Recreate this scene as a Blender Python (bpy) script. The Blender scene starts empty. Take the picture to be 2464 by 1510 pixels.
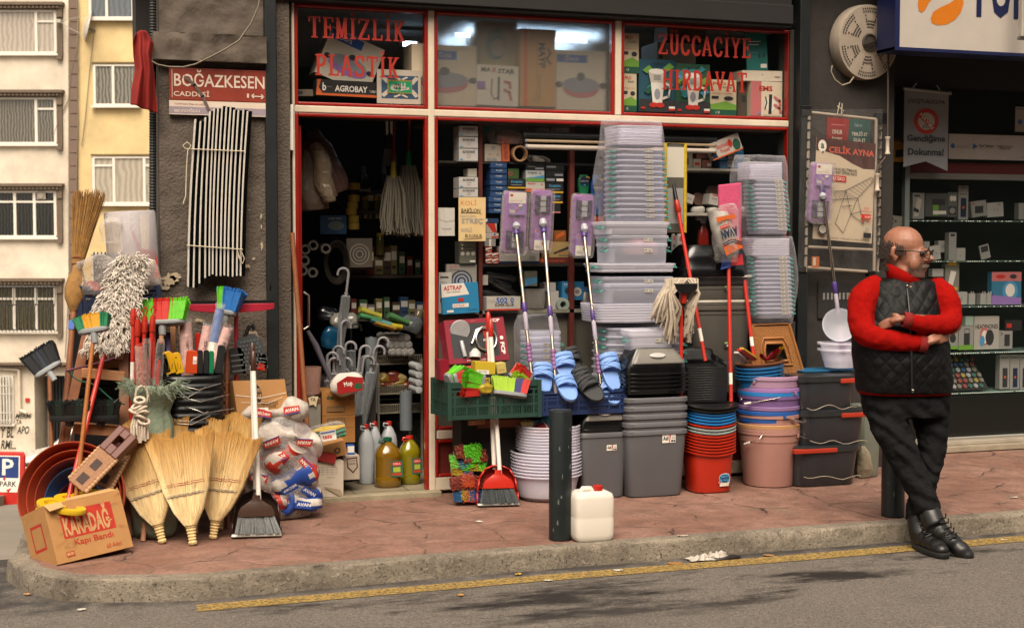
# shop front on a street corner: camera and light first, then ground, far buildings, shop, goods, neighbour shop, man
import bpy,bmesh,math,random
from mathutils import Vector,Matrix,Euler,noise
sc=bpy.context.scene
COL=sc.collection
RN=random.Random(11)
PI=math.pi
rad=math.radians
F,W2,H2,HOR=3400.0,1232.0,755.0,588.0
YAW,PITCH=rad(18.8),math.atan((H2-HOR)/F)
FW0=Vector((math.sin(YAW),math.cos(YAW),0))
CAM=Vector((0,0,1.50))-FW0*8.64
RT=Vector((math.cos(YAW),-math.sin(YAW),0))
FW=Vector((FW0.x*math.cos(PITCH),FW0.y*math.cos(PITCH),-math.sin(PITCH)))
UP=RT.cross(FW)
cd=bpy.data.cameras.new('camera')
cam=bpy.data.objects.new('camera',cd)
COL.objects.link(cam)
cam.location=CAM
cam.rotation_euler=(PI/2-PITCH,0,-YAW)
cd.sensor_width=36
cd.lens=F/2464*36
cd.clip_end=400
cd.dof.use_dof=True
cd.dof.focus_distance=8.2
cd.dof.aperture_fstop=5.6
sc.camera=cam
wd=bpy.data.worlds.new('World')
sc.world=wd
wd.use_nodes=True
nt=wd.node_tree
bg=nt.nodes['Background']
sk=nt.nodes.new('ShaderNodeTexSky')
sk.sky_type='NISHITA'
sk.sun_disc=False
SUN_EL,SUN_ROT=rad(55),rad(203)
sk.sun_elevation=SUN_EL
sk.sun_rotation=SUN_ROT
sk.dust_density=4
sk.air_density=1.0
hs=nt.nodes.new('ShaderNodeHueSaturation')
hs.inputs['Saturation'].default_value=0.25
nt.links.new(sk.outputs[0],hs.inputs['Color'])
mxw=nt.nodes.new('ShaderNodeMix')
mxw.data_type='RGBA'
mxw.blend_type='MULTIPLY'
mxw.inputs[0].default_value=1
mxw.inputs[7].default_value=(1.0,0.9,0.77,1)
nt.links.new(hs.outputs[0],mxw.inputs[6])
nt.links.new(mxw.outputs[2],bg.inputs['Color'])
bg.inputs['Strength'].default_value=0.11
sl=bpy.data.lights.new('sun','SUN')
sl.energy=2.3
sl.angle=rad(45)
sl.color=(1.0,0.88,0.73)
so=bpy.data.objects.new('sun',sl)
COL.objects.link(so)
sd=Vector((math.sin(SUN_ROT)*math.cos(SUN_EL),math.cos(SUN_ROT)*math.cos(SUN_EL),math.sin(SUN_EL)))
so.rotation_euler=(-sd).to_track_quat('-Z','Y').to_euler()
sc.view_settings.view_transform='Standard'
sc.view_settings.look='None'
sc.view_settings.gamma=1
sc.view_settings.exposure=0.98
sc.cycles.use_denoising=True
sc.cycles.max_bounces=8
sc.cycles.transparent_max_bounces=28
sc.cycles.glossy_bounces=3
sc.cycles.transmission_bounces=6
sc.cycles.caustics_reflective=False
sc.cycles.caustics_refractive=False
sc.cycles.sample_clamp_indirect=4
CR={'A':(.3587,0,0),'B':(.2590,0,511.3),'C':(.3187,150.4,541.4),'D':(.3984,0,842.2),'E':(.2789,270.7,932.4),'F':(.478,300.8,0),'G':(.1992,691.8,0),'H':(.1992,1022.7,0),'I':(.1992,1461.8,0),'J':(.3188,691.8,264.7),'K':(.3467,691.8,691.8),'L':(.2391,1034.7,276.7),'M':(.2788,1034.7,601.6),'N':(.3585,1431.7,264.7),'O':(.3585,1431.7,601.6),'Q':(.3783,1034.7,752),'R':(.3187,1431.7,782),'S':(.3985,1895,0),'T':(.5579,1895,541.4),'U':(.287,2015.3,529.4),'V':(.5,0,1143),'W':(.5,1232,1082.8),'X':(.4382,0,601.6),'Y':(.3187,2105.5,180.5),'Z':(.3187,2075.5,902.4)}
def q(k,x,y):
 s,a,b=CR[k]
 return(a+s*x,b+s*y)
def ray(px,py):
 return FW+RT*((px-W2)/F)+UP*((H2-py)/F)
def PY(px,py,y):
 d=ray(px,py)
 return CAM+d*((y-CAM.y)/d.y)
def PZ(px,py,z=0.0):
 d=ray(px,py)
 return CAM+d*((z-CAM.z)/d.z)
def PD(px,py,dist):
 d=ray(px,py)
 return CAM+d*dist
def V(*a):
 return Vector(a)
def hx(h):
 h=h.lstrip('#')
 c=[int(h[i:i+2],16)/255 for i in(0,2,4)]
 return tuple(x/12.92 if x<=.04045 else((x+.055)/1.055)**2.4 for x in c)
MC={}
def mk(col,rough=.5,metal=0.0,var=.14,vs=6.0,bump=0.0,bs=60.0,spec=.5,coat=0.0,emit=0.0,name=None,world=False,sheen=0.0,trans=0.0):
 key=(col,rough,metal,var,vs,bump,bs,spec,coat,emit,world,sheen,trans)
 if key in MC:
  return MC[key]
 m=bpy.data.materials.new(name or 'surface')
 m.use_nodes=True
 n,l=m.node_tree.nodes,m.node_tree.links
 p=n['Principled BSDF']
 c=hx(col)if isinstance(col,str)else col
 p.inputs['Roughness'].default_value=rough
 p.inputs['Metallic'].default_value=metal
 p.inputs['Specular IOR Level'].default_value=spec
 p.inputs['Coat Weight'].default_value=coat
 p.inputs['Sheen Weight'].default_value=sheen
 p.inputs['Transmission Weight'].default_value=trans
 if emit:
  p.inputs['Emission Color'].default_value=(*c,1)
  p.inputs['Emission Strength'].default_value=emit
 tc=n.new('ShaderNodeTexCoord')
 if world:
  tc=n.new('ShaderNodeNewGeometry')
  co=tc.outputs['Position']
 else:
  co=tc.outputs['Object']
 if var:
  no=n.new('ShaderNodeTexNoise')
  no.inputs['Scale'].default_value=vs
  no.inputs['Detail'].default_value=5
  no.inputs['Roughness'].default_value=.65
  l.new(co,no.inputs['Vector'])
  mr=n.new('ShaderNodeMapRange')
  mr.inputs[1].default_value=.28
  mr.inputs[2].default_value=.72
  mr.inputs[3].default_value=1-var
  mr.inputs[4].default_value=1+var
  l.new(no.outputs[0],mr.inputs[0])
  mx=n.new('ShaderNodeMix')
  mx.data_type='RGBA'
  mx.blend_type='MULTIPLY'
  mx.inputs[0].default_value=1
  mx.inputs[6].default_value=(*c,1)
  l.new(mr.outputs[0],mx.inputs[7])
  l.new(mx.outputs[2],p.inputs['Base Color'])
  rr=n.new('ShaderNodeMapRange')
  rr.inputs[3].default_value=max(0,rough-.08)
  rr.inputs[4].default_value=min(1,rough+.08)
  l.new(no.outputs[0],rr.inputs[0])
  l.new(rr.outputs[0],p.inputs['Roughness'])
 else:
  p.inputs['Base Color'].default_value=(*c,1)
 if bump:
  nb=n.new('ShaderNodeTexNoise')
  nb.inputs['Scale'].default_value=bs
  nb.inputs['Detail'].default_value=4
  l.new(co,nb.inputs['Vector'])
  bp=n.new('ShaderNodeBump')
  bp.inputs['Strength'].default_value=bump
  bp.inputs['Distance'].default_value=.01
  l.new(nb.outputs[0],bp.inputs['Height'])
  l.new(bp.outputs[0],p.inputs['Normal'])
 MC[key]=m
 return m
def clear(tint,alpha,rough=.15,name='clear_plastic',bump=0.0,bs=30.0,edge=.5,tt=None):
 """thin see-through plastic or glass: mostly transparent, glossier towards grazing angles"""
 key=('clear',tint,alpha,rough,bump,bs,edge,tt)
 if key in MC:
  return MC[key]
 m=bpy.data.materials.new(name)
 m.use_nodes=True
 n,l=m.node_tree.nodes,m.node_tree.links
 p=n['Principled BSDF']
 c=hx(tint)
 p.inputs['Base Color'].default_value=(*c,1)
 p.inputs['Roughness'].default_value=rough
 tr=n.new('ShaderNodeBsdfTransparent')
 t=(tt,)*3 if tt else tuple(.55+.45*x for x in c)
 tr.inputs[0].default_value=(*t,1)
 lw=n.new('ShaderNodeLayerWeight')
 lw.inputs[0].default_value=.35
 ma=n.new('ShaderNodeMath')
 ma.operation='MULTIPLY_ADD'
 ma.inputs[1].default_value=edge
 ma.inputs[2].default_value=alpha
 l.new(lw.outputs['Facing'],ma.inputs[0])
 if bump:
  tc=n.new('ShaderNodeTexCoord')
  nb=n.new('ShaderNodeTexNoise')
  nb.inputs['Scale'].default_value=bs
  nb.inputs['Detail'].default_value=3
  nb.inputs['Distortion'].default_value=1.2
  l.new(tc.outputs['Object'],nb.inputs['Vector'])
  bp=n.new('ShaderNodeBump')
  bp.inputs['Strength'].default_value=bump
  bp.inputs['Distance'].default_value=.02
  l.new(nb.outputs[0],bp.inputs['Height'])
  l.new(bp.outputs[0],p.inputs['Normal'])
  l.new(bp.outputs[0],lw.inputs['Normal'])
 cl=n.new('ShaderNodeClamp')
 l.new(ma.outputs[0],cl.inputs[0])
 mx=n.new('ShaderNodeMixShader')
 l.new(cl.outputs[0],mx.inputs[0])
 l.new(tr.outputs[0],mx.inputs[1])
 l.new(p.outputs[0],mx.inputs[2])
 l.new(mx.outputs[0],n['Material Output'].inputs[0])
 MC[key]=m
 return m
TXT={}
def tmesh(s,bold=0.0,res=2):
 k=(s,bold,res)
 if k in TXT:
  return TXT[k]
 cu=bpy.data.curves.new('t','FONT')
 cu.body=s
 cu.resolution_u=res
 cu.offset=bold
 ob=bpy.data.objects.new('t',cu)
 COL.objects.link(ob)
 dg=bpy.context.evaluated_depsgraph_get()
 me=bpy.data.meshes.new_from_object(ob.evaluated_get(dg))
 vs=[(v.co.x,v.co.y)for v in me.vertices]
 fs=[tuple(p.vertices)for p in me.polygons]
 bpy.data.objects.remove(ob)
 bpy.data.curves.remove(cu)
 bpy.data.meshes.remove(me)
 if vs:
  x0,x1=min(v[0]for v in vs),max(v[0]for v in vs)
  y0,y1=min(v[1]for v in vs),max(v[1]for v in vs)
  vs=[((x-x0)/max(x1-x0,1e-6),(y-y0)/max(y1-y0,1e-6))for x,y in vs]
 TXT[k]=(vs,fs)
 return TXT[k]
def ell(w,d,z,n=20,e=2.0,cx=0,cy=0,ph=0):
 """ring of a superellipse; e=2 round, 5 rounded rectangle"""
 o=[]
 for i in range(n):
  t=2*PI*i/n+ph
  c,s=math.cos(t),math.sin(t)
  o.append(V(cx+w*math.copysign(abs(c)**(2/e),c),cy+d*math.copysign(abs(s)**(2/e),s),z))
 return o
class MB:
 def __init__(s):
  s.v,s.f,s.m,s.cur,s.X=[],[],[],0,None
 def add(s,vs,fs):
  b=len(s.v)
  if s.X is not None:
   vs=[s.X@Vector(v)for v in vs]
  s.v+=[tuple(v)for v in vs]
  s.f+=[tuple(i+b for i in f)for f in fs]
  s.m+=[s.cur]*len(fs)
  return s
 def box(s,x0,y0,z0,x1,y1,z1):
  return s.add([(x0,y0,z0),(x1,y0,z0),(x1,y1,z0),(x0,y1,z0),(x0,y0,z1),(x1,y0,z1),(x1,y1,z1),(x0,y1,z1)],[(0,3,2,1),(4,5,6,7),(0,1,5,4),(1,2,6,5),(2,3,7,6),(3,0,4,7)])
 def cb(s,c,sx,sy,sz):
  return s.box(c[0]-sx/2,c[1]-sy/2,c[2]-sz/2,c[0]+sx/2,c[1]+sy/2,c[2]+sz/2)
 def bar(s,a,b,w,t,up=(0,0,1)):
  """rectangular bar from a to b, w across, t along up"""
  a,b=Vector(a),Vector(b)
  d=(b-a).normalized()
  sd_=d.cross(Vector(up))
  if sd_.length<1e-4:
   sd_=d.cross(Vector((0,1,0)))
  sd_.normalize()
  u=sd_.cross(d).normalized()
  x,z=sd_*w/2,u*t/2
  return s.add([a-x-z,a+x-z,a+x+z,a-x+z,b-x-z,b+x-z,b+x+z,b-x+z],[(0,1,2,3),(4,7,6,5),(0,4,5,1),(1,5,6,2),(2,6,7,3),(3,7,4,0)])
 def loft(s,rings,cap0=True,cap1=True,closed=False):
  n=len(rings[0])
  vs=[p for r in rings for p in r]
  fs=[]
  L=len(rings)
  for i in range(L if closed else L-1):
   j=(i+1)%L
   for k in range(n):
    k2=(k+1)%n
    fs.append((i*n+k,i*n+k2,j*n+k2,j*n+k))
  if not closed:
   if cap0:
    fs.append(tuple(reversed(range(n))))
   if cap1:
    fs.append(tuple(range((L-1)*n,L*n)))
  return s.add(vs,fs)
 def tube(s,pts,r,n=8,closed=False,caps=True,flat=1.0):
  pts=[Vector(p)for p in pts]
  L=len(pts)
  rs=r if isinstance(r,(list,tuple))else[r]*L
  rings=[]
  prev=None
  for i,p in enumerate(pts):
   if closed:
    d=pts[(i+1)%L]-pts[i-1]
   else:
    d=pts[min(i+1,L-1)]-pts[max(i-1,0)]
   d.normalize()
   if prev is None:
    a=Vector((0,0,1))if abs(d.z)<.9 else Vector((0,1,0))
    u=d.cross(a).normalized()
   else:
    u=(prev-d*prev.dot(d)).normalized()
   prev=u
   w=d.cross(u)
   rings.append([p+(u*math.cos(2*PI*k/n)+w*math.sin(2*PI*k/n)*flat)*rs[i]for k in range(n)])
  return s.loft(rings,caps,caps,closed)
 def cyl(s,a,b,r,r2=None,n=14,caps=True):
  return s.tube([a,b],[r,r if r2 is None else r2],n,caps=caps)
 def lathe(s,prof,n=24,e=2.0,sx=1.0,sy=1.0,c=(0,0,0),cap0=True,cap1=False):
  return s.loft([[p+Vector(c)for p in ell(r*sx,r*sy,z,n,e)]for r,z in prof],cap0,cap1)
 def sphere(s,c,r,n=14,sc_=(1,1,1)):
  m=n//2+1
  rings=[]
  for i in range(1,m):
   t=PI*i/m
   rings.append([Vector(c)+Vector((r*sc_[0]*math.sin(t)*math.cos(2*PI*k/n),r*sc_[1]*math.sin(t)*math.sin(2*PI*k/n),-r*sc_[2]*math.cos(t)))for k in range(n)])
  return s.loft(rings)
 def grid(s,fn,nu,nv):
  vs=[fn(i/nu,j/nv)for j in range(nv+1)for i in range(nu+1)]
  w=nu+1
  return s.add(vs,[(j*w+i,j*w+i+1,(j+1)*w+i+1,(j+1)*w+i)for j in range(nv)for i in range(nu)])
 def prism(s,pts,y0,y1):
  """outline in x,z extruded from y0 to y1"""
  n=len(pts)
  vs=[(p[0],y0,p[1])for p in pts]+[(p[0],y1,p[1])for p in pts]
  fs=[tuple(range(n)),tuple(reversed(range(n,2*n)))]
  fs+=[(i,i+n,(i+1)%n+n,(i+1)%n)for i in range(n)]
  return s.add(vs,fs)
 def poly(s,pts,y):
  return s.add([(p[0],y,p[1])for p in pts],[tuple(range(len(pts)))])
 def text(s,t,x0,z0,w,h,y=0,bold=0.0,rot=0,res=2,slant=0.0):
  """words filling the rectangle x0..x0+w, z0..z0+h, facing -y; rot in quarter turns"""
  vs,fs=tmesh(t,bold,res)
  out=[]
  for a,b in vs:
   a2=a+slant*b
   if rot==1:
    a2,b=1-b,a2
   elif rot==3:
    a2,b=b,1-a2
   elif rot==2:
    a2,b=1-a2,1-b
   out.append((x0+w*a2,y,z0+h*b))
  return s.add(out,fs)
 def prints(s,L,w,h,y=0.0,x0=0.0,z0=0.0,mats=None,step=.0005):
  """flat printing on a face: u,v in 0..1; ('r',u0,v0,u1,v1,m) ('t',text,u0,v0,u1,v1,m[,bold,rot]) ('e',u,v,ru,rv,m) ('p',[(u,v)],m)"""
  keep=s.cur
  for i,p in enumerate(L):
   yy=y-step*(i+1)
   k=p[0]
   def mi(m):
    if m not in mats:
     mats.append(m)
    s.cur=mats.index(m)
   if k=='r':
    mi(p[5])
    s.poly([(x0+w*p[1],z0+h*p[2]),(x0+w*p[3],z0+h*p[2]),(x0+w*p[3],z0+h*p[4]),(x0+w*p[1],z0+h*p[4])],yy)
   elif k=='t':
    mi(p[6])
    s.text(p[1],x0+w*p[2],z0+h*p[3],w*(p[4]-p[2]),h*(p[5]-p[3]),yy,p[7]if len(p)>7 else 0.0,p[8]if len(p)>8 else 0)
   elif k=='e':
    mi(p[5])
    s.poly([(x0+w*(p[1]+p[3]*math.cos(2*PI*a/20)),z0+h*(p[2]+p[4]*math.sin(2*PI*a/20)))for a in range(20)],yy)
   elif k=='p':
    mi(p[2])
    s.poly([(x0+w*a,z0+h*b)for a,b in p[1]],yy)
   elif k=='l':
    mi(p[3])
    pts=[Vector((x0+w*a,0,z0+h*b))for a,b in p[1]]
    for A,Bq in zip(pts,pts[1:]):
     d=(Bq-A)
     if d.length<1e-6:
      continue
     d.normalize()
     nn=Vector((-d.z,0,d.x))*p[2]/2
     A2,B2=A-d*p[2]*.3,Bq+d*p[2]*.3
     s.add([V(*(A2+nn))+V(0,yy,0),V(*(A2-nn))+V(0,yy,0),V(*(B2-nn))+V(0,yy,0),V(*(B2+nn))+V(0,yy,0)],[(0,1,2,3)])
  s.cur=keep
  return s
 def build(s,name,mats,parent=None,smooth=0,bev=0.0,loc=None,rot=None,sub=0,solid=0.0,remesh=0.0,disp=None,fix=False,rsm=6):
  me=bpy.data.meshes.new(name)
  me.from_pydata(s.v,[],s.f)
  if not isinstance(mats,(list,tuple)):
   mats=[mats]
  for m in mats:
   me.materials.append(m)
  if len(mats)>1:
   me.polygons.foreach_set('material_index',s.m)
  if fix:
   bm=bmesh.new()
   bm.from_mesh(me)
   bmesh.ops.recalc_face_normals(bm,faces=bm.faces)
   bm.to_mesh(me)
   bm.free()
  if smooth:
   me.polygons.foreach_set('use_smooth',[True]*len(me.polygons))
   if smooth<170:
    me.set_sharp_from_angle(angle=rad(smooth))
  me.update()
  o=bpy.data.objects.new(name,me)
  COL.objects.link(o)
  if parent is not None:
   o.parent=parent
  if loc is not None:
   o.location=loc
  if rot is not None:
   o.rotation_euler=rot
  if solid:
   md=o.modifiers.new('solid','SOLIDIFY')
   md.thickness=solid
   md.offset=0
  if bev:
   md=o.modifiers.new('bevel','BEVEL')
   md.width=bev
   md.segments=2
   md.limit_method='ANGLE'
   md.angle_limit=rad(40)
  if remesh:
   md=o.modifiers.new('remesh','REMESH')
   md.mode='VOXEL'
   md.voxel_size=remesh
   md.use_smooth_shade=True
   if rsm:
    md=o.modifiers.new('smooth','SMOOTH')
    md.iterations=rsm
    md.factor=.5
  if sub:
   md=o.modifiers.new('sub','SUBSURF')
   md.levels=md.render_levels=sub
  if disp:
   tx=bpy.data.textures.new('t','CLOUDS')
   tx.noise_scale=disp[1]
   tx.noise_depth=2
   md=o.modifiers.new('disp','DISPLACE')
   md.texture=tx
   md.strength=disp[0]
   md.mid_level=.5
   md.texture_coords='LOCAL'
  return o
def tag(o,label,cat,group=None):
 o['label']=label
 o['category']=cat
 if group:
  o['group']=group
 return o
def struct(o,kind='structure'):
 o['kind']=kind
 return o
def E(name,loc,label,cat,group=None,rot=(0,0,0)):
 o=bpy.data.objects.new(name,None)
 COL.objects.link(o)
 o.location=loc
 o.rotation_euler=rot
 o.empty_display_size=.1
 return tag(o,label,cat,group)
def dup(o,label=None,loc=None,rot=None,scale=None,parent=None,top=True):
 c=o.copy()
 COL.objects.link(c)
 if parent is not None:
  c.parent=parent
 if loc is not None:
  c.location=loc
 if rot is not None:
  c.rotation_euler=rot
 if scale is not None:
  c.scale=scale
 if label:
  c['label']=label
 for ch in list(o.children):
  dup(ch,parent=c)
 return c
ORD=['first','second','third','fourth','fifth','sixth','seventh','eighth','ninth','tenth','eleventh','twelfth','thirteenth','fourteenth','fifteenth','sixteenth']
def lerp(a,b,t):
 return a+(b-a)*t
WHITE=mk('#d8d2c8',.5,var=.06)
CREAMW=mk('#cfc3b2',.6,var=.08)
BLACK=mk('#0b0b0c',.4,var=.2)
DKTXT=mk('#17171a',.6,var=0)
REDTXT=mk('#b5200f',.5,var=0)
CARD=mk('#a87a48',.8,var=.1,vs=9,bump=.15,bs=30)
CARDL=mk('#b98f5f',.8,var=.1,vs=9,bump=.15,bs=30)
CHROME=mk('#c8c4bc',.22,1.0,var=.05)
STEEL=mk('#8a8a88',.35,1.0,var=.1)
LABEL=mk('#d9d4c9',.6,var=.03)
BLUE=mk('#1f4f9e',.45,var=.06)
FILM=clear('#e8e4e0',.06,.06,'plastic_film',bump=1.0,bs=16,edge=.45)
def rect(px0,py0,px1,py1,y=0.0):
 """pixel rectangle on the plane at depth y -> x0, z0, x1, z1"""
 mx_,my_=(px0+px1)/2,(py0+py1)/2
 return PY(px0,my_,y).x,PY(mx_,py1,y).z,PY(px1,my_,y).x,PY(mx_,py0,y).z
def rq(k,a,b,c,d,y=0.0):
 p,r=q(k,a,b),q(k,c,d)
 return rect(p[0],p[1],r[0],r[1],y)
def ground_mat(kind):
 m=bpy.data.materials.new(kind)
 m.use_nodes=True
 n,l=m.node_tree.nodes,m.node_tree.links
 p=n['Principled BSDF']
 g=n.new('ShaderNodeNewGeometry').outputs['Position']
 def noi(sc_,det=6,ro=.65,vec=None,dist=0):
  a=n.new('ShaderNodeTexNoise')
  a.inputs['Scale'].default_value=sc_
  a.inputs['Detail'].default_value=det
  a.inputs['Roughness'].default_value=ro
  a.inputs['Distortion'].default_value=dist
  l.new(vec or g,a.inputs['Vector'])
  return a.outputs[0]
 def ramp(x,a,b,c=0.0,d=1.0):
  r=n.new('ShaderNodeMapRange')
  for i,v in enumerate((a,b,c,d)):
   r.inputs[i+1].default_value=v
  l.new(x,r.inputs[0])
  return r.outputs[0]
 def mixc(f,a,b,bl='MIX'):
  x=n.new('ShaderNodeMix')
  x.data_type='RGBA'
  x.blend_type=bl
  if isinstance(f,float):
   x.inputs[0].default_value=f
  else:
   l.new(f,x.inputs[0])
  for i,c in((6,a),(7,b)):
   if isinstance(c,str):
    x.inputs[i].default_value=(*hx(c),1)
   else:
    l.new(c,x.inputs[i])
  return x.outputs[2]
 def mth(op,a,b):
  x=n.new('ShaderNodeMath')
  x.operation=op
  for i,v in enumerate((a,b)):
   if isinstance(v,(int,float)):
    x.inputs[i].default_value=v
   else:
    l.new(v,x.inputs[i])
  return x.outputs[0]
 def mapped(sx,sy,sz):
  x=n.new('ShaderNodeMapping')
  x.inputs['Scale'].default_value=(sx,sy,sz)
  l.new(g,x.inputs[0])
  return x.outputs[0]
 if kind=='stamped_concrete':
  base=mixc(ramp(noi(1.3),.35,.68),'#7b5546','#997668')
  base=mixc(ramp(noi(7,8,.7),.42,.7),base,'#63493d')
  base=mixc(ramp(noi(3.1,5),.58,.74,0,.6),base,'#7a6a5d')
  base=mixc(ramp(noi(45,6,.8),.45,.68,0,.55),base,'#3a2b24')
  base=mixc(ramp(noi(28,7,.8),.56,.7,0,.6),base,'#9a7f70')
  dv=n.new('ShaderNodeVectorMath')
  dv.operation='ADD'
  nv=n.new('ShaderNodeTexNoise')
  nv.inputs['Scale'].default_value=5
  nv.inputs['Detail'].default_value=4
  l.new(g,nv.inputs['Vector'])
  sv=n.new('ShaderNodeVectorMath')
  sv.operation='SCALE'
  sv.inputs['Scale'].default_value=.16
  l.new(nv.outputs['Color'],sv.inputs[0])
  l.new(g,dv.inputs[0])
  l.new(sv.outputs[0],dv.inputs[1])
  vo=n.new('ShaderNodeTexVoronoi')
  vo.feature='DISTANCE_TO_EDGE'
  vo.voronoi_dimensions='2D'
  vo.inputs['Scale'].default_value=2.3
  l.new(dv.outputs[0],vo.inputs['Vector'])
  cr=ramp(vo.outputs['Distance'],.004,.02,1,0)
  open_=ramp(noi(3.3,5),.46,.6)
  crk=mth('MULTIPLY',cr,open_)
  shallow=ramp(vo.outputs['Distance'],.0,.05,.45,0)
  col=mixc(crk,base,'#33231c')
  l.new(col,p.inputs['Base Color'])
  p.inputs['Roughness'].default_value=.72
  h=mth('ADD',mth('MULTIPLY',mth('MAXIMUM',crk,shallow),-1.2),mth('MULTIPLY',noi(14,6),.7))
 elif kind=='asphalt':
  base=mixc(ramp(noi(.9),.35,.65),'#4c4641','#5d5650')
  base=mixc(ramp(noi(160,2,.5),.42,.62),base,'#7a7168')
  base=mixc(ramp(noi(75,4,.8),.45,.7),base,'#37322e')
  base=mixc(ramp(noi(60,5,.85),.55,.66),base,'#94897b')
  st=ramp(noi(1.0,9,.78,mapped(.8,2.6,1)),.50,.60)
  band=n.new('ShaderNodeSeparateXYZ')
  l.new(g,band.inputs[0])
  yb=mth('MULTIPLY',ramp(band.outputs[1],-2.9,-2.5),ramp(band.outputs[1],-2.0,-1.85,1,0))
  st=mth('MULTIPLY',st,mth('MULTIPLY',yb,ramp(band.outputs[0],2.5,3.4,1,.3)))
  base=mixc(st,base,'#1d1a19')
  gut=mth('MULTIPLY',ramp(band.outputs[1],-1.86,-1.74),ramp(noi(4,5),.38,.55))
  base=mixc(mth('MULTIPLY',gut,.85),base,'#262220')
  pale=ramp(noi(1.0,8,.78,mapped(2.2,9,1)),.61,.68)
  base=mixc(mth('MULTIPLY',pale,mth('MULTIPLY',.75,ramp(band.outputs[1],-2.5,-2.35,1,0))),base,'#a39685')
  l.new(base,p.inputs['Base Color'])
  l.new(ramp(st,0,1,.85,.5),p.inputs['Roughness'])
  h=mth('ADD',mth('MULTIPLY',noi(150,3),.5),mth('MULTIPLY',noi(40,3),.35))
 else:
  base=mixc(ramp(noi(2.2),.35,.68),'#675d51','#938877')
  base=mixc(ramp(noi(9,8,.75),.5,.7,0,.8),base,'#4c443a')
  base=mixc(ramp(noi(30,5,.7),.55,.7,0,.7),base,'#a39885')
  base=mixc(ramp(noi(70,4,.8),.56,.64),base,'#2f2a25')
  l.new(base,p.inputs['Base Color'])
  p.inputs['Roughness'].default_value=.9
  h=mth('ADD',mth('MULTIPLY',noi(25,8,.75),1.6),mth('MULTIPLY',noi(90,3),.5))
 bp=n.new('ShaderNodeBump')
 bp.inputs['Strength'].default_value=.8
 bp.inputs['Distance'].default_value=.012
 l.new(h,bp.inputs['Height'])
 l.new(bp.outputs[0],p.inputs['Normal'])
 return m
KP=[PZ(*p)for p in((60,1318),(37,1328),(20,1345),(55,1371),(150,1391),(250,1394),(375,1393),(500,1389),(597,1379),(770,1364))]
KP=[V(-2.62,1.2,0),V(-2.80,.2,0)]+KP[1:]
KP+=[V(x,-1.69,0)for x in(-.6,0,.8,1.6,2.4,3.2,4.2,6,9,14,25,40)]
def resample(P,step):
 o=[P[0]]
 for a,b in zip(P,P[1:]):
  k=max(1,min(60,int((b-a).length/step)))
  o+=[a.lerp(b,(i+1)/k)for i in range(k)]
 return o
KP2=resample(KP,.025)
def inward(i):
 a,b=KP2[max(i-2,0)],KP2[min(i+2,len(KP2)-1)]
 d=(b-a).normalized()
 return V(-d.y,d.x,0)
mb=MB()
rings=[]
inner=[]
for i,p in enumerate(KP2):
 nrm=inward(i)
 ch=max(0,noise.noise(V(p.x*1.1,p.y*1.1,3.3))-.22)*.10*(1 if p.x<12 else 0)
 big=max(0,1-abs(p.x+1.52)/.13)*.05
 e=noise.noise(p*9)*.008+noise.noise(p*31)*.006
 ch+=big+(.03 if p.x<9 and int(p.x/.93+50)!=int((p.x+.026)/.93+50)else 0)
 row=[]
 for off,z in((-.010,-.125),(-.008+e,-.08),(-.005+e,-.05),(-.002+e+ch*.5,-.02),(.0+e+ch,-.006-ch*.6),(.009+ch,-.0005-ch*.4),(.05,0.0),(.095,.001),(.10,-.02)):
  row.append(p+nrm*off+V(0,0,z+(noise.noise(p*17+V(0,0,z*40))*.003 if z<0 else 0)))
 rings.append(row)
 inner.append(p+nrm*.092)
n_=len(rings[0])
mb.add([v for r in rings for v in r],[(i*n_+k,(i+1)*n_+k,(i+1)*n_+k+1,i*n_+k+1)for i in range(len(rings)-1)for k in range(n_-1)])
struct(mb.build('kerb',ground_mat('kerb_concrete'),smooth=50))
mb=MB()
ins=inner[::6]+[inner[-1]]
vs=[V(p.x,p.y,-.003)for p in ins]+[V(40,1.2,-.003),V(-2.5,1.2,-.003)]
mb.add(vs,[tuple(range(len(vs)))])
struct(mb.build('sidewalk',ground_mat('stamped_concrete')))
ASPH=ground_mat('asphalt')
mb=MB()
mb.add([(-60,-40,-.1),(60,-40,-.1),(60,-.6,-.1),(-60,-.6,-.1)],[(0,1,2,3)])
struct(mb.build('road',ASPH))
def hill(y):
 if y<-.6:
  return-.1
 t=y+.6
 return-.1-.155*t+(.0 if t<24 else(t-24)*.075)
mb=MB()
ys=[-.6,0,1,3,6,10,15,20,24,28,34,45,60]
mb.add([(x,y,hill(y))for y in ys for x in(-30,20)],[(2*i,2*i+1,2*i+3,2*i+2)for i in range(len(ys)-1)])
struct(mb.build('side_street',mk('#7d7469',.9,var=.2,vs=.8,bump=.3,bs=40,world=True)))
mb=MB()
pave=[(-8,6),(-4.4,8.5),(-3.5,11),(-3.2,14),(-2.9,20),(-2.6,26),(-12,26)]
vs=[V(x,y,hill(y)+.14)for x,y in pave]+[V(x,y,hill(y)-.05)for x,y in pave]
k=len(pave)
mb.add(vs,[tuple(range(k))]+[(i,i+k,(i+1)%k+k,(i+1)%k)for i in range(k)])
struct(mb.build('far_pavement',mk('#84715f',.9,var=.2,vs=2,bump=.3,bs=20,world=True)))
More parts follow.
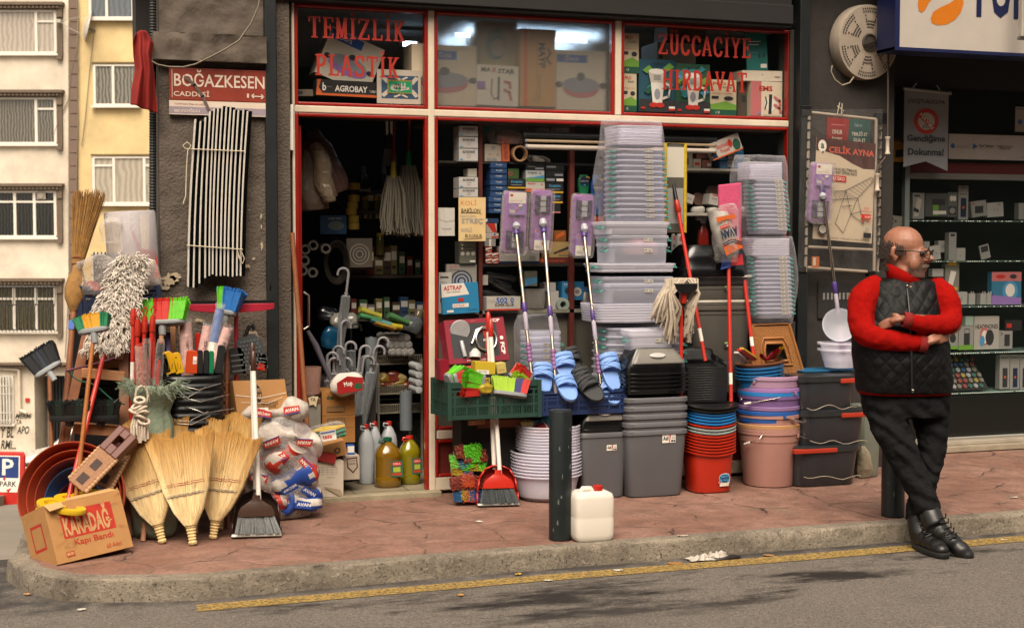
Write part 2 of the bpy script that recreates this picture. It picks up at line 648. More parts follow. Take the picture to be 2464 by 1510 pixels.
def worn(col,sc_=30,lo=.42,hi=.5):
 m=mk(col,.7,var=.15,vs=14.01+sc_*.001,world=True)
 n,l=m.node_tree.nodes,m.node_tree.links
 g=n.new('ShaderNodeNewGeometry').outputs['Position']
 a=n.new('ShaderNodeTexNoise')
 a.inputs['Scale'].default_value=sc_
 a.inputs['Detail'].default_value=6
 a.inputs['Roughness'].default_value=.7
 l.new(g,a.inputs['Vector'])
 r=n.new('ShaderNodeMapRange')
 r.inputs[1].default_value=lo
 r.inputs[2].default_value=hi
 l.new(a.outputs[0],r.inputs[0])
 t=n.new('ShaderNodeBsdfTransparent')
 mx=n.new('ShaderNodeMixShader')
 l.new(r.outputs[0],mx.inputs[0])
 l.new(t.outputs[0],mx.inputs[1])
 l.new(n['Principled BSDF'].outputs[0],mx.inputs[2])
 l.new(mx.outputs[0],n['Material Output'].inputs[0])
 return m
mb=MB()
for(a,b,c,d)in(((473,1454),(473,1470),(1232,1388),(1232,1403)),((1232,1388),(1232,1403),(2000,1326),(2000,1341)),((2000,1326),(2000,1341),(2900,1250),(2900,1264))):
 mb.add([PZ(*b,-.096),PZ(*d,-.096),PZ(*c,-.096),PZ(*a,-.096)],[(0,1,2,3)])
struct(mb.build('yellow_line',worn('#957a40',55,.33,.56)))
DB=44.0
OB=CAM+FW0*DB
MBG=Matrix(((RT.x,FW0.x,0,OB.x),(RT.y,FW0.y,0,OB.y),(0,0,1,0),(0,0,0,1)))
MBI=MBG.inverted()
def bl(px,py):
 d=ray(px,py)
 p=MBI@(CAM+d*(DB/d.dot(FW0)))
 return p.x,p.z
def bbox_(mb,x0,y0,x1,y1,t0,t1):
 a,b=bl(x0,y1),bl(x1,y0)
 return mb.box(a[0],t0,a[1],b[0],t1,b[1])
def pane_mat(col,wv):
 m=mk(col,.15,var=.0,coat=.4,vs=wv)
 if m.get('w'):
  return m
 m['w']=1
 n,l=m.node_tree.nodes,m.node_tree.links
 tc=n.new('ShaderNodeTexCoord')
 w=n.new('ShaderNodeTexWave')
 w.bands_direction='X'
 w.inputs['Scale'].default_value=wv
 w.inputs['Distortion'].default_value=5
 w.inputs['Detail'].default_value=2
 l.new(tc.outputs['Object'],w.inputs[0])
 mx=n.new('ShaderNodeMix')
 mx.data_type='RGBA'
 mx.blend_type='MULTIPLY'
 mx.inputs[0].default_value=.3 if wv<2.7 else.7
 mx.inputs[6].default_value=(*hx(col),1)
 l.new(w.outputs['Color'],mx.inputs[7])
 l.new(mx.outputs[2],n['Principled BSDF'].inputs['Base Color'])
 return m
FRAMEW=mk('#cfc8bd',.5,var=.05)
TRIM=mk('#665748',.85,var=.15,vs=3,bump=.3,bs=30)
CREAM=mk('#c6baa8',.9,var=.3,vs=.7,bump=.25,bs=25)
YELLOWW=mk('#c4ad7e',.9,var=.22,vs=.8,bump=.2,bs=25)
bw=E('apartment_building',MBG@V(bl(60,1075)[0],0,-5),'cream apartment block with brown window surrounds and graffiti by its door','building',rot=(0,0,-YAW))
LB=bw.matrix_basis.inverted()if False else None
bloc=bl(60,1075)
def bpart(mb,name,mat,parent,root=bw,**k):
 o=mb.build(name,mat,parent,**k)
 if parent is root:
  o.location=(-root['bx'],0,5)
 return o
bw['bx']=bloc[0]
mb=MB()
bbox_(mb,-400,-300,166,895,0,9)
bbox_(mb,-400,895,82,1140,0,9)
bbox_(mb,160,895,166,1140,0,9)
bbox_(mb,82,895,160,903,0,9)
bbox_(mb,82,903,160,1140,1.2,9)
bpart(mb,'wall',CREAM,bw)
mb=MB()
for i in range(30):
 y=-40+i*31.5
 bbox_(mb,166,y,187,y+29.5,-.05,6)
bpart(mb,'corner_blocks',mk('#6d5c50',.9,var=.1,vs=2),bw)
def far_window(root,x0,y0,x1,y1,vs_,hs_,col,wv,side_open=None):
 mb=MB()
 t=5
 bbox_(mb,x0,y0,x1,y0+t,-.07,.0)
 bbox_(mb,x0,y1-t,x1,y1,-.07,0)
 for x in[x0,x1-t]+list(vs_):
  bbox_(mb,x,y0+t,x+t,y1-t,-.07,0)
 for(xa,xb,y)in hs_:
  bbox_(mb,xa,y,xb,y+t,-.06,0)
 bbox_(mb,x0-4,y1,x1+5,y1+5,-.14,0)
 fr=bpart(mb,'window',FRAMEW,root,root=root)
 mb=MB()
 bbox_(mb,x0+2,y0+2,x1-2,y1-2,-.02,0)
 mb.build('pane',pane_mat(col,wv),fr)
 return fr
for(y0,y1,col,wv,vs_,hs_)in((25,130,'#a89d90',2.2,(86,),((92,137,50),)),(235,347,'#6f6a60',3.4,(86,),((92,137,260),)),(459,571,'#2c2e2c',3.0,(35,82),((0,137,483),)),(686,797,'#55513f',4.5,(33,86),((-60,137,716),))):
 far_window(bw,-70,y0,137,y1,vs_,hs_,col,wv)
 mb=MB()
 bbox_(mb,-80,y0-17,156,y0-10,-.28,0)
 bbox_(mb,-80,y0-10,153,y0-3,-.2,0)
 for i in range(24):
  bbox_(mb,-80+i*9.6,y0-8,-75+i*9.6,y0-3,-.24,-.2)
 bbox_(mb,140,y0-3,152,y0+18,-.16,0)
 for kx in(141,144.5,148):
  bbox_(mb,kx,y0+18,kx+3,y1+6,-.11,0)
 bbox_(mb,139,y1+6,152,y1+14,-.16,0)
 bpart(mb,'window_surround',TRIM,bw)
mb=MB()
bbox_(mb,91,462,112,480,-.1,-.05)
mb.X=None
a=bl(101,471)
mb.cyl((a[0],-.13,a[1]),(a[0],-.1,a[1]),.09,n=16)
bpart(mb,'fan_vent',mk('#8d8577',.6),bw)
mb=MB()
for i in range(24):
 x=-68+i*9
 pts=[]
 for t in range(9):
  yy=lerp(684,797,t/8)
  bulge=-.25-.25*math.sin(max(0,(t-3)/5)*PI)
  xx,zz=bl(x+(3 if t in(5,6)else 0),yy)
  pts.append((xx,bulge,zz))
 mb.tube(pts,.012,5)
for y in(690,732,792):
 a,b=bl(-70,y),bl(137,y)
 mb.tube([(a[0],-.27,a[1]),(b[0],-.27,b[1])],.018,5)
bpart(mb,'window_grille',mk('#191716',.6),bw)
mb=MB()
bbox_(mb,-120,871,166,876,-.3,0)
bbox_(mb,-120,876,160,882,-.2,0)
for i in range(26):
 bbox_(mb,-60+i*8.6,877,-56+i*8.6,882,-.24,-.2)
bpart(mb,'cornice',TRIM,bw)
far_window(bw,-60,902,34,1018,(0,18),(),'#3c3835',5)
mb=MB()
for x in range(-50,34,7):
 bbox_(mb,x,903,x+2,1016,-.2,-.16)
for y in(925,945,990,1008):
 bbox_(mb,-56,y,33,y+2,-.21,-.15)
bpart(mb,'window_grille',mk('#b8b2a6',.5),bw)
mb=MB()
for A,B in(((0,885),(48,888)),((48,888),(50,985)),((50,985),(66,992))):
 a,b=bl(*A),bl(*B)
 mb.tube([(a[0],-.1,a[1]),(b[0],-.1,b[1])],.05,8)
bpart(mb,'drain_pipe',CREAM,bw)
mb=MB()
bbox_(mb,98,905,160,1130,.9,1.0)
for i in range(7):
 bbox_(mb,100+i*8,912,102+i*8,1120,.8,.9)
bpart(mb,'door',mk('#121212',.5),bw)
mb=MB()
bbox_(mb,62,957,72,966,-.05,0)
bpart(mb,'number_plate',mk('#a32217',.5),bw)
GRAF=mk('#27241f',.8,var=0)
mb=MB()
for t,x0,y0,x1,y1 in(('MERMi',37,994,74,1006),('TA',38,1008,52,1020),('APO',41,1024,69,1043),('RMi...',2,1058,38,1080),('Y BL',0,1026,32,1052)):
 a,b=bl(x0,y1),bl(x1,y0)
 mb.text(t,a[0],a[1],b[0]-a[0],b[1]-a[1],-.012,.015,slant=.1)
bpart(mb,'graffiti',GRAF,bw)
yb=E('apartment_building',MBG@V(bl(300,1075)[0],0,-5),'yellow rendered apartment block with white windows beside the cream one','building',rot=(0,0,-YAW))
yb['bx']=bl(300,1075)[0]
mb=MB()
bbox_(mb,187,-300,600,1140,.05,9)
bpart(mb,'wall',YELLOWW,yb,root=yb)
far_window(yb,226,155,335,255,(271,),(),'#7b776c',2.8)
far_window(yb,224,376,390,491,(273,346),((224,276,396),(348,390,396)),'#a59c8c',1.7)
far_window(yb,215,-70,323,46,(255,),(),'#5a6066',2.0)
far_window(yb,224,608,300,700,(262,),((224,300,640),),'#3d4240',4.0)
mb=MB()
for x in range(230,300,9):
 bbox_(mb,x,606,x+2,700,-.2,-.16)
for y in(612,622,660):
 bbox_(mb,224,y,300,y+2.5,-.21,-.15)
bpart(mb,'window_grille',mk('#1c1a18',.6),yb,root=yb)
mb=MB()
bbox_(mb,222,150,340,154,-.1,.05)
bbox_(mb,220,371,395,375,-.1,.05)
bpart(mb,'lintel',mk('#6d5a37',.9),yb,root=yb)
dsh=E('satellite_dish',MBG@V(*[bl(206,62)[0],-.1,bl(206,62)[1]]),'white satellite dish on the yellow wall, seen almost edge on','satellite dish',rot=(0,0,-YAW))
mb=MB()
N_=20
for rr_ in range(1):
 rg=[]
 for r in(0.02,.16,.3,.42,.46):
  rg.append([V(0,.25*r*r*2,0)+V(r*math.cos(2*PI*k/N_)*.95,0,r*math.sin(2*PI*k/N_))for k in range(N_)])
 mb.loft(rg,True,False)
o=mb.build('reflector',mk('#bdb9b0',.45),dsh,smooth=40,solid=.015)
o.rotation_euler=(rad(-12),rad(14),rad(-72))
mb=MB()
mb.tube([(-.05,0,-.3),(-.5,-.1,-.08),(-.72,-.15,.1)],.012,6)
mb.tube([(.1,0,.3),(-.72,-.15,.1)],.008,5)
mb.cb((-.74,-.15,.1),.12,.1,.1)
mb.build('feed_arm',mk('#a39d92',.5),dsh)
mb=MB()
mb.tube([(.05,.02,0),(.1,.05,-.1),(.3,.12,-.16)],.03,6)
mb.build('wall_bracket',mk('#55504a',.6),dsh)
def far_cable(pts,label,off=-.06,col='#7a6f60'):
 mb=MB()
 P=[]
 for x,y in pts:
  a=bl(x,y)
  P.append(MBG@V(a[0],off,a[1]))
 mb.tube(P,.014,5)
 return tag(mb.build('cable',mk(col,.7),smooth=60),label,'cable')
far_cable([(186,0),(188,70),(186,120),(172,175),(166,240),(150,275),(142,290),(130,330)],'slack pale cable crossing the brown corner blocks of the cream block')
far_cable([(189,0),(189,250),(186,420),(178,560),(166,700),(158,860)],'long cable hanging straight down the joint between cream and yellow blocks')
far_cable([(228,60),(216,170),(206,280),(197,350)],'thin cable hanging below the satellite dish on the yellow wall',-.02)
def white_car():
 D=27.0
 o0=PD(150,1075,D)
 gz=hill(o0.y)
 c=E('parked_car',(o0.x,o0.y,gz),'white car parked down the side street, half hidden behind the leaning tubs','car',rot=(0,0,-YAW+rad(4)))
 w=.85
 side=[(-1.0,.25),(-1.02,.55),(-.92,.72),(-.35,.86),(-.2,.9),(.35,1.38),(.6,1.46),(2.2,1.46),(2.75,1.3),(2.95,.9),(2.95,.3)]
 mb=MB()
 n=len(side)
 rings=[]
 for yy,s,dz in((-w,.97,0),(-w*.96,1.0,.0),(w*.96,1.0,0),(w,.97,0)):
  rings.append([V(1+(x-1)*s,yy+(.12 if z>1 and yy<0 else 0)-(.12 if z>1 and yy>0 else 0),.6+(z-.6)*s)for x,z in side])
 mb.loft(rings)
 mb.build('body',mk('#cfccc6',.3,coat=.5,var=.04),c,smooth=30,bev=.03,fix=True)
 G=mk('#15191b',.08,var=0)
 mb=MB()
 for pts in([(-.02,.95),(.4,1.32),(.75,1.36),(.75,.95)],[(.82,.95),(.82,1.36),(1.7,1.36),(1.7,.95)]):
  mb.add([(p[0],-w-.012+(.10 if p[1]>1 else.0),p[1])for p in pts],[(0,1,2,3)])
 mb.add([(-.24,-.62,.93),(-.24,.62,.93),(.33,.6,1.375),(.33,-.6,1.375)],[(0,1,2,3)])
 mb.build('window',G,c)
 for x in(-.4,2.3):
  wb=MB()
  wb.cyl((x,-w-.02,.3),(x,-w+.16,.3),.31,n=24)
  wh=wb.build('wheel',mk('#141414',.8),c,smooth=40)
  wb=MB()
  wb.cyl((x,-w-.03,.3),(x,-w-.02,.3),.19,n=16)
  wb.build('rim',STEEL,wh)
 mb=MB()
 mb.add([(-.99,-w*.8,.62),(-.75,-w-.01,.66),(-.55,-w-.01,.78),(-.90,-w*.8,.74)],[(0,1,2,3)])
 mb.build('headlight',mk('#c9cdd0',.1,coat=1,var=0),c)
 mb=MB()
 mb.sphere((.12,-w-.1,.98),.09,10,(.8,1,.7))
 mb.build('mirror',mk('#cfccc6',.3,var=.04),c,smooth=60)
white_car()
mb=MB()
P=[PD(*p,22)for p in((55,1118),(150,1109),(215,1113))]
mb.tube(P,.03,8)
for p in((88,1113),(190,1112)):
 a=PD(*p,22)
 mb.tube([a,a+V(0,0,-1.0)],.03,8)
tag(mb.build('railing',mk('#1b1b1b',.5),smooth=50),'low black pipe railing in front of the parked car','railing')
a,b=PD(-14,1216,21),PD(43,1090,20.8)
ps=E('parking_sign',a,'red plastic board reading P and OTOPARK standing on the far pavement','sign',rot=(0,0,-YAW+rad(-6)))
w_,h_=(b-a).dot(RT)+.05,b.z-a.z
mb=MB()
mb.X=Matrix.Rotation(rad(-4),4,'X')
for p in((0,0),):
 mb.loft([[V(0,-.03,0),V(w_,-.03,0),V(w_,.03,0),V(0,.03,0)],[V(.0,-.03,h_*.93),V(w_,-.03,h_*.93),V(w_,.03,h_*.93),V(.0,.03,h_*.93)],[V(.03,-.03,h_),V(w_-.03,-.03,h_),V(w_-.03,.03,h_),V(.03,.03,h_)]])
mb.build('board',mk('#b3231b',.5,var=.15,vs=8),ps,bev=.02)
mb=MB()
mb.X=Matrix.Rotation(rad(-4),4,'X')
MT=[]
mb.prints([('r',-.3,.26,.86,.93,LABEL),('r',-.3,.52,.82,.91,mk('#16316f',.5,var=.05)),('t','P',.28,.57,.66,.87,LABEL,.02),('t','OTOPARK',-.3,.36,.76,.46,DKTXT,.02),('p',[(.3,.5),(.42,.56),(.38,.46)],mk('#b3231b',.5,var=0)),('p',[(.42,.3),(.6,.34),(.5,.25)],mk('#b3231b',.5,var=0))],w_,h_,-.034,mats=MT)
mb.build('sign_face',MT,ps)
PLASTER=mk('#5a5047',.95,var=.3,vs=4.0,bump=1.0,bs=70,world=True)
PLASTER2=mk('#574d44',.95,var=.3,vs=5,bump=.8,bs=22,world=True)
DARKSTEEL=mk('#15191a',.45,var=.25,vs=5,bump=.05)
SHOP=E('shop_building',(0,0,0),'hardware shop building with rough grey pillar and red and white shopfront','building')
zt=PY(1232,24,-.2).z
xp0,xp1=PY(386,600,-.16).x,PY(641,600,-.16).x
def rough_block(x0,x1,z0,z1,y,dep,amp,step=.03):
 mb=MB()
 nu,nv=max(2,int((x1-x0)/step)),max(2,int((z1-z0)/step))
 def fr(u,v):
  x,z=lerp(x0,x1,u),lerp(z0,z1,v)
  return V(x,y-amp*(.5+noise.fractal(V(x*14,2.2,z*14),1.0,2.0,4)),z)
 mb.grid(fr,nu,nv)
 for xx,ed in((x0,0),(x1,1)):
  def fs(u,v,xx=xx,ed=ed):
   p=fr(ed,v)
   return V(xx,lerp(p.y,y+dep,u),p.z)
  mb.grid(fs,3,nv)
 mb.add([fr(0,1),fr(1,1),V(x1,y+dep,z1),V(x0,y+dep,z1)],[(0,1,2,3)])
 mb.add([fr(0,0),fr(1,0),V(x1,y+dep,z0),V(x0,y+dep,z0)],[(3,2,1,0)])
 return mb
zl0,zl1=PY(500,152,-.16).z,PY(500,86,-.16).z
rough_block(xp0,xp1,-.02,zl0,-.16,.5,.012).build('pillar',PLASTER,SHOP,smooth=60)
rough_block(xp0-.03,xp1,zl0+.002,zl1,-.22,.5,.03).build('ledge',PLASTER2,SHOP,smooth=60)
rough_block(xp0+.01,xp1,zl1+.002,3.8,-.13,.5,.022).build('pillar',PLASTER2,SHOP,smooth=60)
SCR=mk('#a8977f',.9,var=.2,vs=20)
def blot(cx,cz,w,h,y,seed,n=26):
 pts=[]
 for i in range(n):
  t=2*PI*i/n
  r=.6+.5*noise.noise(V(math.cos(t)*2.2,math.sin(t)*2.2,seed))+.25*noise.noise(V(math.cos(t)*6,math.sin(t)*6,seed))
  pts.append((cx+w*r*math.cos(t),cz+h*r*math.sin(t)))
 return MB().poly(pts,y).build('paint_scrape',SCR,SHOP)
for(px,py,w,h)in((408,672,.07,.05),(422,664,.05,.03),(398,690,.03,.025),(628,520,.008,.03),(630,590,.010,.04),(629,545,.006,.02),(596,640,.025,.02),(610,622,.012,.01),(610,800,.05,.014),(480,770,.04,.012),(420,778,.05,.015),(590,480,.008,.006),(600,505,.006,.006),(615,815,.03,.04),(650,690,.006,.03)):
 a=PY(px,py,-.185)
 blot(a.x,a.z,w,h,-.186 if px<640 else-.2,px*.37+py)
mb=MB()
mb.add([(xp0,.3,-3),(xp0+.9,9,-6),(xp0+.9,9,9),(xp0,.3,9)],[(0,1,2,3)])
mb.add([(xp0-.02,-.12,3.9),(xp1+8,-.12,3.9),(xp1+8,-.12,9),(xp0-.02,-.12,9)],[(0,1,2,3)])
mb.add([(xp0-.02,-.12,3.9),(xp0,.3,3.9),(xp0,.3,9),(xp0-.02,-.12,9)],[(3,2,1,0)])
mb.build('wall',PLASTER2,SHOP)
mb=MB()
mb.box(-4.4+1.9,-.28,3.42,8,3.2,3.9)
mb.build('added_overhang',mk('#3c352e',.9),SHOP)  # unseen slab added to shade the top of the shopfront
a,b=PY(326,60,.35),PY(371,97,.35)
mb=MB()
mb.box(a.x,.32,b.z,b.x+.1,.6,3.6)
mb.build('meter_box',mk('#25211f',.7,var=.2),SHOP)
mb=MB()
pts=[PY(376,y,-.10)for y in(-40,110,250,400,560,700)]
pts=[V(p.x-.02,-.12,p.z)for p in pts]
R_=[]
Pn=[]
for i in range(220):
 t=i/219*5
 k=min(4,int(t))
 Pn.append(pts[k].lerp(pts[k+1],t-k))
 R_.append(.017+(.004 if i%2 else 0))
mb.tube(Pn,R_,8)
mb.build('conduit',mk('#121110',.6),SHOP)
def colbar(px0,px1,py,y0,y1,z0,z1,mb):
 return mb.box(PY(px0,py,y0).x,y0,z0,PY(px1,py,y0).x,y1,z1)
mb=MB()
colbar(642,669,600,-.20,.1,0,3.42,mb)
mb.build('steel_column',DARKSTEEL,SHOP,bev=.004)
mb=MB()
colbar(669.5,700,600,-.09,.1,0,zt,mb)
mb.build('jamb',PLASTER,SHOP)
xr=PY(1897,268,0).x
xwall=PY(1972,500,-.05).x
mb=MB()
colbar(1898,1921,500,-.05,.1,0,zt,mb)
mb.build('jamb',mk('#2e2b25',.9,var=.3,vs=6,bump=.3),SHOP)
mb=MB()
colbar(1922,1946,500,-.13,.12,0,3.42,mb)
mb.build('steel_column',mk('#101314',.45,var=.25,vs=5),SHOP,bev=.004)
mb=MB()
mb.box(PY(669.5,20,-.2).x,-.12,zt,PY(1921,40,-.2).x,.12,3.42)
mb.box(PY(669.5,20,-.2).x,-.14,zt+.02,PY(1921,40,-.2).x,-.12,zt+.14)
mb.build('shutter_box',mk('#14110f',.6,var=.2),SHOP,bev=.004)  # near-black: the shadow lying on this beam is put into its colour
mb=MB()
xq=PY(2132,500,.1).x
mb.box(PY(1946.5,500,-.05).x,.02,0,xq,.6,3.42)
mb.build('wall',mk('#2f2b28',.9,var=.3,vs=4,bump=.5,bs=18),SHOP)
RED=mk('#8a1609',.35,var=.14,vs=9,coat=.25)
ALU=mk('#c9b9a4',.45,var=.12,vs=5)
fr=E('x',(0,0,0),'','')
bpy.data.objects.remove(fr)
XF={k:PY(k,268,0).x for k in(700,707,716,722,1018,1027,1042,1050,1468,1475,1490,1497,1885,1896)}
zb=[PY(1232,y,0).z for y in(266,271.5,272,290,290.5,299)]
zA0,zA1,zB0,zB1,zC0,zC1=PY(800,257,0).z,PY(800,250,0).z,PY(800,274,0).z,PY(800,257,0).z,PY(800,283,0).z,PY(800,274,0).z
zsill=PY(1080,1032,0).z
mb=MB()
mb.box(XF[707],-.035,zB0,XF[1896],.03,zB1)
for a,b in((1027,1042),(1475,1490)):
 if a==1475:
  mb.box(XF[a],-.037,zB1,XF[b],.03,zt)
 else:
  mb.box(XF[a],-.037,.0,XF[b],.03,zt)
mb.box(XF[700],-.04,0,XF[707],.03,zt)
mb.box(XF[1050]-.01,-.03,zsill-.055,XF[1885],.03,zsill)
mb.box(XF[1042],-.03,.02,XF[1885],.03,.10)
wf=mb.build('window_frame',ALU,SHOP,bev=.006)
mb=MB()
def redframe(x0,x1,z0,z1,t=.02,bottom=True):
 mb.box(x0,-.032,z0,x0+t,.02,z1)
 mb.box(x1-t,-.032,z0,x1,.02,z1)
 mb.box(x0+t,-.032,z1-t,x1-t,.02,z1)
 if bottom:
  mb.box(x0+t,-.032,z0,x1-t,.02,z0+t)
redframe(XF[707]+.001,XF[1027]-.001,zB1+.001,zt-.001)
redframe(XF[1042]+.001,XF[1475]-.001,zB1+.001,zt-.001)
redframe(XF[1490]+.001,XF[1896],zB1+.001,zt-.001)
redframe(XF[707]+.001,XF[1027]-.001,.02,zB0-.001,bottom=False)
redframe(XF[1042]+.001,XF[1896],zsill+.001,zB0-.001)
redframe(XF[1042]+.001,XF[1042]+.20,.10,zsill-.057)
mb.build('glazing_bead',RED,wf,bev=.006)
mb=MB()
mb.box(XF[1042]+.02,-.005,.12,XF[1042]+.18,.01,zsill-.08)
mb.box(XF[1042]+.20,-.004,.10,XF[1885],.01,zsill-.06)
mb.build('kick_panel',mk('#5d1710',.6,var=.2),wf)
GLASS=clear('#2c302e',.02,.02,'window_glass',edge=.22,tt=.96)
for a,b,z0,z1 in((707,1027,zB1,zt),(1490,1896,zB1,zt),(1042,1896,zsill,zB0)):
 mb=MB()
 mb.add([(XF[a]+.005,-.008,z0),(XF[b]-.005,-.008,z0),(XF[b]-.005,-.008,z1),(XF[a]+.005,-.008,z1)],[(0,1,2,3)])
 mb.build('pane',GLASS,wf)
def frosted():
 m=bpy.data.materials.new('frosted_glass')
 m.use_nodes=True
 n,l=m.node_tree.nodes,m.node_tree.links
 r=n.new('ShaderNodeBsdfRefraction')
 r.inputs['Roughness'].default_value=.26
 r.inputs['IOR'].default_value=1.25
 r.inputs['Color'].default_value=(.93,.95,.96,1)
 t=n.new('ShaderNodeBsdfTransparent')
 gl=n.new('ShaderNodeBsdfDiffuse')
 gl.inputs[0].default_value=(.75,.74,.7,1)
 nb=n.new('ShaderNodeTexNoise')
 nb.inputs['Scale'].default_value=160
 tc=n.new('ShaderNodeTexCoord')
 l.new(tc.outputs['Object'],nb.inputs['Vector'])
 bp=n.new('ShaderNodeBump')
 bp.inputs['Strength'].default_value=.35
 bp.inputs['Distance'].default_value=.004
 l.new(nb.outputs[0],bp.inputs['Height'])
 l.new(bp.outputs[0],r.inputs['Normal'])
 a=n.new('ShaderNodeMixShader')
 a.inputs[0].default_value=.52
 b=n.new('ShaderNodeMixShader')
 b.inputs[0].default_value=.05
 l.new(t.outputs[0],a.inputs[1])
 l.new(r.outputs[0],a.inputs[2])
 l.new(a.outputs[0],b.inputs[1])
 l.new(gl.outputs[0],b.inputs[2])
 l.new(b.outputs[0],n['Material Output'].inputs[0])
 return m
mb=MB()
mb.box(XF[1042]+.005,-.012,zB1,XF[1475]-.005,-.006,zt)
o=mb.build('pane',frosted(),wf)
o['label']='frosted pane'
STR={'T':([[(.5,0),(.5,1)]],[(.25,0,.75,.07),(.02,.90,.98,1),(.02,.74,.14,.95),(.86,.74,.98,.95)]),'E':([[(.3,0),(.3,1)]],[(.05,0,.9,.09),(.05,.91,.9,1),(.3,.46,.7,.55),(.8,.0,.93,.24),(.8,.76,.93,1),(.62,.36,.72,.65)]),'M':([[(.18,0),(.18,1)],[(.82,0),(.82,1)],[(.2,.95),(.5,.1),(.8,.95)]],[(0,0,.36,.07),(.64,0,1,.07),(0,.93,.25,1),(.75,.93,1,1)]),'İ':([[(.5,0),(.5,1)]],[(.1,0,.9,.07),(.1,.93,.9,1),(.3,1.1,.7,1.25)]),'I':([[(.5,0),(.5,1)]],[(.1,0,.9,.07),(.1,.93,.9,1)]),'Z':([[(.15,.05),(.85,.95)]],[(.05,0,.95,.09),(.05,.91,.95,1),(.83,0,.96,.25),(.04,.76,.17,1)]),'L':([[(.3,0),(.3,1)]],[(.05,0,.92,.09),(.05,.93,.6,1),(.8,0,.94,.28)]),'K':([[(.25,0),(.25,1)],[(.3,.45),(.8,.97)],[(.4,.55),(.82,.03)]],[(.02,0,.48,.07),(.02,.93,.48,1),(.6,0,1,.07),(.6,.93,.98,1)]),'P':([[(.28,0),(.28,1)],[(.3,.95),(.6,.95),(.82,.86),(.84,.72),(.78,.56),(.6,.48),(.3,.48)]],[(.03,0,.6,.07),(.03,.93,.4,1)]),'A':([[(.12,.03),(.48,.97)],[(.5,.97),(.85,.03)]],[(0,0,.32,.07),(.64,0,1,.07),(.28,.30,.7,.38),(.36,.93,.62,1)]),'S':([[(.84,.80),(.7,.93),(.45,.96),(.22,.86),(.2,.68),(.4,.55),(.66,.45),(.82,.30),(.78,.12),(.55,.04),(.3,.06),(.14,.2)]],[(.78,.7,.9,.98),(.08,.02,.2,.32)]),'Ü':([[(.24,1),(.24,.3),(.32,.1),(.52,.04),(.72,.1),(.8,.3),(.8,1)]],[(.03,.93,.46,1),(.6,.93,.98,1),(.2,1.1,.4,1.25),(.6,1.1,.8,1.25)]),'C':([[(.86,.76),(.74,.92),(.5,.96),(.26,.84),(.16,.5),(.26,.16),(.5,.04),(.74,.08),(.88,.26)]],[(.8,.66,.92,.98)]),'Y':([[(.5,0),(.5,.45),(.18,.97)],[(.5,.45),(.84,.97)]],[(.25,0,.75,.07),(0,.93,.4,1),(.64,.93,1,1)]),'H':([[(.2,0),(.2,1)],[(.8,0),(.8,1)]],[(0,0,.4,.07),(0,.93,.4,1),(.6,0,1,.07),(.6,.93,1,1),(.2,.45,.8,.54)]),'R':([[(.26,0),(.26,1)],[(.3,.95),(.58,.95),(.78,.86),(.8,.74),(.72,.58),(.55,.5),(.3,.5)],[(.5,.5),(.84,.03)]],[(.03,0,.5,.07),(.03,.93,.4,1),(.7,0,1,.07)]),'D':([[(.24,0),(.24,1)],[(.26,.95),(.55,.95),(.78,.8),(.84,.5),(.78,.2),(.55,.05),(.26,.05)]],[(.03,0,.4,.07),(.03,.93,.4,1)]),'V':([[(.16,.97),(.5,.05)],[(.5,.05),(.84,.97)]],[(0,.93,.36,1),(.64,.93,1,1)]),}
def slab(mb,word,x0,z0,x1,z1,y):
 n=len(word)
 cw=[.62 if c in 'Iİ' else 1.0 for c in word]
 u=(x1-x0)/(sum(cw)+.1*(n-1))
 x=x0
 h=z1-z0
 k=0
 for c,cwi in zip(word,cw):
  w=u*cwi
  st,rc=STR[c]
  wd_=u*(.25 if c not in 'AVKMYS' else.22)
  for pl in st:
   pts=[V(x+w*a,0,z0+h*b)for a,b in pl]
   for A,B in zip(pts,pts[1:]):
    d=(B-A).normalized()
    nn=V(-d.z,0,d.x)*wd_/2
    e=d*(wd_*.25 if len(pts)>2 else 0)
    yy=y-.00004*(k%7)
    k+=1
    mb.add([V(0,yy,0)+A-e+nn,V(0,yy,0)+A-e-nn,V(0,yy,0)+B+e-nn,V(0,yy,0)+B+e+nn],[(0,1,2,3)])
  for a,b,c2,d2 in rc:
   yy=y-.0003-.00004*(k%7)
   k+=1
   mb.poly([(x+w*a,z0+h*b),(x+w*c2,z0+h*b),(x+w*c2,z0+h*d2),(x+w*a,z0+h*d2)],yy)
  x+=w+u*.1
for word,k,a,b,c,d in(('TEMİZLİK','G',250,225,1420,480),('PLASTİK','G',330,675,1345,928),('ZÜCCACİYE','I',610,440,1735,680),('HIRDAVAT','I',665,860,1685,1100)):
 mb=MB()
 slab(mb,word,*rq(k,a,b,c,d,-.012),-.0125)
 mb.build('lettering',mk('#98200f',.5,var=.05),wf)
mb=MB()
mb.box(XF[716]-.004,.03,.04,XF[722]+.012,.8,PY(720,300,0).z)
dl=mb.build('door',RED,SHOP,bev=.005)
mb=MB()
mb.tube([(XF[722]+.03,.1,1.0),(XF[722]+.06,.1,1.02),(XF[722]+.06,.1,1.2),(XF[722]+.03,.1,1.22)],.008,6)
mb.build('handle',CHROME,dl)
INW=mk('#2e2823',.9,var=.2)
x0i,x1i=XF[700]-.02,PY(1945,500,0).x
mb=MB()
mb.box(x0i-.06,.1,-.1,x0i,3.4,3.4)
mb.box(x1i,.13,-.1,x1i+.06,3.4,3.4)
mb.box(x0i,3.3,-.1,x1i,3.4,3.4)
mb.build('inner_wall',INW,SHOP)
mb=MB()
mb.box(x0i,.05,zt+.05,x1i,3.4,zt+.1)
mb.build('ceiling',mk('#c4ccd2',.9),SHOP)
mb=MB()
mb.box(XF[1050],.06,zB0-.03,XF[1885]+.02,.55,zB0-.012)
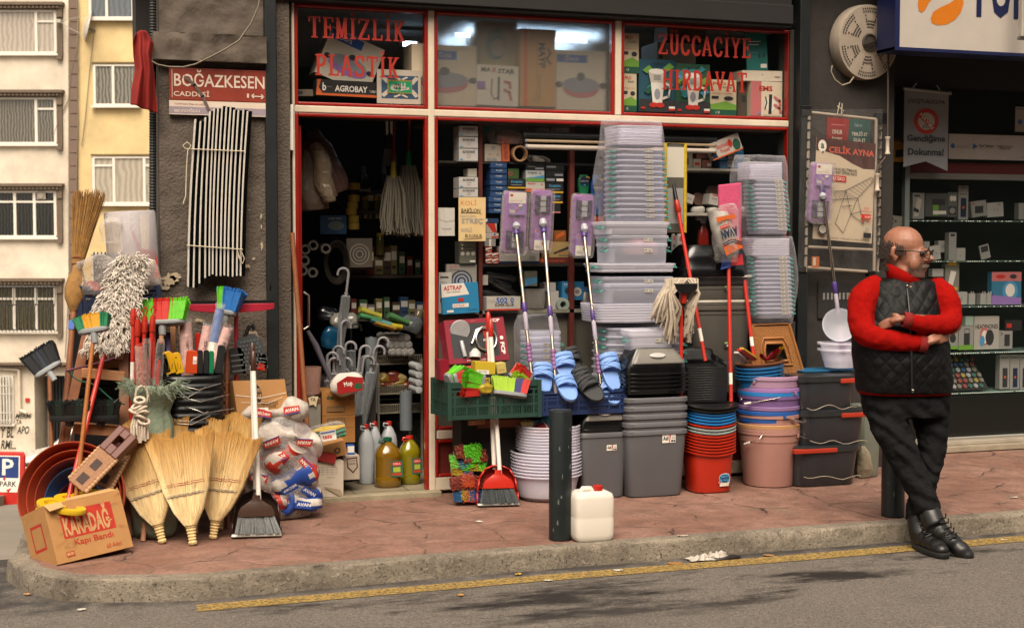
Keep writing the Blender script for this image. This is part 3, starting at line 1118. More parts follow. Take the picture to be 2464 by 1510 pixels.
mb.box(XF[716],.06,zB0+.01,XF[1018],.5,zB0+.028)
mb.build('shelf_board',mk('#3a2f26',.8),SHOP)
mb=MB()
mb.box(x0i,.02,-.1,x1i,3.4,.035)
mb.build('inner_base',mk('#5d564b',.8),SHOP)if False else None
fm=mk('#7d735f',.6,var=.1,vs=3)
mb=MB()
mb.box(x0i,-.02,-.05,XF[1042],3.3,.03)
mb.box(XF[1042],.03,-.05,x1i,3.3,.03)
n_,l_=fm.node_tree.nodes,fm.node_tree.links
br=n_.new('ShaderNodeTexBrick')
br.offset=0
br.inputs['Scale'].default_value=1
br.inputs['Brick Width'].default_value=.33
br.inputs['Row Height'].default_value=.33
br.inputs['Mortar Size'].default_value=.004
br.inputs['Color1'].default_value=(*hx('#857a64'),1)
br.inputs['Color2'].default_value=(*hx('#7b705c'),1)
br.inputs['Mortar'].default_value=(*hx('#3b352b'),1)
gp=n_.new('ShaderNodeNewGeometry')
l_.new(gp.outputs['Position'],br.inputs[0])
l_.new(br.outputs[0],n_['Principled BSDF'].inputs['Base Color'])
struct(mb.build('shop_floor',fm))
mb=MB()
mb.box(XF[707],-.10,-.02,XF[1027]+.06,-.02,.028)
mb.build('doorstep',mk('#8b8069',.8,var=.2,vs=8,bump=.3),SHOP,bev=.006)
TUBE=mk('#c4dcf0',.5,var=0,emit=7.0)
def lamp_tube(px0,px1,py,y,label):
 a,b=PY(px0,py,y),PY(px1,py,y)
 a.z=b.z=(a.z+b.z)/2
 t=E('tube_lamp',a,label,'lamp')
 L=b.x-a.x
 m=MB()
 m.cyl((0.03,0,0),(L-.03,0,0),.014,n=10)
 m.build('tube',TUBE,t,smooth=50)
 m=MB()
 m.box(0,-.025,.018,L,.025,.05)
 m.box(0,-.015,-.015,.028,.015,.018)
 m.box(L-.028,-.015,-.015,L,.015,.018)
 m.build('batten',mk('#b9b6ae',.5),t)
 return t
lamp_tube(958,1012,107,1.0,'lit white fluorescent tube behind the left upper pane')
lamp_tube(1085,1420,92,1.1,'lit fluorescent tube glowing behind the frosted upper pane')
mb=MB()
mb.box(-22,-20,-.12,22,-15,9.5)
ob_=E('unseen_street_building',V(0,-17,0),'plain grey building across the road behind the viewer','building')  # unseen house opposite, put in to block low sky and darken the shop
mb.X=None
o=mb.build('wall',mk('#4d443b',.9,var=.15,vs=1),ob_)
o.location=(0,17,0)
mb=MB()
for i in range(9):
 for j in range(3):
  mb.box(-20+i*4.6,-15.0,1.2+j*2.9,-18.2+i*4.6,-14.97,2.8+j*2.9)
o=mb.build('window_panes',mk('#20262a',.2),ob_)
o.location=(0,17,0)
def quadM(BL,BR,TL,depth):
 ex,ez=BR-BL,TL-BL
 ey=ez.cross(ex).normalized()*depth
 return Matrix(((ex.x,ey.x,ez.x,0),(ex.y,ey.y,ez.y,0),(ex.z,ey.z,ez.z,0),(0,0,0,1)))
def carton(pts,d,mat,prints,label,cat='box',name='carton',group=None,bev=.0,side=None,parent=None,top=None,open_=False):
 """box from three corners of its front face (bottom left, bottom right, top left)"""
 BL,BR,TL=pts
 w,h=(BR-BL).length,(TL-BL).length
 mb=MB()
 M=quadM(BL,BR,TL,1)
 mb.X=M
 mats=[mat]
 bx_=[(0,0,0),(1,0,0),(1,d,0),(0,d,0),(0,0,1),(1,0,1),(1,d,1),(0,d,1)]
 f=[(0,3,2,1),(0,1,5,4),(1,2,6,5),(2,3,7,6),(3,0,4,7)]
 if not open_:
  f.append((4,5,6,7))
 mb.add(bx_,f)
 if prints:
  mb.prints([p if p[0]!='l' else('l',p[1],p[2]/h,p[3])for p in prints],1,1,0,mats=mats)
 if side:
  mb.X=M@Matrix(((0,-1,0,0),(-d,0,0,d),(0,0,1,0),(0,0,0,1)))if False else M@Matrix(((0,1,0,0),(-d,0,0,d),(0,0,1,0),(0,0,0,1)))
  mb.prints(side,1,1,0,mats=mats)
 o=mb.build(name,mats,parent,loc=None if parent else BL)
 if label:
  tag(o,label,cat,group)
 return o
def fc(px0,py0,px1,py1,y,tilt=0.0,yaw=0.0):
 """three face corners of an upright rectangle seen at these pixels on plane y; tilt clockwise in degrees"""
 x0,z0,x1,z1=rect(px0,py0,px1,py1,y)
 c=V((x0+x1)/2,y,z0)
 w,h=x1-x0,z1-z0
 R=Matrix.Rotation(rad(yaw),3,'Z')@Matrix.Rotation(rad(tilt),3,'Y')
 return[c+R@V(-w/2,0,0),c+R@V(w/2,0,0),c+R@V(-w/2,0,h)]
def fq(k,a,b,c,d,y,tilt=0.0,yaw=0.0):
 p,r=q(k,a,b),q(k,c,d)
 return fc(p[0],p[1],r[0],r[1],y,tilt,yaw)
def strand(mb,a,b,r0,r1,n=3,mid=None):
 pts=[a,b]if mid is None else[a,mid,b]
 mb.tube(pts,[r0,r1]if mid is None else[r0,(r0+r1)*.55,r1],n,caps=False)
WOODP=mk('#7d4a28',.55,var=.22,vs=12)
WOODL=mk('#a87650',.6,var=.15,vs=10)
WOODO=mk('#94561c',.5,var=.22,vs=14)
REDP=mk('#b02416',.35,var=.08,coat=.2)
REDM=mk('#b4291b',.35,var=.1)
GREYP=mk('#77797a',.5,var=.08)
def pole(a,b,r,mat,name='handle',parent=None,n=12,loc=None):
 mb=MB()
 o0=loc or V(0,0,0)
 mb.cyl(a-o0,b-o0,r,n=n)
 return mb.build(name,mat,parent,smooth=50)
def brush_mesh(w,d,h,zones,spread=.25,n=420,r=.0028,wave=.05,arch=.0):
 """bristle block: rows of tufts standing on a plate, zones = material index by position along x"""
 mb=MB()
 for i in range(n):
  u,v=RN.random(),RN.random()
  z_=zones[min(len(zones)-1,int(u*len(zones)))]
  mb.cur=z_ if RN.random()>.06 else zones[min(len(zones)-1,max(0,int(u*len(zones)+RN.choice((-1,1)))))]
  x,y=(u-.5)*w,(v-.5)*d
  hh=h*(1+RN.uniform(-wave,wave))*(1-arch*(2*u-1)**2)
  a=V(x,y,0)
  b=V(x*(1+spread)+RN.uniform(-.006,.006),y*(1+spread*2.2)+RN.uniform(-.006,.006),hh)
  m=a.lerp(b,.5)+V(0,0,h*.03)
  mb.tube([a,m,b],[r*.8,r,r*1.3],3)
 rg=[]
 for t in(0,.5,.86):
  s=1+spread*t
  s2=1+spread*2.2*t
  rg.append((s,s2,h*t))
 Z=len(zones)
 for k in range(Z):
  mb.cur=zones[k]
  x0,x1=-w/2+w*k/Z,-w/2+w*(k+1)/Z
  mb.loft([[V(x0*s,-d/2*s2,z),V(x1*s,-d/2*s2,z),V(x1*s,d/2*s2,z),V(x0*s,d/2*s2,z)]for s,s2,z in rg])
 return mb
def axis_rot(dirv,face=None):
 """rotation whose z axis runs along dirv and whose -y looks at the camera as far as it can"""
 z=Vector(dirv).normalized()
 f=Vector(face)if face is not None else-FW0
 y=-(f-z*f.dot(z)).normalized()
 x=y.cross(z)
 return Matrix((x,y,z)).transposed().to_euler()
def broom(name,foot,head,w,d,h,zones,mats,hmat,label,hr=.0115,plate=None,spread=.25,n=420,cat='broom',tilt=0.0,arch=0.0,sock=None,group=None,wave=.05):
 """long-handled broom standing head up: foot and head are the ends of the handle"""
 e=E(name,foot,label,cat,group)
 L=(head-foot).length
 e.rotation_euler=axis_rot(head-foot)
 mb=MB()
 mb.cyl((0,0,0),(0,0,L),hr,hr*.95,n=12)
 mb.build('handle',hmat,e,smooth=50)
 pm=plate or GREYP
 mb=MB()
 mb.X=Matrix.Rotation(rad(tilt),4,'Y')
 mb.loft([ell(w/2*s,d/2*s,z,20,4)for s,z in((.9,0),(1,.006),(1,.018),(.97,.022))])
 mb.cyl((0,0,-.055),(0,0,.004),hr*1.35,hr*1.7,n=12)
 mb.build('head',pm,e,smooth=50,loc=(0,0,L))
 mb=brush_mesh(w*.96,d*.9,h,zones,spread,n,wave=wave,arch=arch)
 mb.build('bristles',mats,e,loc=V(0,0,L)+Matrix.Rotation(rad(tilt),3,'Y')@V(0,0,.02),rot=(0,rad(tilt),0))
 return e
def rope(mb,pts,r,n=6):
 mb.tube(pts,r,n)
def wobble(P,a,seed,f=9.0):
 return P+V(noise.noise(P*f+V(seed,0,0)),noise.noise(P*f+V(0,seed,5)),noise.noise(P*f+V(3,0,seed)))*a
def bag(name,c,sx,sy,h,mat,label,cat='plastic bag',group=None,seed=1.0,amp=.02,top=.35,n=36,m=22,knot=False,parent=None,e=2.6,f=9.0):
 """soft bag: base centre c, half sizes sx, sy, height h"""
 mb=MB()
 rings=[]
 for j in range(m+1):
  t=j/m
  s=.86+.14*math.sin(min(1,t*2.5)*PI/2)if t<.4 else 1.0
  if t>.62:
   q_=(t-.62)/.38
   s=lerp(1.0,top,q_*q_)
  rg=ell(sx*s,sy*s,h*t,n,e)
  rings.append([wobble(p,amp*(.3+.7*min(1,t*3)),seed,f)+V(0,0,0)for p in rg])
 if knot:
  rings.append([V(p.x*.25,p.y*.25,h*1.02)for p in ell(sx,sy,0,n,2)])
  rings.append([V(p.x*.5+noise.noise(p*40)*.02,p.y*.5,h*1.12+noise.noise(p*30+V(seed,0,0))*.03)for p in ell(sx,sy,0,n,2)])
 for r in rings:
  for p in r:
   if p.z<.004:
    p.z=.003
 mb.loft(rings,True,not knot)
 o=mb.build(name,mat,parent,smooth=180)
 if parent is None:
  o.location=c
  tag(o,label,cat,group)
 return o
TUBR=mk('#a04028',.42,var=.12,vs=5)
TUBB=mk('#2f5f92',.4,var=.1)
o0=PD(171,1191,7.0)
ax=(-FW0+V(0,0,.22)).normalized()
def basin(rad_,dep,mat,label,shift):
 mb=MB()
 prof=[(rad_*.74,dep),(rad_*.93,.03),(rad_*.965,.012),(rad_*.975,.002),(rad_*.985,-.006),(rad_*1.0,-.008),(rad_*1.015,.0),(rad_*1.012,.012),(rad_*.97,.02),(rad_*.95,.03),(rad_*.76,dep+.006)]
 mb.lathe([(r,-z)for r,z in prof],56,cap0=True,cap1=True)
 o=mb.build('basin',mat,smooth=60,fix=False)
 zq=ax.to_track_quat('Z','Y')
 o.rotation_euler=zq.to_euler()
 o.location=o0+shift
 return tag(o,label,'basin','nested washing basins')
back=-ax
R0=.264
for k,(rr,mat,label,s)in enumerate(((1.0,TUBR,'largest red-brown basin, outermost of the nest leaning by the kerb',0),(.885,TUBR,'second largest red-brown basin, just inside the outermost one',.004),(.78,TUBR,'third red-brown basin, just outside the big blue one',.008),(.655,TUBB,'larger blue basin set inside three red-brown ones',.014),(.43,TUBR,'small red-brown basin inside the larger blue basin',.03),(.33,TUBB,'smallest blue basin at the heart of the nest',.036))):
 sh=back*s+UP*(-.0)+RT*(.012*k if k<4 else.03)+UP*(-.01*k)
 basin(R0*rr,.17-.012*k,mat,label,sh)
mb=MB()
a=PZ(112,1318)
mb.box(a.x-.03,a.y,0,a.x+.05,a.y+.12,.06)
tag(mb.build('wood_block',WOODL,bev=.004),'small wooden block wedged under the tubs on the kerb corner','wood block')
BL,BR=PD(139,1359,6.62),PD(321,1326,6.90)
BL.z,BR.z=.003,.030
TL=PD(104,1216,6.66)
RPR=mk('#a92a18',.8,var=.25,vs=40)
kb=[('r',.16,.38,.845,.845,RPR),('t','KARADAĞ',.185,.41,.82,.84,CARDL,.035),('t','Kapı Bandı',.27,.215,.78,.345,RPR,.02),('t','60 Adet',.66,.075,.86,.15,RPR,.0),('r',.135,.085,.24,.165,RPR),('r',.145,.1,.23,.15,CARDL),('t','YERLİ',.165,.128,.225,.146,RPR),('t','ÜRETİM',.165,.104,.225,.122,RPR)]
for i in range(16):
 x,y=RN.uniform(.03,.95),RN.uniform(.03,.95)
 kb.append(('l',[(x,y),(x+RN.uniform(-.08,.08),y+RN.uniform(-.05,.05)),(x+RN.uniform(-.12,.12),y+RN.uniform(-.08,.08))],.0016,mk('#8a6038',.9,var=0)))
box=carton((BL,BR,TL),.26,CARD,kb,'battered open carton printed KARADAĞ in red, full of yellow tape rolls','box',open_=True,side=[('r',.25,.3,.75,.75,RPR),('r',.3,.35,.7,.7,CARD)])
M=Matrix.Translation(BL)@quadM(BL,BR,TL,1)
mb=MB()
mb.X=quadM(BL,BR,TL,1)
mb.add([(0,0,1),(.22,-.005,1.0),(.21,-.03,.90),(.02,-.035,.87)],[(0,1,2,3)])
mb.add([(.28,0,1),(.97,0,1),(.93,.04,1.075),(.36,.05,1.06)],[(0,1,2,3)])
mb.add([(1,.02,1),(1,.26,1),(1.05,.24,1.08),(1.06,.05,1.06)],[(0,1,2,3)])
mb.build('flap',CARDL,box,solid=.004)
mb=MB()
mb.X=quadM(BL,BR,TL,1)
mb.add([(.02,.01,.80),(.98,.01,.80),(.98,.25,.80),(.02,.25,.80)],[(0,1,2,3)])
mb.build('inner_sheet',CARD,box)
TAPEY=mk('#c9a31a',.35,var=.1,coat=.3)
for i,(u,v,w_,tl)in enumerate(((.17,.10,1.02,6),(.14,.08,.94,-4),(.45,.12,1.05,3),(.72,.13,1.04,-3),(.25,.02,.86,8),(.56,.10,.98,-5))):
 mb=MB()
 mb.lathe([(.05,0),(.098,0),(.1,.004),(.1,.02),(.098,.024),(.05,.024),(.05,0)],30,sx=.62,sy=.9,cap0=False)
 o=mb.build('tape_roll',TAPEY,smooth=40)
 o.location=M@V(u+.05,v,w_-.03)
 o.rotation_euler=(rad(tl),rad(-10+tl),rad(28+9*i))
 tag(o,('yellow tape roll in clear wrap, %s'%('lying at the left end of the KARADAĞ carton','under the leftmost one, half out of the carton','lying in the middle of the KARADAĞ carton','lying at the right end of the KARADAĞ carton','lowest, by the torn left corner','between the middle and right ones')[i]),'tape roll','yellow tape rolls in the carton')
def straw_mat():
 m=mk('#c09a55',.8,var=.3,vs=45)
 n,l=m.node_tree.nodes,m.node_tree.links
 tc=n.new('ShaderNodeTexCoord')
 mp=n.new('ShaderNodeMapping')
 mp.inputs['Scale'].default_value=(4,4,.12)
 l.new(tc.outputs['Object'],mp.inputs[0])
 for nd in n:
  if nd.type=='TEX_NOISE':
   l.new(mp.outputs[0],nd.inputs['Vector'])
 sp=n.new('ShaderNodeSeparateXYZ')
 l.new(tc.outputs['Object'],sp.inputs[0])
 mr=n.new('ShaderNodeMapRange')
 mr.inputs[1].default_value=.24
 mr.inputs[2].default_value=.56
 l.new(sp.outputs[2],mr.inputs[0])
 mx=n.new('ShaderNodeMix')
 mx.data_type='RGBA'
 mx.inputs[6].default_value=(*hx('#e2cc9c'),1)
 mx.inputs[7].default_value=(*hx('#bd8f47'),1)
 l.new(mr.outputs[0],mx.inputs[0])
 for nd in n:
  if nd.type=='MIX' and nd.blend_type=='MULTIPLY':
   l.new(mx.outputs[2],nd.inputs[6])
 return m
STRAW=straw_mat()
STRAWG=mk('#cdb27c',.75,var=.25,vs=60)
def fanw(z):
 P=[(.10,.028),(.13,.05),(.2,.088),(.3,.118),(.42,.145),(.56,.182)]
 for(a,b),(c,d)in zip(P,P[1:]):
  if z<=c:
   return lerp(b,d,(z-a)/(c-a))
 return P[-1][1]
def fant(z):
 return.026+.012*math.sin(min(1,max(0,(z-.1)/.25))*PI)-.006*max(0,z-.3)/.26
def straw_broom(label):
 e=E('straw_broom',(0,0,0),label,'straw broom','straw brooms stood heads up')
 mb=MB()
 NS=1500
 for i in range(NS):
  u=RN.uniform(-1,1)
  s=RN.choice((-1,-1,1))
  o_=RN.uniform(.75,1.06)
  zt_=.545+RN.uniform(-.018,.014)-.012*u*u+.012*math.sin(u*7)
  pts=[]
  for z in(.1,.17,.28,.42,zt_):
   w,t=fanw(z),fant(z)
   uu=u+RN.uniform(-.012,.012)
   pts.append((uu*w,s*t*math.sqrt(max(0,1-(uu*.98)**2*.85))*o_+RN.uniform(-.002,.002),z))
  r=RN.uniform(.0009,.0019)
  mb.tube(pts,[r*1.3,r*1.2,r*1.1,r,r*.7],3,caps=False)
 for i in range(26):
  u=RN.uniform(-1,1)
  z=RN.uniform(.25,.5)
  a=V(u*fanw(z),-fant(z),z)
  strand(mb,a,a+V(RN.uniform(-.05,.05),RN.uniform(-.03,0),RN.uniform(.03,.08)),.0008,.0004)
 mb.loft([ell(fanw(z)*.95,fant(z)*.72,z,24,2.4)for z in(.1,.15,.2,.3,.4,.5,.532)])
 mb.build('bristles',STRAW,e,smooth=60)
 mb=MB()
 pr=[(.013,0),(.021,.006),(.023,.016),(.017,.023)]
 z=.023
 for r in(.018,.019,.021,.023,.026,.028):
  pr+=[(r,z+.002),(r+.0035,z+.008),(r,z+.0145)]
  z+=.0155
 pr+=[(.03,z),(.022,z+.03),(.006,z+.045)]
 mb.lathe(pr,20,sy=.85,cap1=True)
 mb.build('handle',STRAWG,e,smooth=40)
 for(zz,mat)in((.315,mk('#8e2d22',.8,var=.1)),(.305,mk('#8e2d22',.8,var=.1)),(.262,mk('#c9bba0',.8,var=.1)),(.252,mk('#23395c',.8,var=.1))):
  mb=MB()
  pts=[]
  for k in range(49):
   t=2*PI*k/48
   w,th=fanw(zz)*1.005,fant(zz)*1.13
   pts.append((w*math.cos(t),th*math.copysign(abs(math.sin(t))**.8,math.sin(t)),zz+.003*math.sin(k*2.6)+.006*math.cos(t)))
  mb.tube(pts,.0016,5)
  mb.build('stitching',mat,e,smooth=60)
 return e
SB=straw_broom('front straw broom at the left of the row, fan leaning left')
LBm=[((394.8,1313),-15,-6,0,None),((463,1307.5),-8,-7,0,'middle straw broom of the front row, its whole fan in view'),((514.7,1300.6),8,-6,0,'right-hand front straw broom, next to the lobby dustpan'),((409,1300),-7,-8,.03,'back-row straw broom showing behind the left front broom'),((471,1293),0,-9,.03,'back-row straw broom with its handle behind the middle front broom'),((532,1285),4,-9,.03,'back-row straw broom furthest right, handle seen beside the front one')]
for i,(p,ry,rx,dz,lab)in enumerate(LBm):
 o=SB if i==0 else dup(SB,lab)
 g=PZ(*p)
 o.location=(g.x,g.y+(.07,-.03,.05,.1,.09,.1)[i],.0)
 o.rotation_euler=(rad(rx),rad(ry),rad(-18+(2,0,-4,6,-3,2)[i]))
 o.scale=(1.0,1.0,(1.0,1.0,.99,1.1,1.1,1.1)[i])
e=E('step_ladder',PZ(190,1215),'worn wooden step ladder behind the leaning tubs, black brush heads on it','ladder')
o0=e.location.copy()
def pc(px,py,y):
 return PY(px,py,y)-o0
def foot(px,py,y):
 p=PY(px,py,y)
 return p
def barp(mb,a,b,w,t,up=(0,1,0)):
 mb.bar(a,b,w,t,up)
def extend(a,b,z=-.0):
 """carry the line a->b on down to height z"""
 t=(a.z-z)/(a.z-b.z)
 return a.lerp(b,t)
for(p0,p1,y0,y1)in(((213,786),(152,1066),-.45,-.62),((296,800),(300,1040),-.45,-.62)):
 A,Bp=PY(*p0,y0),PY(*p1,y1)
 B0=extend(A,Bp,.003)
 mb=MB()
 mb.bar(A-o0,B0-o0,.05,.028,(0,1,0))
 mb.build('leg',WOODP,e,bev=.003)
for(p0,p1,y0,y1)in(((235,815),(178,1060),-.40,-.25),((288,810),(285,1050),-.40,-.25)):
 A,Bp=PY(*p0,y0),PY(*p1,y1)
 mb=MB()
 mb.bar(A-o0,extend(A,Bp,.003)-o0,.04,.024,(0,1,0))
 mb.build('leg',mk('#6d4326',.7,var=.2),e,bev=.003)
for(p0,p1,y)in(((196,889),(298,898),-.53),((176,1022),(297,1030),-.60),((204,838),(296,846),-.48)):
 mb=MB()
 A,Bp=PY(*p0,y)-o0,PY(*p1,y)-o0
 mb.bar(A,Bp,.09,.024,(0,0,1))
 mb.bar(A+V(0,-.05,-.012),Bp+V(0,-.05,-.012),.02,.05,(0,0,1))
 mb.build('step',WOODL,e,bev=.003)
for p0,p1 in(((205,880),(320,930)),((208,925),(330,975))):
 pass
mb=MB()
mb.tube([wobble(PY(lerp(162,300,t/10),lerp(890,975,t/10)+6*math.sin(t),-.66),.01,2)for t in range(11)],.004,5)
tag(mb.build('cord',mk('#1d5a45',.8),smooth=60),'thin dark green cord slung across the wooden ladder','cord')
mb=MB()
mb.tube([PY(158,892,-.68),PY(190,884,-.66),PY(240,872,-.62),PY(290,856,-.6)],.006,5)
tag(mb.build('cord',mk('#5a3244',.8),smooth=60),'purple twisted cord tied across the top of the wooden ladder','cord')
carton(fc(222,850,296,885,-.42),.2,CARD,[('t','2000',.55,.5,.8,.75,DKTXT),('r',.1,.2,.3,.6,CARDL)],'flat brown carton lying behind the top ladder step')
carton(fc(225,905,296,985,-.36),.2,mk('#8d8579',.8,var=.12),[('r',.6,.1,.95,.5,CARDL)],'grey-white carton lying behind the middle of the ladder')
BLKB=mk('#0c0d0d',.6,var=.2)
for(x0,x1,y,lab,yy)in((118,215,996,'black push-broom head without handle, nearer the wall corner on the ladder',-.72),(196,288,996,'black push-broom head without handle, next to the green sack',-.68)):
 a,b=PY(x0,y,yy),PY(x1,y,yy)
 e=E('push_broom',(a+b)/2,lab,'broom head','loose black broom heads',rot=(rad(8),0,rad(-6)))
 w=b.x-a.x
 mb=MB()
 mb.loft([ell(w/2*s,.035*s,z,20,6)for s,z in((.95,-.03),(1,-.024),(1,-.004),(.98,0))])
 mb.cyl((0,0,-.06),(0,0,-.03),.02,.024,n=12)
 mb.build('head',mk('#1d1f20',.5),e,smooth=45)
 brush_mesh(w*.95,.06,.065,[0,1,0,0,1,0],.12,380,.0024,wave=.12).build('bristles',[BLKB,mk('#12241a',.7)],e)
f_,h_=PZ(134,1185),PY(119,893,-.62)
f_=extend(h_,PY(124,1068,-.7),-.1)
broom('broom',f_,h_,.15,.05,.11,[0,0,1,0,0],[mk('#15171d',.6),mk('#2a2f3a',.6)],WOODP,'dark-bristled grey broom on a brown stick, standing alone at the far left',tilt=-28,spread=.3,plate=mk('#8d9193',.5),n=340)
A,Bp=PY(178,740,-.42),PY(150,1064,-.62)
f_=extend(A,Bp,.003)
e=E('straw_broom',f_,'long-handled straw broom with dark tan fan, tallest thing at the left corner','straw broom')
L=(A-f_).length
e.rotation_euler=axis_rot(A-f_)
mb=MB()
mb.cyl((0,0,0),(0,0,L),.017,.0155,n=12)
mb.build('handle',mk('#7d4a2a',.6,var=.25,vs=10),e,smooth=50)
STRD=mk('#85602f',.85,var=.35,vs=30)
mb=MB()
k=1.0
mb.lathe([(.018,L-.02),(.03,L),(.052,L+.05),(.056,L+.10),(.045,L+.16),(.026,L+.21),(.024,L+.25)],18,cap1=True)
for i in range(420):
 t=RN.uniform(0,2*PI)
 rr=math.sqrt(RN.random())
 a=V(.024*rr*math.cos(t),.02*rr*math.sin(t),L+.22)
 b=V(.03+.092*rr*math.cos(t),.035*rr*math.sin(t),L+.62+RN.uniform(-.03,.03))
 mb.tube([a,a.lerp(b,.5)+V(-.004,0,0),b],[.003,.0026,.0016],3,caps=False)
mb.build('bristles',STRD,e,smooth=40)
mb=MB()
for z in(L+.20,L+.235,L+.27,L+.155):
 mb.tube([V(.029*math.cos(2*PI*i/16),.027*math.sin(2*PI*i/16),z)for i in range(16)],.0025,5,closed=True)
mb.build('stitching',mk('#7a3328',.8),e)
mb=MB()
mb.box(-.015,-.019,L-.12,.015,-.0165,L-.07)
mb.build('sticker',BLUE,e)
NAVY=mk('#17243f',.5,var=.1)
def crate(name,c,w,d,h,mat,label,yaw=0,notch=True,group=None,vent=True):
 e=E(name,c,label,'crate',group,rot=(0,0,rad(yaw)))
 mb=MB()
 t=.008
 zs=[0,.03,h*.3,h*.42,h*.62,h*.72]
 for s in(-1,1):
  yy=s*d/2
  for z,hh in((0,.025),(h*.33,.012),(h*.58,.012),(h*.8-.012,.02)):
   mb.box(-w/2,yy-t/2,z,w/2,yy+t/2,z+hh)
  for i in range(8):
   x=-w/2+w*(i+.5)/8
   mb.box(x-.006,yy-t*.45,.024,x+.006,yy+t*.45,h*.8)
  if vent:
   for i in range(52):
    x=-w/2+w*(i+.5)/52
    mb.box(x-.0022,yy-t*.35,h*.12,x+.0022,yy+t*.35,h*.56)
  for xx,sx in((-w/2,1),(w/2,-1)):
   mb.prism([(xx,h*.8),(xx+sx*w*.2,h*.8),(xx+sx*w*.12,h),(xx,h)],yy-t/2,yy+t/2)
 for s in(-1,1):
  xx=s*w/2
  for z,hh in((0,.03),(h*.4,.015),(h-.03,.03)):
   mb.box(xx-t/2,-d/2,z,xx+t/2,d/2,z+hh)
  for i in range(7):
   y=-d/2+d*(i+.5)/7
   mb.box(xx-t*.45,y-.005,.03,xx+t*.45,y+.005,h-.03)
  for yy in(-d/2,d/2):
   mb.box(xx-.012,yy-.012,-.001,xx+.012,yy+.012,h+.002)
 mb.build('side',mat,e)
 mb=MB()
 mb.box(-w/2+t,-d/2+t,.002,w/2-t,d/2-t,.008)
 mb.build('base',mat,e)
 return e
a,b=PY(190,756,-.28),PY(376,756,-.28)
crate('crate',((a+b)/2),(b-a).x,.3,PY(300,684,-.28).z-a.z,NAVY,'dark blue plastic crate high up behind the white shaggy mop, bags piled in it')
e=E('plastic_stand',V((a.x+b.x)/2,-.27,0),'dark stack of crates carrying the blue crate behind the ladder','stand')
mb=MB()
for i in range(3):
 z=i*a.z/3
 mb.box(-.24,-.13,z+.004,.24,.13,z+a.z/3-.02)
 mb.box(-.25,-.14,z+a.z/3-.05,.25,.14,z+a.z/3-.004)
mb.build('body',mk('#14161a',.6),e,bev=.004)
WRAP=clear('#d5cfd2',.42,.25,'bubble_wrap',bump=.35,bs=90,edge=.35)
a,b=PY(324,690,-.22),PY(322,508,-.22)
mb=MB()
mb.lathe([(.125,0),(.135,.01),(.136,b.z-a.z-.01),(.128,b.z-a.z)],40,cap1=True)
mb.lathe([(.05,.0),(.05,b.z-a.z)],18)
o=mb.build('bubble_wrap_roll',WRAP,smooth=50,loc=a)
o.rotation_euler=(0,rad(-3),0)
tag(o,'upright roll of bubble wrap against the pillar edge, topmost in the corner','wrap roll')
bag('plastic_bag',PY(268,585,-.34),.06,.03,.15,FILM,'crumpled clear sheet sticking out left of the bubble wrap roll',seed=4,amp=.05,top=.5)
bag('plastic_bag',PY(232,712,-.38),.10,.07,.21,clear('#d8cfc8',.12,.1,'plastic_film',bump=.8,bs=18,edge=.5),'clear rustling bag in the blue crate, left of the white shaggy mop',seed=7,amp=.04)
bag('plastic_bag',PY(342,700,-.38),.09,.07,.17,clear('#d8cfc8',.12,.1,'plastic_film',bump=.8,bs=18,edge=.5),'clear rustling bag in the blue crate, right of the white shaggy mop',seed=9,amp=.04)
bag('cloth_bundle',PY(222,716,-.36),.05,.05,.09,mk('#8c3b36',.8,var=.3),'reddish cloth bundle showing through the left clear bag','bundle',seed=3,amp=.03)
a=PY(362,672,-.3)
e=E('dustpan',a,'red plastic dustpan upended between shaggy mop and pillar','dustpan',rot=(rad(-8),rad(-6),0))
mb=MB()
mb.prism([(-.05,0),(.05,0),(.045,.16),(-.035,.17)],-.006,.006)
mb.bar((-.035,0,.16),(-.07,0,.30),.016,.012,(0,1,0))
mb.build('pan',REDP,e,bev=.003)
a,top=PY(172,1168,-1.0),PY(252,842,-.58)
f_=extend(top,PY(172,1168,-.95),.05)
e=E('shaggy_mop',f_,'big white shaggy flat mop head-up on a thin red metal handle','mop')
mb=MB()
mb.cyl((0,0,0),top-f_,.0125,n=12)
mb.build('handle',REDM,e,smooth=50)
mb=MB()
ap=lerp(0,1,.2)
qv=(top-f_)
mb.cyl(qv*.055,qv*.155,.0132,n=12)
mb.build('sticker',LABEL,e,smooth=50)
COT=mk('#c9c0b5',.9,var=.12,vs=14)
mb=MB()
P0,P1=PY(252,838,-.56)-f_,PY(318,618,-.50)-f_
axx=(P1-P0)
sx=V(1,-.1,0)
for i in range(1350):
 u,t=RN.uniform(-1,1),RN.uniform(-.0,1.0)
 hw=.083+.01*math.sin(t*5)
 edge_=max(abs(u),abs(2*t-1)**1.5)
 c=P0+axx*t+sx*(u*hw)+V(0,-.02*(1-u*u)-RN.random()*.012,0)
 d=(sx*u*.6+axx.normalized()*(2*t-1)*.35+V(RN.uniform(-.6,.6),RN.uniform(-.9,-.1),RN.uniform(-.7,.35))).normalized()
 ln=RN.uniform(.022,.04)*(1.35 if edge_>.8 else 1)
 s2=V(RN.uniform(-1,1),RN.uniform(-.3,.3),RN.uniform(-1,1))*.012
 mb.tube([c,c+d*ln*.5+s2,c+d*ln+V(0,0,-.008),c+d*ln*1.1+s2*.5+V(0,.004,-.016)],[.0032,.0036,.0032,.002],4,caps=False)
mb.X=None
mb.build('mop_head',COT,e,smooth=60)
mb=MB()
mb.add([P0-sx*.075,P0+sx*.075,P1+sx*.08,P1-sx*.08],[(0,1,2,3)])
mb.build('pad',mk('#a89c90',.9),e,solid=.02)
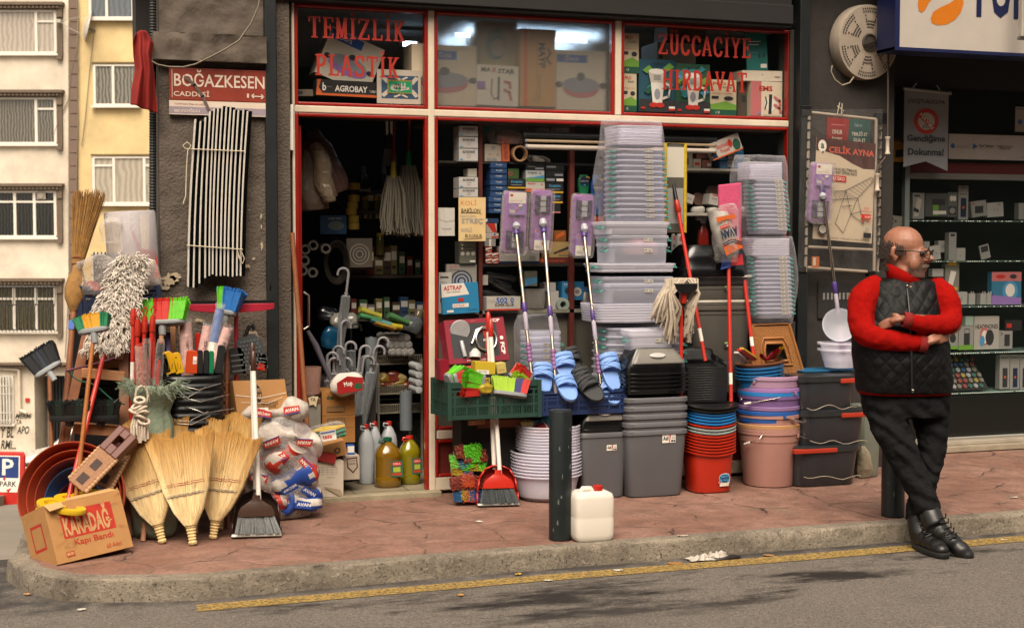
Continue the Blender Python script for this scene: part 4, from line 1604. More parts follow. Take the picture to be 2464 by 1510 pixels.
GRN,RDB,YEL,TEAL=mk('#58b01c',.6,var=.2,vs=30),mk('#b01f16',.6,var=.2,vs=30),mk('#c08a15',.6,var=.15,vs=30),mk('#0d6b44',.6,var=.2,vs=30)
A,Bp=PY(226,800,-.80),PY(190,1130,-.98)
broom('broom',extend(A,Bp,.03),A,.155,.045,.075,[1,0,0,1],[YEL,TEAL],WOODO,'small broom with curved yellow and dark green bristles on an orange stick',tilt=-12,n=420,spread=.22,arch=.15,cat='broom')
A=PY(391,782,-.52)
broom('broom',PZ(344,1301),A,.235,.07,.115,[0,0,1,1,0,0],[GRN,RDB],mk('#a9785a',.6,var=.1,vs=9),'broom with wide lime, red, lime bristles on a pale wooden stick',n=900,spread=.2,hr=.0135,tilt=-4)
A=PY(545,757,-.42)
e=broom('broom',extend(A,PY(545,1003,-.55),.003),A,.1,.065,.12,[0,1,1,1],[GRN,mk('#1c62a8',.6,var=.2,vs=30)],mk('#6d3518',.5,var=.2,vs=12),'fan-shaped blue and lime brush on a dark brown stick',n=520,spread=.5,tilt=12,hr=.0125)
a,b=PY(450,740,-.36),PY(660,740,-.36)
e=E('squeegee',(a+b)/2,'wide red floor squeegee with black rubber lip, behind the blue brush','squeegee')
w=(b-a).x
mb=MB()
mb.loft([[V(x,-.012*s,-.03*s+.003),V(x,.012*s,-.03*s+.003),V(x,.012,.022),V(x,-.012,.022)]for x,s in[(w*(t-.5),.35+.65*math.sin(t*PI)**.6)for t in[i/16 for i in range(17)]]])
mb.build('head',mk('#9e1f33',.4,var=.1),e,bev=.003)
mb=MB()
mb.box(-w/2,-.006,.0225,w/2,.006,.04)
mb.build('rubber_lip',BLACK,e)
g=V((a.x+b.x)/2+.03,-.35,0)
mb=MB()
mb.cyl((.03,.02,-.02),(.03,.06,-a.z+.003),.012)
mb.build('handle',mk('#8f1d2c',.4),e,smooth=50)
SCREW=mk('#a8240f',.4,var=.1)
base=PY(340,1100,-.72)
base.z=.02
for i,(x,y0,yy,kind)in enumerate(((321,742,-.62,0),(332,768,-.66,1),(349,760,-.66,1),(368,758,-.66,1),(353,823,-.76,2),(387,824,-.74,2),(374,715,-.40,3),(338,826,-.78,4))):
 t_=PY(x,y0,yy)
 b_=V(base.x+(i-4)*.016,base.y+.02*(i%3),.02)
 e=E('broomstick',b_,('red broom stick with %s'%('a paper label, leftmost in the green sack','a hanging-hole grip, shortest of the three grips','a hanging-hole grip, middle of the three grips','a hanging-hole grip, rightmost of the three grips','a black cap in a clear sleeve, nearer the grips','a black cap in a clear sleeve, beside the pale stick','a bent red hook end against the pillar','a faded sleeve, standing left in the sack')[i]),'broom handle','red broom handles in the green sack')
 d=t_-b_
 mb=MB()
 mb.cyl((0,0,0),d,.0105,n=10)
 mb.build('stick',REDM,e,smooth=50)
 u=d.normalized()
 mb=MB()
 if kind in(0,1):
  mb.tube([d-u*.09,d-u*.085,d-u*.03,d],[.012,.0155,.0155,.012],12)
  for k in range(5):
   z=d-u*(.04+.01*k)
   mb.tube([z-u*.002,z,z+u*.002],[.0155,.0172,.0155],12)
  mb.build('grip',SCREW,e,smooth=40)
  if kind==1:
   m2=MB()
   m2.tube([d,d+u*.028+V(-.012,0,0),d+u*.05,d+u*.028+V(.012,0,0)],.005,6,closed=True)
   m2.build('loop',SCREW,e,smooth=60)
 elif kind==2:
  mb.tube([d-u*.085,d-u*.08,d-u*.01,d],[.0115,.0145,.0135,.009],12)
  mb.build('cap',BLACK,e,smooth=50)
  m2=MB()
  m2.tube([d*.35,d*.6,d*.99,d*1.02],[.026,.027,.022,.016],12,caps=False)
  m2.build('sleeve',FILM,e,smooth=60)
 elif kind==3:
  mb.tube([d,d+V(.0,0,.02),d+V(.012,0,.028),d+V(.016,0,.012)],.006,6)
  mb.build('hook',SCREW,e,smooth=60)
 else:
  m2=MB()
  m2.tube([d*.3,d*.7,d*.99],[.035,.034,.03],12,caps=False)
  m2.build('sleeve',clear('#d8b8ac',.3,.2,'plastic_film',bump=.5,bs=30),e,smooth=60)
 if kind==0:
  m2=MB()
  m2.cyl(d*.62,d*.76,.0112,n=10)
  m2.build('sticker',LABEL,e,smooth=50)
for x,lab,w in((415,'pale square timber stick behind the lime and red broom, left one',.03),(434,'pale square timber stick behind the lime and red broom, right one',.022)):
 mb=MB()
 t_=PY(x,768,-.30)
 mb.bar(V(t_.x-.02,-.45,.003),t_,w,.02,(0,1,0))
 tag(mb.build('timber_stick',WOODL,bev=.002),lab,'timber')
SACK=mk('#7a8672',.9,var=.3,vs=9,bump=.5,bs=60)
g=PZ(336,1205)
g.y=-.76
h_=PY(336,925,-.76).z
mb=MB()
mb.loft([[wobble(V(p.x*(1+.10*math.sin(11*math.atan2(p.y,p.x))*min(1,z*1.6)),p.y,p.z),.03,4,8)for p in ell(.115*s,.09*s,h_*z,60,2.2)]for z,s in((0,.9),(.04,1),(.2,1.06),(.4,1.02),(.58,.9),(.72,.66),(.79,.55),(.84,.62),(.9,.85),(.96,1.05),(1,1.12))],True,False)
tag(mb.build('sack',SACK,smooth=180,loc=V(g.x,-.76,.012),solid=.004),'pale green woven sack with frayed mouth holding red broom sticks','sack')
mb=MB()
rim=PY(338,915,-.78)
for i in range(260):
 t=RN.uniform(0,2*PI)
 a=V(g.x+.118*math.cos(t),-.77+.10*math.sin(t),h_-RN.uniform(.0,.05))
 b=a+V(.05*math.cos(t)+RN.uniform(-.03,.03),.04*math.sin(t)-.01,RN.uniform(-.05,.05))
 mb.tube([a,a.lerp(b,.5)+V(0,0,.01),b],[.0016,.0014,.001],3,caps=False)
mb.build('frayed_edge',SACK,bpy.data.objects['sack']).location=-V(g.x,-.76,.004)
bag('sack',V(PZ(308,1250).x,PZ(308,1262).y,.003),.13,.10,.42,mk('#20281f',.85,var=.2,bump=.3,bs=60),'dark green plastic sack slumped behind the KARADAĞ carton','sack',seed=21,amp=.05,top=.8,f=5)
ROPE=mk('#c3b3a0',.85,var=.2,vs=120,bump=.6,bs=220)
e=E('rope_hank',PY(334,1030,-.9),'hank of cream braided clothesline knotted and hung on the green sack','rope')
o0=e.location.copy()
for i in range(13):
 x=316+(i%7)*6.4
 mb=MB()
 pts=[PY(334+(x-334)*.35,985,-.9-.008*(i%3))-o0,PY(x*.6+334*.4,1000,-.905)-o0,PY(x,1025,-.915-.01*(i%3))-o0,PY(x+RN.uniform(-3,3),1058+RN.uniform(-4,8),-.92)-o0]
 mb.tube(pts,.0065,7)
 mb.build('strand',ROPE,e,smooth=60)
for j,(x,y,w_)in enumerate(((336,962,11),(330,975,12),(338,985,13),(342,995,13),(336,1004,12),(322,990,9),(346,1012,12))):
 mb=MB()
 c=PY(x,y,-.92)-o0
 r=w_/3400*7.5
 mb.tube([c+V(r*math.cos(2*PI*k/14),.016*math.sin(2*PI*k/14)-.008,r*.55*math.sin(2*PI*k/14+j))for k in range(14)],.0075,7,closed=True)
 mb.build('knot',ROPE,e,smooth=60)
mb=MB()
c=PY(341,952,-.9)-o0
mb.tube([c+V(.03*math.cos(2*PI*k/16),0,.05*math.sin(2*PI*k/16))for k in range(16)],.006,6,closed=True)
mb.build('loop',ROPE,e,smooth=60)
zt_=PY(462,899,-.6).z
BB=mk('#0d0d0e',.32,var=.15)
xb=(PY(386,960,-.6).x+PY(540,960,-.6).x)/2
wb=(PY(540,960,-.6).x-PY(386,960,-.6).x)/2
def black_bucket(label):
 e=E('bucket',(0,0,0),label,'bucket','stacked black buckets')
 mb=MB()
 H=.30
 mb.lathe([(wb*.8,0),(wb*.93,H-.02),(wb*.93,H-.028),(wb,H-.026),(wb,H-.014),(wb*.965,H-.008),(wb*.955,H),(wb*.92,H),(wb*.79,.01)],40,3.4,sy=.8,cap0=True,cap1=True)
 mb.build('body',BB,e,smooth=40)
 mb=MB()
 mb.tube([V(-wb,-.02,H-.02),V(-wb*.6,-wb*.86,H-.035),V(0,-wb*.95,H-.055),V(wb*.55,-wb*.88,H-.025),V(wb,-.02,H-.02)],.0022,6)
 mb.build('wire_handle',CHROME,e,smooth=60)
 return e
b0=black_bucket('black bucket with wire handle, top of the tall nested stack')
nB=11
for i in range(nB):
 o=b0 if i==0 else dup(b0,'black bucket with wire handle, %s from the top of its stack'%ORD[i])
 o.location=(xb,-.6,max(.0,zt_-.30-i*.0385))
 for ch in o.children:
  if ch.name.startswith('wire'):
   ch.rotation_euler=(0,rad(RN.uniform(-12,12)),0)
   ch.location.z=RN.uniform(-.02,.01)
for i,(x0,x1,yb_,yt_,tl,col,lab)in enumerate(((536,0,0,0,0,'',''),)if False else(((385,412,898,850,-14,'#0f0f10','black squeegee blade leaning at the left of the top black bucket'),(400,428,898,844,-16,'#c9970f','yellow squeegee blade, left of the two in the black bucket'),(424,444,898,847,-12,'#c9970f','yellow squeegee blade, right of the two in the black bucket'),(446,474,898,843,4,'#b23c10','orange squeegee blade with a white tag in the black bucket'),(475,489,898,842,0,'#111213','black ribbed squeegee blade next to the orange one'),(489,503,898,842,2,'#111213','black ribbed squeegee blade next to the green one'),(503,514,898,844,2,'#0c6b44','narrow green squeegee blade in the black bucket'),(516,535,898,830,8,'#16181a','tall dark grey squeegee blade at the right of the black bucket')))):
 P=fc(x0,yt_,x1,yb_,-.66,tl)
 w,h=(P[1]-P[0]).length,(P[2]-P[0]).length
 m0=mk(col,.4,var=.08)
 mb=MB()
 mb.X=quadM(*P,1)
 mb.prism([(0,0),(1,0),(1,.9),(.8,1),(.1,1),(0,.93)],0,.02)
 mats=[m0,mk('#6d520a',.5),LABEL,DKTXT,mk('#2a2b2c',.4)]
 if i in(1,2):
  mb.prints([('e',.4,.78,.10,.05,mats[1]),('l',[(.3,.2),(.45,.5)],.05,mats[1]),('l',[(.6,.22),(.75,.4)],.05,mats[1])],1,1,0,mats=mats)
 if i==3:
  mb.prints([('r',.58,.42,.9,.75,LABEL),('t','NON',.62,.45,.86,.6,DKTXT)],1,1,0,mats=mats)
 if i in(4,5,7,0):
  mb.prints([('r',.2+.22*k,0,.28+.22*k,.9,mats[4])for k in range(3)],1,1,0,mats=mats)
 o=mb.build('floor_squeegee',mats,loc=P[0])
 o.modifiers.new('bevel','BEVEL').width=.002
 tag(o,lab,'squeegee blade','squeegee blades in the black bucket')
PINK=mk('#b98a84',.6,var=.35,vs=26)
for i,(p0,p1,r,m,lab)in enumerate((((452,905),(447,778),.033,PINK,'pink flowered roll in clear wrap, leftmost and upright'),((482,895),(499,786),.028,PINK,'pink flowered roll in clear wrap, leaning right in the middle'),((500,900),(529,744),.026,mk('#3d5f9e',.5,var=.25,vs=20),'blue and white patterned roll leaning behind the pink ones'),((512,890),(546,792),.03,PINK,'pink flowered roll in clear wrap, rightmost, partly behind the brown stick'))):
 a,b=PY(*p0,-.55-.01*i),PY(*p1,-.48-.01*i)
 e=E('cloth_roll',a,lab,'roll','patterned rolls in the black bucket')
 mb=MB()
 mb.tube([V(0,0,0),(b-a)*.5,(b-a)],[r,r,r*.95],16)
 mb.build('roll',m,e,smooth=50)
 mb=MB()
 mb.tube([wobble(V(0,0,0)+(b-a)*t,.004,i)for t in(0,.3,.6,.9,1.02,1.1)],[r*1.06,r*1.05,r*1.07,r*1.05,r*.9,r*1.1],16,caps=False)
 mb.build('wrap',FILM,e,smooth=60)
 if i==2:
  mb=MB()
  mb.tube([(b-a)*.05,(b-a)*.48],r*1.02,16)
  mb.build('band',WHITE,e,smooth=50)
 else:
  mb=MB()
  mb.X=Matrix.Translation((b-a)*.55)@Matrix.Rotation(rad(-90+i*10),4,'Y')
  mb.text('NGIAN' if i==0 else 'NG',-.035,-.008,.07,.016,-r*1.09,.01)
  mb.build('lettering',DKTXT,e)
mb=MB()
a=PY(407,850,-.42)
mb.bar(PY(404,900,-.5),PY(405,800,-.42),.022,.02,(0,1,0))
tag(mb.build('plastic_strip',mk('#3f2a66',.5),bev=.002),'purple plastic strip upright behind the yellow blades','strip')
mb=MB()
P=fc(470,800,486,880,-.45)
mb.X=quadM(*P,1)
mb.prism([(0,0),(1,0),(1,.85),(.7,1),(.2,1),(0,.9)],0,.012)
tag(mb.build('red_cover',REDP,loc=P[0],bev=.002),'dark red plastic lid behind the pink rolls','lid')
for(x0,y0,x1,y1,tl,col,lab)in((584,806,646,892,-12,'#3b3e40','grey textured plastic mat leaning against the steel column'),(556,836,592,900,-6,'#1a1b1c','black plastic scoop behind the brown carton'),(606,850,640,890,10,'#26282a','dark ribbed plastic grate with red corner behind the brown carton')):
 P=fc(x0,y0,x1,y1,-.36,tl)
 m0=mk(col,.5,var=.1)
 mb=MB()
 mats=[m0,mk('#555a5c',.5),REDP]
 mb.X=quadM(*P,1)
 mb.prism([(0,0),(1,0),(1,.8),(.8,1),(.15,1),(0,.9)],0,.02)
 pr=[('e',.12+.13*a_+.06*(b_%2),.1+.11*b_,.035,.03,mats[1])for a_ in range(6)for b_ in range(8)]if col=='#3b3e40' else[('r',.1,.1+.2*k,.9,.16+.2*k,mats[1])for k in range(4)]
 if x0==606:
  pr.append(('p',[(.3,.05),(.9,.02),(.8,.4),(.4,.45)],REDP))
 mb.prints(pr,1,1,0,mats=mats)
 o=mb.build('plastic_mat',mats,loc=P[0])
 tag(o,lab,'plastic ware')
mb=MB()
pts=[PY(*p,-.34)for p in((572,850),(590,808),(600,784),(607,782),(612,792))]
mb.tube(pts,.011,8)
tag(mb.build('hook',BLACK,smooth=60),'black hooked plastic handle rising beside the brown stick','handle')
BL,BR,TL=PY(572,1003,-.56),PY(697,997,-.50),PY(556,916,-.54)
carton((BL,BR,TL+V(.008,0,0)),.22,CARD,[('e',.42,.62,.10,.26,DKTXT),('t','Com',.34,.66,.5,.82,CARDL,.02),('t','Sil',.37,.46,.5,.62,CARDL,.02),('t','CAM TEMİZLEYİCİ',.30,.30,.80,.40,DKTXT,.01),('t','WINDOW CLEANER',.33,.21,.76,.29,DKTXT),('r',.36,-.1+.12,.60,.34-.13+.02,LABEL),('t','CAMSIL',.42,.15,.54,.19,DKTXT),('r',.40,.10,.57,.11,DKTXT),('r',.40,.07,.54,.08,DKTXT),('r',.42,.03,.54,.06,DKTXT),('t','tibet',.80,.03,.93,.11,DKTXT,.02),('l',[(.02,.6),(.5,.5),(.98,.62)],.003,WHITE),('l',[(.1,.4),(.6,.35),(.9,.5)],.002,WHITE)],'brown window cleaner carton taped shut, tilted on the bag of mop heads')
DBR=mk('#3a2118',.35,var=.12,coat=.2)
def lobby(gp_,top_,col,bcol,lab1,lab2,scale,lip,gripcol,off,backc=None):
 """standing dustpan with pole, and its long brush clipped in front"""
 yaw=-YAW*.55
 e=E('dustpan',gp_,lab1,'dustpan',rot=(rad(-7),0,yaw))
 s=scale
 w=.118*s
 mb=MB()
 out=[(-w,0),(-w*.97,.07*s),(-w*.86,.15*s),(-w*.6,.20*s),(-w*.2,.222*s),(w*.2,.222*s),(w*.6,.20*s),(w*.86,.15*s),(w*.97,.07*s),(w,0)]
 mb.prism(out,.045,.052)
 for a,b in zip(out,out[1:]):
  mb.add([(a[0],-.015-.02*(1-a[1]/.23),a[1]),(b[0],-.015-.02*(1-b[1]/.23),b[1]),(b[0],.05,b[1]),(a[0],.05,a[1])],[(0,1,2,3)])
 mb.build('pan',col,e,smooth=40,solid=.006)
 mb=MB()
 mb.box(-w,-.045,0.001,w,.05,.006)
 mb.add([(-w,-.06,0.002),(w,-.06,.002),(w,-.045,.012),(-w,-.045,.012)],[(0,1,2,3)])
 mb.build('lip',lip,e,solid=.004)
 L=(top_-gp_).length
 mb=MB()
 mb.cyl((off,.02,.2*s),(off-.015,.06,L),.0135,n=14)
 mb.build('handle',WHITE,e,smooth=50)
 mb=MB()
 mb.tube([V(off-.015,.06,L-.005),V(off-.015,.06,L),V(off-.015,.06,L+.10),V(off-.015,.06,L+.115)],[.012,.016,.014,.008],14)
 mb.build('grip',gripcol,e,smooth=50)
 b=E('broom',gp_,lab2,'broom',rot=(rad(-6),0,yaw))
 mb=MB()
 mb.cyl((.012,-.035,.17*s),(-.012+off*.5,.045,L-.03),.0128,n=14)
 mb.build('handle',WHITE,b,smooth=50)
 mb=MB()
 hw=.088*s
 mb.loft([[V(x*hw*k,y-.04,z)for x,y in((-1,-.018),(-.6,-.024),(.6,-.024),(1,-.018),(1,.018),(.6,.022),(-.6,.022),(-1,.018))]for z,k in((.098*s,1.0),(.12*s,.98),(.145*s,.82),(.165*s,.45),(.18*s,.22),(.2*s,.2))])
 mb.build('head',backc or col,b,smooth=45)
 mb=MB()
 for i in range(460):
  u,v=RN.uniform(-1,1),RN.uniform(-1,1)
  a=V(u*hw*.95,-.04+v*.016,.1*s)
  c=V(u*hw*1.22+.01+RN.uniform(-.004,.004),-.055+v*.03,.012*s+RN.uniform(0,.006))
  mb.tube([a,a.lerp(c,.5),c],[.0013,.0014,.0012],3,caps=False)
 mb.add([V(-hw,-.038,.1*s),V(hw,-.038,.1*s),V(hw*1.18,-.045,.02),V(-hw*1.18,-.045,.02)],[(0,1,2,3)])
 mb.build('bristles',bcol,b,smooth=40)
 mb=MB()
 mb.tube([V(-.012+off*.5,.045,L-.04),V(-.012+off*.5,.045,L-.03),V(-.012+off*.5,.045,L+.06),V(-.012+off*.5,.045,L+.07)],[.011,.0155,.0135,.007],14)
 mb.build('grip',gripcol,b,smooth=50)
lobby(PZ(618,1288),PY(589,880,-.72),DBR,mk('#787a7a',.6,var=.3,vs=60),'brown lobby dustpan on a white pole with dark grip, by the straw brooms','grey-bristled brush on a white pole clipped in the brown dustpan',1.06,WHITE,DBR,-.005,mk('#3d2a20',.35))
lobby(PZ(1197,1214),PY(1190,795,-.45),REDP,mk('#4a4f50',.6,var=.3,vs=60),'red lobby dustpan on a white pole, standing below the green crate','grey-bristled brush with red head and white pole clipped in the red dustpan',1.02,mk('#b9b6b0',.4),REDP,-.012)
g0=PZ(680,1258)
gb=V(PZ(678,1262).x,PZ(690,1252).y+.17,.003)
hb=PY(680,1000,gb.y).z
o=bag('plastic_bag',gb,.235,.18,hb,clear('#e6dfdc',.22,.1,'plastic_film',bump=1.0,bs=9,edge=.5),'big clear sack stuffed with wrapped mop heads, against the door jamb',seed=31,amp=.035,top=.62,n=48,m=30,f=5)
AV=[mk('#b0a69c',.7,var=.35,vs=14,bump=.5,bs=40),mk('#b03020',.5,var=.1),mk('#1c3f8a',.5,var=.1)]
slots=[(-.10,-.10,.54,8,0),(.06,-.10,.55,0,0),(-.02,-.14,.42,-12,0),(.13,-.12,.40,16,0),(-.14,-.10,.34,62,0),(.02,-.15,.30,-35,1),(.14,-.13,.27,55,1),(-.10,-.13,.20,20,0),(.06,-.15,.17,-20,2),(.16,-.10,.13,40,2),(-.02,-.13,.07,0,1),(.12,-.13,.045,4,2),(-.15,-.10,.08,70,1),(.0,.02,.48,0,0),(.08,.03,.28,30,1),(-.08,.03,.15,30,2)]
DESC=['topmost, at the left','topmost, at the right','second row, in the middle','second row, at the right','third row, upended at the left','third row, red AVAN band in the middle','third row, red AVAN band at the right','below the middle, at the left','below the middle, blue one in the centre','near the bottom, blue one at the right','at the bottom, red one in the centre','at the bottom, blue one at the right','at the bottom, red one at the left','behind the top pair','behind the red middle band','behind the low left one']
for i,(x,y,z,an,c)in enumerate(slots):
 e=E('mop_pack',gb+V(x,y+.02,z+.03),'wrapped mop head in the big clear sack, '+DESC[i],'mop head','mop heads in the clear sack',rot=(rad(RN.uniform(-15,15)),rad(an),rad(RN.uniform(-20,20))))
 mb=MB()
 cols=[AV[0],AV[c]]
 rg=[]
 for t in range(9):
  s=math.sin(PI*(t+.6)/10)**.45*(1+.25*math.sin(i*2.3+t))
  rg.append([wobble(V(-.115+.23*t/8,p.x,p.y),.04,i,9)for p in ell(.074*s,.06*s,0,18)])
 mb.loft(rg)
 if c:
  mb.m=[1 if noise.noise(V(j%18,j//18,i)*.45)>-.12 else 0 for j in range(len(mb.m))]
 mb.build('mop_head',cols,e,smooth=70)
 mb=MB()
 mats=[AV[1],AV[2]]
 mb.X=Matrix.Rotation(rad(RN.choice((-8,5,170))),4,'Y')
 mb.prints([('p',[(.1,.2),(.9,.1),(.95,.75),(.15,.9)],AV[1]if c!=2 else AV[2]),('t','AVAN' if i%4 else 'EMİCİ MOP',.18,.32,.86,.66,LABEL,.03),('r',.08,.1,.92,.18,AV[2])],.115,.055,-.085,-.057,-.027,mats=mats)
 mb.build('print',mats,e)
SGR=mk('#7d2816',.5,var=.22,vs=7)
SW=mk('#c9b7a6',.6,var=.12)
P=fc(407,166,640,278,-.20)
e=E('street_sign',P[0],'dark red street name sign BOĞAZKESEN CADDESİ on the pillar','street sign')
w,h=(P[1]-P[0]).length,(P[2]-P[0]).length
mb=MB()
mb.box(0,0,.302*h,w,.02,h)
mb.build('plate',SGR,e,bev=.004)
mb=MB()
mb.box(0,.002,0,w,.02,.30*h)
mt=[SW]
mb.prints([('r',.0,.02,1,.17,mk('#8d7f88',.6,var=.15)),('t','TOMTOM MAHALLESİ',.05,.205,.36,.255,SGR),('t','BEYOĞLU',.05,.05,.31,.13,SW,.02)],w,h,.002,mats=mt)
mb.build('lower_plate',mt,e)
mb=MB()
mt=[SW]
mb.prints([('t','BOĞAZKESEN',.05,.60,.985,.965,SW,.012),('t','CADDESİ',.045,.39,.41,.53,SW,.01),('t','1',.80,.40,.82,.49,SW),('l',[(.85,.44),(.97,.43)],.006,SW),('l',[(.87,.48),(.845,.44),(.87,.40)],.006,SW),('l',[(.95,.475),(.975,.43),(.95,.39)],.006,SW),('l',[(.03,.95),(.03,.36)],.003,SW),('l',[(.16,.80),(.26,.64),(.34,.40),(.40,.12)],.016,mk('#5a4a44',.8,var=.3))],w,h,-.0005,mats=mt)
mb.build('lettering',mt,e)
WHF,BKF=mk('#c4bdb2',.95,var=.12,vs=60,bump=.5,bs=300),mk('#040405',.95,var=.3,vs=60,bump=.5,bs=300,spec=.05)
tops=[(467,287),(479,292),(491,283),(502,268),(512,262),(521,262),(531,256),(541,258),(551,259),(560,265),(570,266),(582,265),(592,268)]
bots=[(449,690),(462,692),(476,682),(490,669),(500,664),(508,660),(517,664),(527,664),(536,663),(545,665),(556,666),(566,664),(575,664)]
for i,(t,b)in enumerate(zip(tops,bots)):
 e=E('mat_strip',PY(*b,-.26),'black and white foam strip, %s from the left in the tied bundle'%ORD[i],'mat strip','striped strips tied on the pillar')
 wid=(11.5 if i not in(4,6)else 10)/3400*8.2
 for j,m in((0,WHF),(1,BKF)):
  mb=MB()
  pts=[]
  for s in range(13):
   u=s/12
   bow=math.sin(u*PI)*9
   p=PY(lerp(b[0],t[0],u)+(3 if j==0 else 8.5)-bow*.4,lerp(b[1],t[1],u),-.245-.006*(1-j))
   pts.append(p-e.location)
  k_=wid*(.17 if j==0 else.46)
  mb.loft([[p+V(-k_,-.018,0),p+V(k_,-.018,0),p+V(k_,.018,0),p+V(-k_,.018,0)]for p in pts])
  mb.build('white_stripe' if j==0 else 'black_stripe',m,e,bev=.003)
STRG=mk('#b9ab93',.8,var=.1)
for(y0,y1,xa,xb,loop,lab)in((358,364,447,588,((446,358),(440,350),(450,342),(460,350),(452,362),(449,400),(447,470),(441,490)),'cream string with a long tail round the top of the striped strips'),(590,600,449,584,((570,600),(574,618),(584,634),(588,622),(580,604),(572,606),(580,630)),'cream string with a doubled loop round the foot of the striped strips')):
 mb=MB()
 mb.tube([PY(lerp(xa,xb,k/8),lerp(y0,y1,k/8),-.278)for k in range(9)],.0035,6)
 mb.tube([PY(*p,-.282)for p in loop],.0035,6)
 tag(mb.build('string',STRG,smooth=60),lab,'string')
RC=mk('#7d1208',.8,var=.15,vs=7)
mb=MB()
def cl(u,v):
 x0,x1=lerp(322,366,0),lerp(318,366,1)
 vv=v
 L=[(0,326,356),(.12,320,370),(.3,322,366),(.5,326,372),(.75,318,376),(1,314,380)]
 for(a,p,r),(b,p2,r2)in zip(L,L[1:]):
  if vv<=b+1e-9:
   t=(vv-a)/(b-a)
   xl,xr_=lerp(p,p2,t),lerp(r,r2,t)
   break
 y=lerp(82,252+20*u,v)+10*math.sin(u*PI)*-(1-v)
 p=PY(lerp(xl,xr_,u),y,-.26)
 fold=.025*math.sin(u*14+v*2)*(.4+.6*v)+.02*math.sin(u*5+v*4)
 return p+V(0,fold,0)
mb.grid(cl,40,40)
tag(mb.build('red_cloth',RC,smooth=180,solid=.002),'red cloth hanging in folds from the pillar ledge','cloth')
mb=MB()
mb.tube([PY(*p,-.285)for p in((365,148),(380,156),(405,161),(440,162),(470,155),(505,138),(540,120),(575,98),(605,55),(622,15),(628,-20))],.0055,6)
tag(mb.build('cable',mk('#6a5f50',.7),smooth=60),'beige cable sagging from the ledge down over the street sign','cable')
mb=MB()
a=PY(594,320,-.19)
mb.box(a.x-.012,-.2,a.z-.045,a.x+.012,-.15,a.z+.045)
tag(mb.build('number_plate',REDP,bev=.002),'small red plate on the pillar right of the striped strips','plate')
WEAVE=mk('#8b6242',.6,var=.2,vs=70,bump=.6,bs=130)
BRN=mk('#572415',.45,var=.12)
for i,(foot_,top_,off,lab)in enumerate((((185,1172),(312,1042),-1.02,'brown woven plastic folding stool, nearer one with the slotted lid'),((246,1172),(318,1034),-.93,'brown woven plastic folding stool, further one by the dark sack'))):
 a,b=PY(*foot_,off),PY(*top_,off+.06)
 e=E('folding_stool',a,lab,'stool','folding stools by the carton',rot=axis_rot(b-a))
 L=(b-a).length
 mb=MB()
 mb.X=Matrix.Rotation(rad(-24),4,'Z')
 mb.box(-.055,-.02,0,.055,.02,L*.62)
 mats=[WEAVE,mk('#32190f',.7)]
 mb.prints([('r',.28,.1,.72,.34,mats[1]),('r',.3,.5,.7,.74,mats[1])],.11,L*.62,-.0205,-.055,0,mats=mats)
 mb.build('folded_legs',mats,e,bev=.006)
 mb=MB()
 mb.X=Matrix.Rotation(rad(-24),4,'Z')
 for s in(-1,1):
  n=34
  mb.tube([V(s*.06,-.012,L*.02+L*.6*k/n)for k in range(n+1)],[.011 if k%3 else.0075 for k in range(n+1)],8)
 mb.build('edge',mk('#a5805c',.6,var=.15),e,smooth=50)
 mb=MB()
 mb.X=Matrix.Rotation(rad(-24),4,'Z')
 for(x0,z0,x1,z1)in((-.06,.6,-.022,1.0),(.022,.6,.06,1.0),(-.022,.6,.022,.74),(-.022,.88,.022,1.0)):
  mb.box(x0,-.028,z0*L,x1,.02,z1*L)
 mb.build('seat',BRN,e,bev=.004)
def simple(mb,name,mats,label,cat,loc=None,group=None,**k):
 return tag(mb.build(name,mats,loc=loc,**k),label,cat,group)
def zfloor(px,py,y,z=.03):
 p=PY(px,py,y)
 return V(p.x,y,z)
simple(MB().cyl(PY(703,560,-.11),V(PY(742,1010,-.16).x,-.3,.003),.014),'wooden_stick',WOODP,'long brown stick leaning on the left door jamb','stick',smooth=50)
simple(MB().prism([(PY(698,252,-.06).x,PY(698,252,-.06).z),(PY(705,252,-.06).x,PY(698,252,-.06).z),(PY(706,362,-.06).x,PY(700,362,-.06).z),(PY(697,362,-.06).x,PY(700,362,-.06).z)],-.07,-.05),'white_strip',WHITE,'white plastic strip fixed at the top of the left jamb','strip',bev=.003)
KD=mk('#3b3a2a',.7)
x0=rq('K',240,730,470,1080,.12)
carton(fq('K',240,722,468,1075,.10),.30,mk('#96662f',.8,var=.12),[('t','doa',.14,.85,.36,.94,mk('#1f3a22',.7),.05),('t','La Hijyen',.42,.88,.7,.93,KD),('t','Curaze Super',.42,.83,.74,.875,KD),('r',.82,.84,.95,.95,KD),('r',.835,.855,.935,.935,mk('#96662f',.8,var=.12)),('l',[(.87,.87),(.87,.92)],.004,KD),('l',[(.905,.87),(.905,.92)],.004,KD),('r',.14,.61,.68,.71,KD)]+[('r',.16+.025*k,.62,.172+.025*k,.70,CARD)for k in range(20)]+[('r',.14,.38,.68,.48,KD)]+[('r',.16+.025*k,.39,.172+.025*k,.47,CARD)for k in range(20)]+[('t','CAM / Pencere',.14,.72,.66,.75,KD),('t','Karışık / Renk',.14,.49,.62,.52,KD),('l',[(0,.55),(1,.55)],.003,KD),('l',[(0,.30),(1,.30)],.003,KD)],'tall brown carton marked doa with barcodes, standing in the doorway')
carton(fq('K',170,1085,420,1185,-.03,-12),.24,CARD,[('e',.74,.42,.09,.2,mk('#25302a',.7)),('e',.74,.42,.05,.12,CARD)],'flat brown carton with a green round stamp, tilted on the white one')
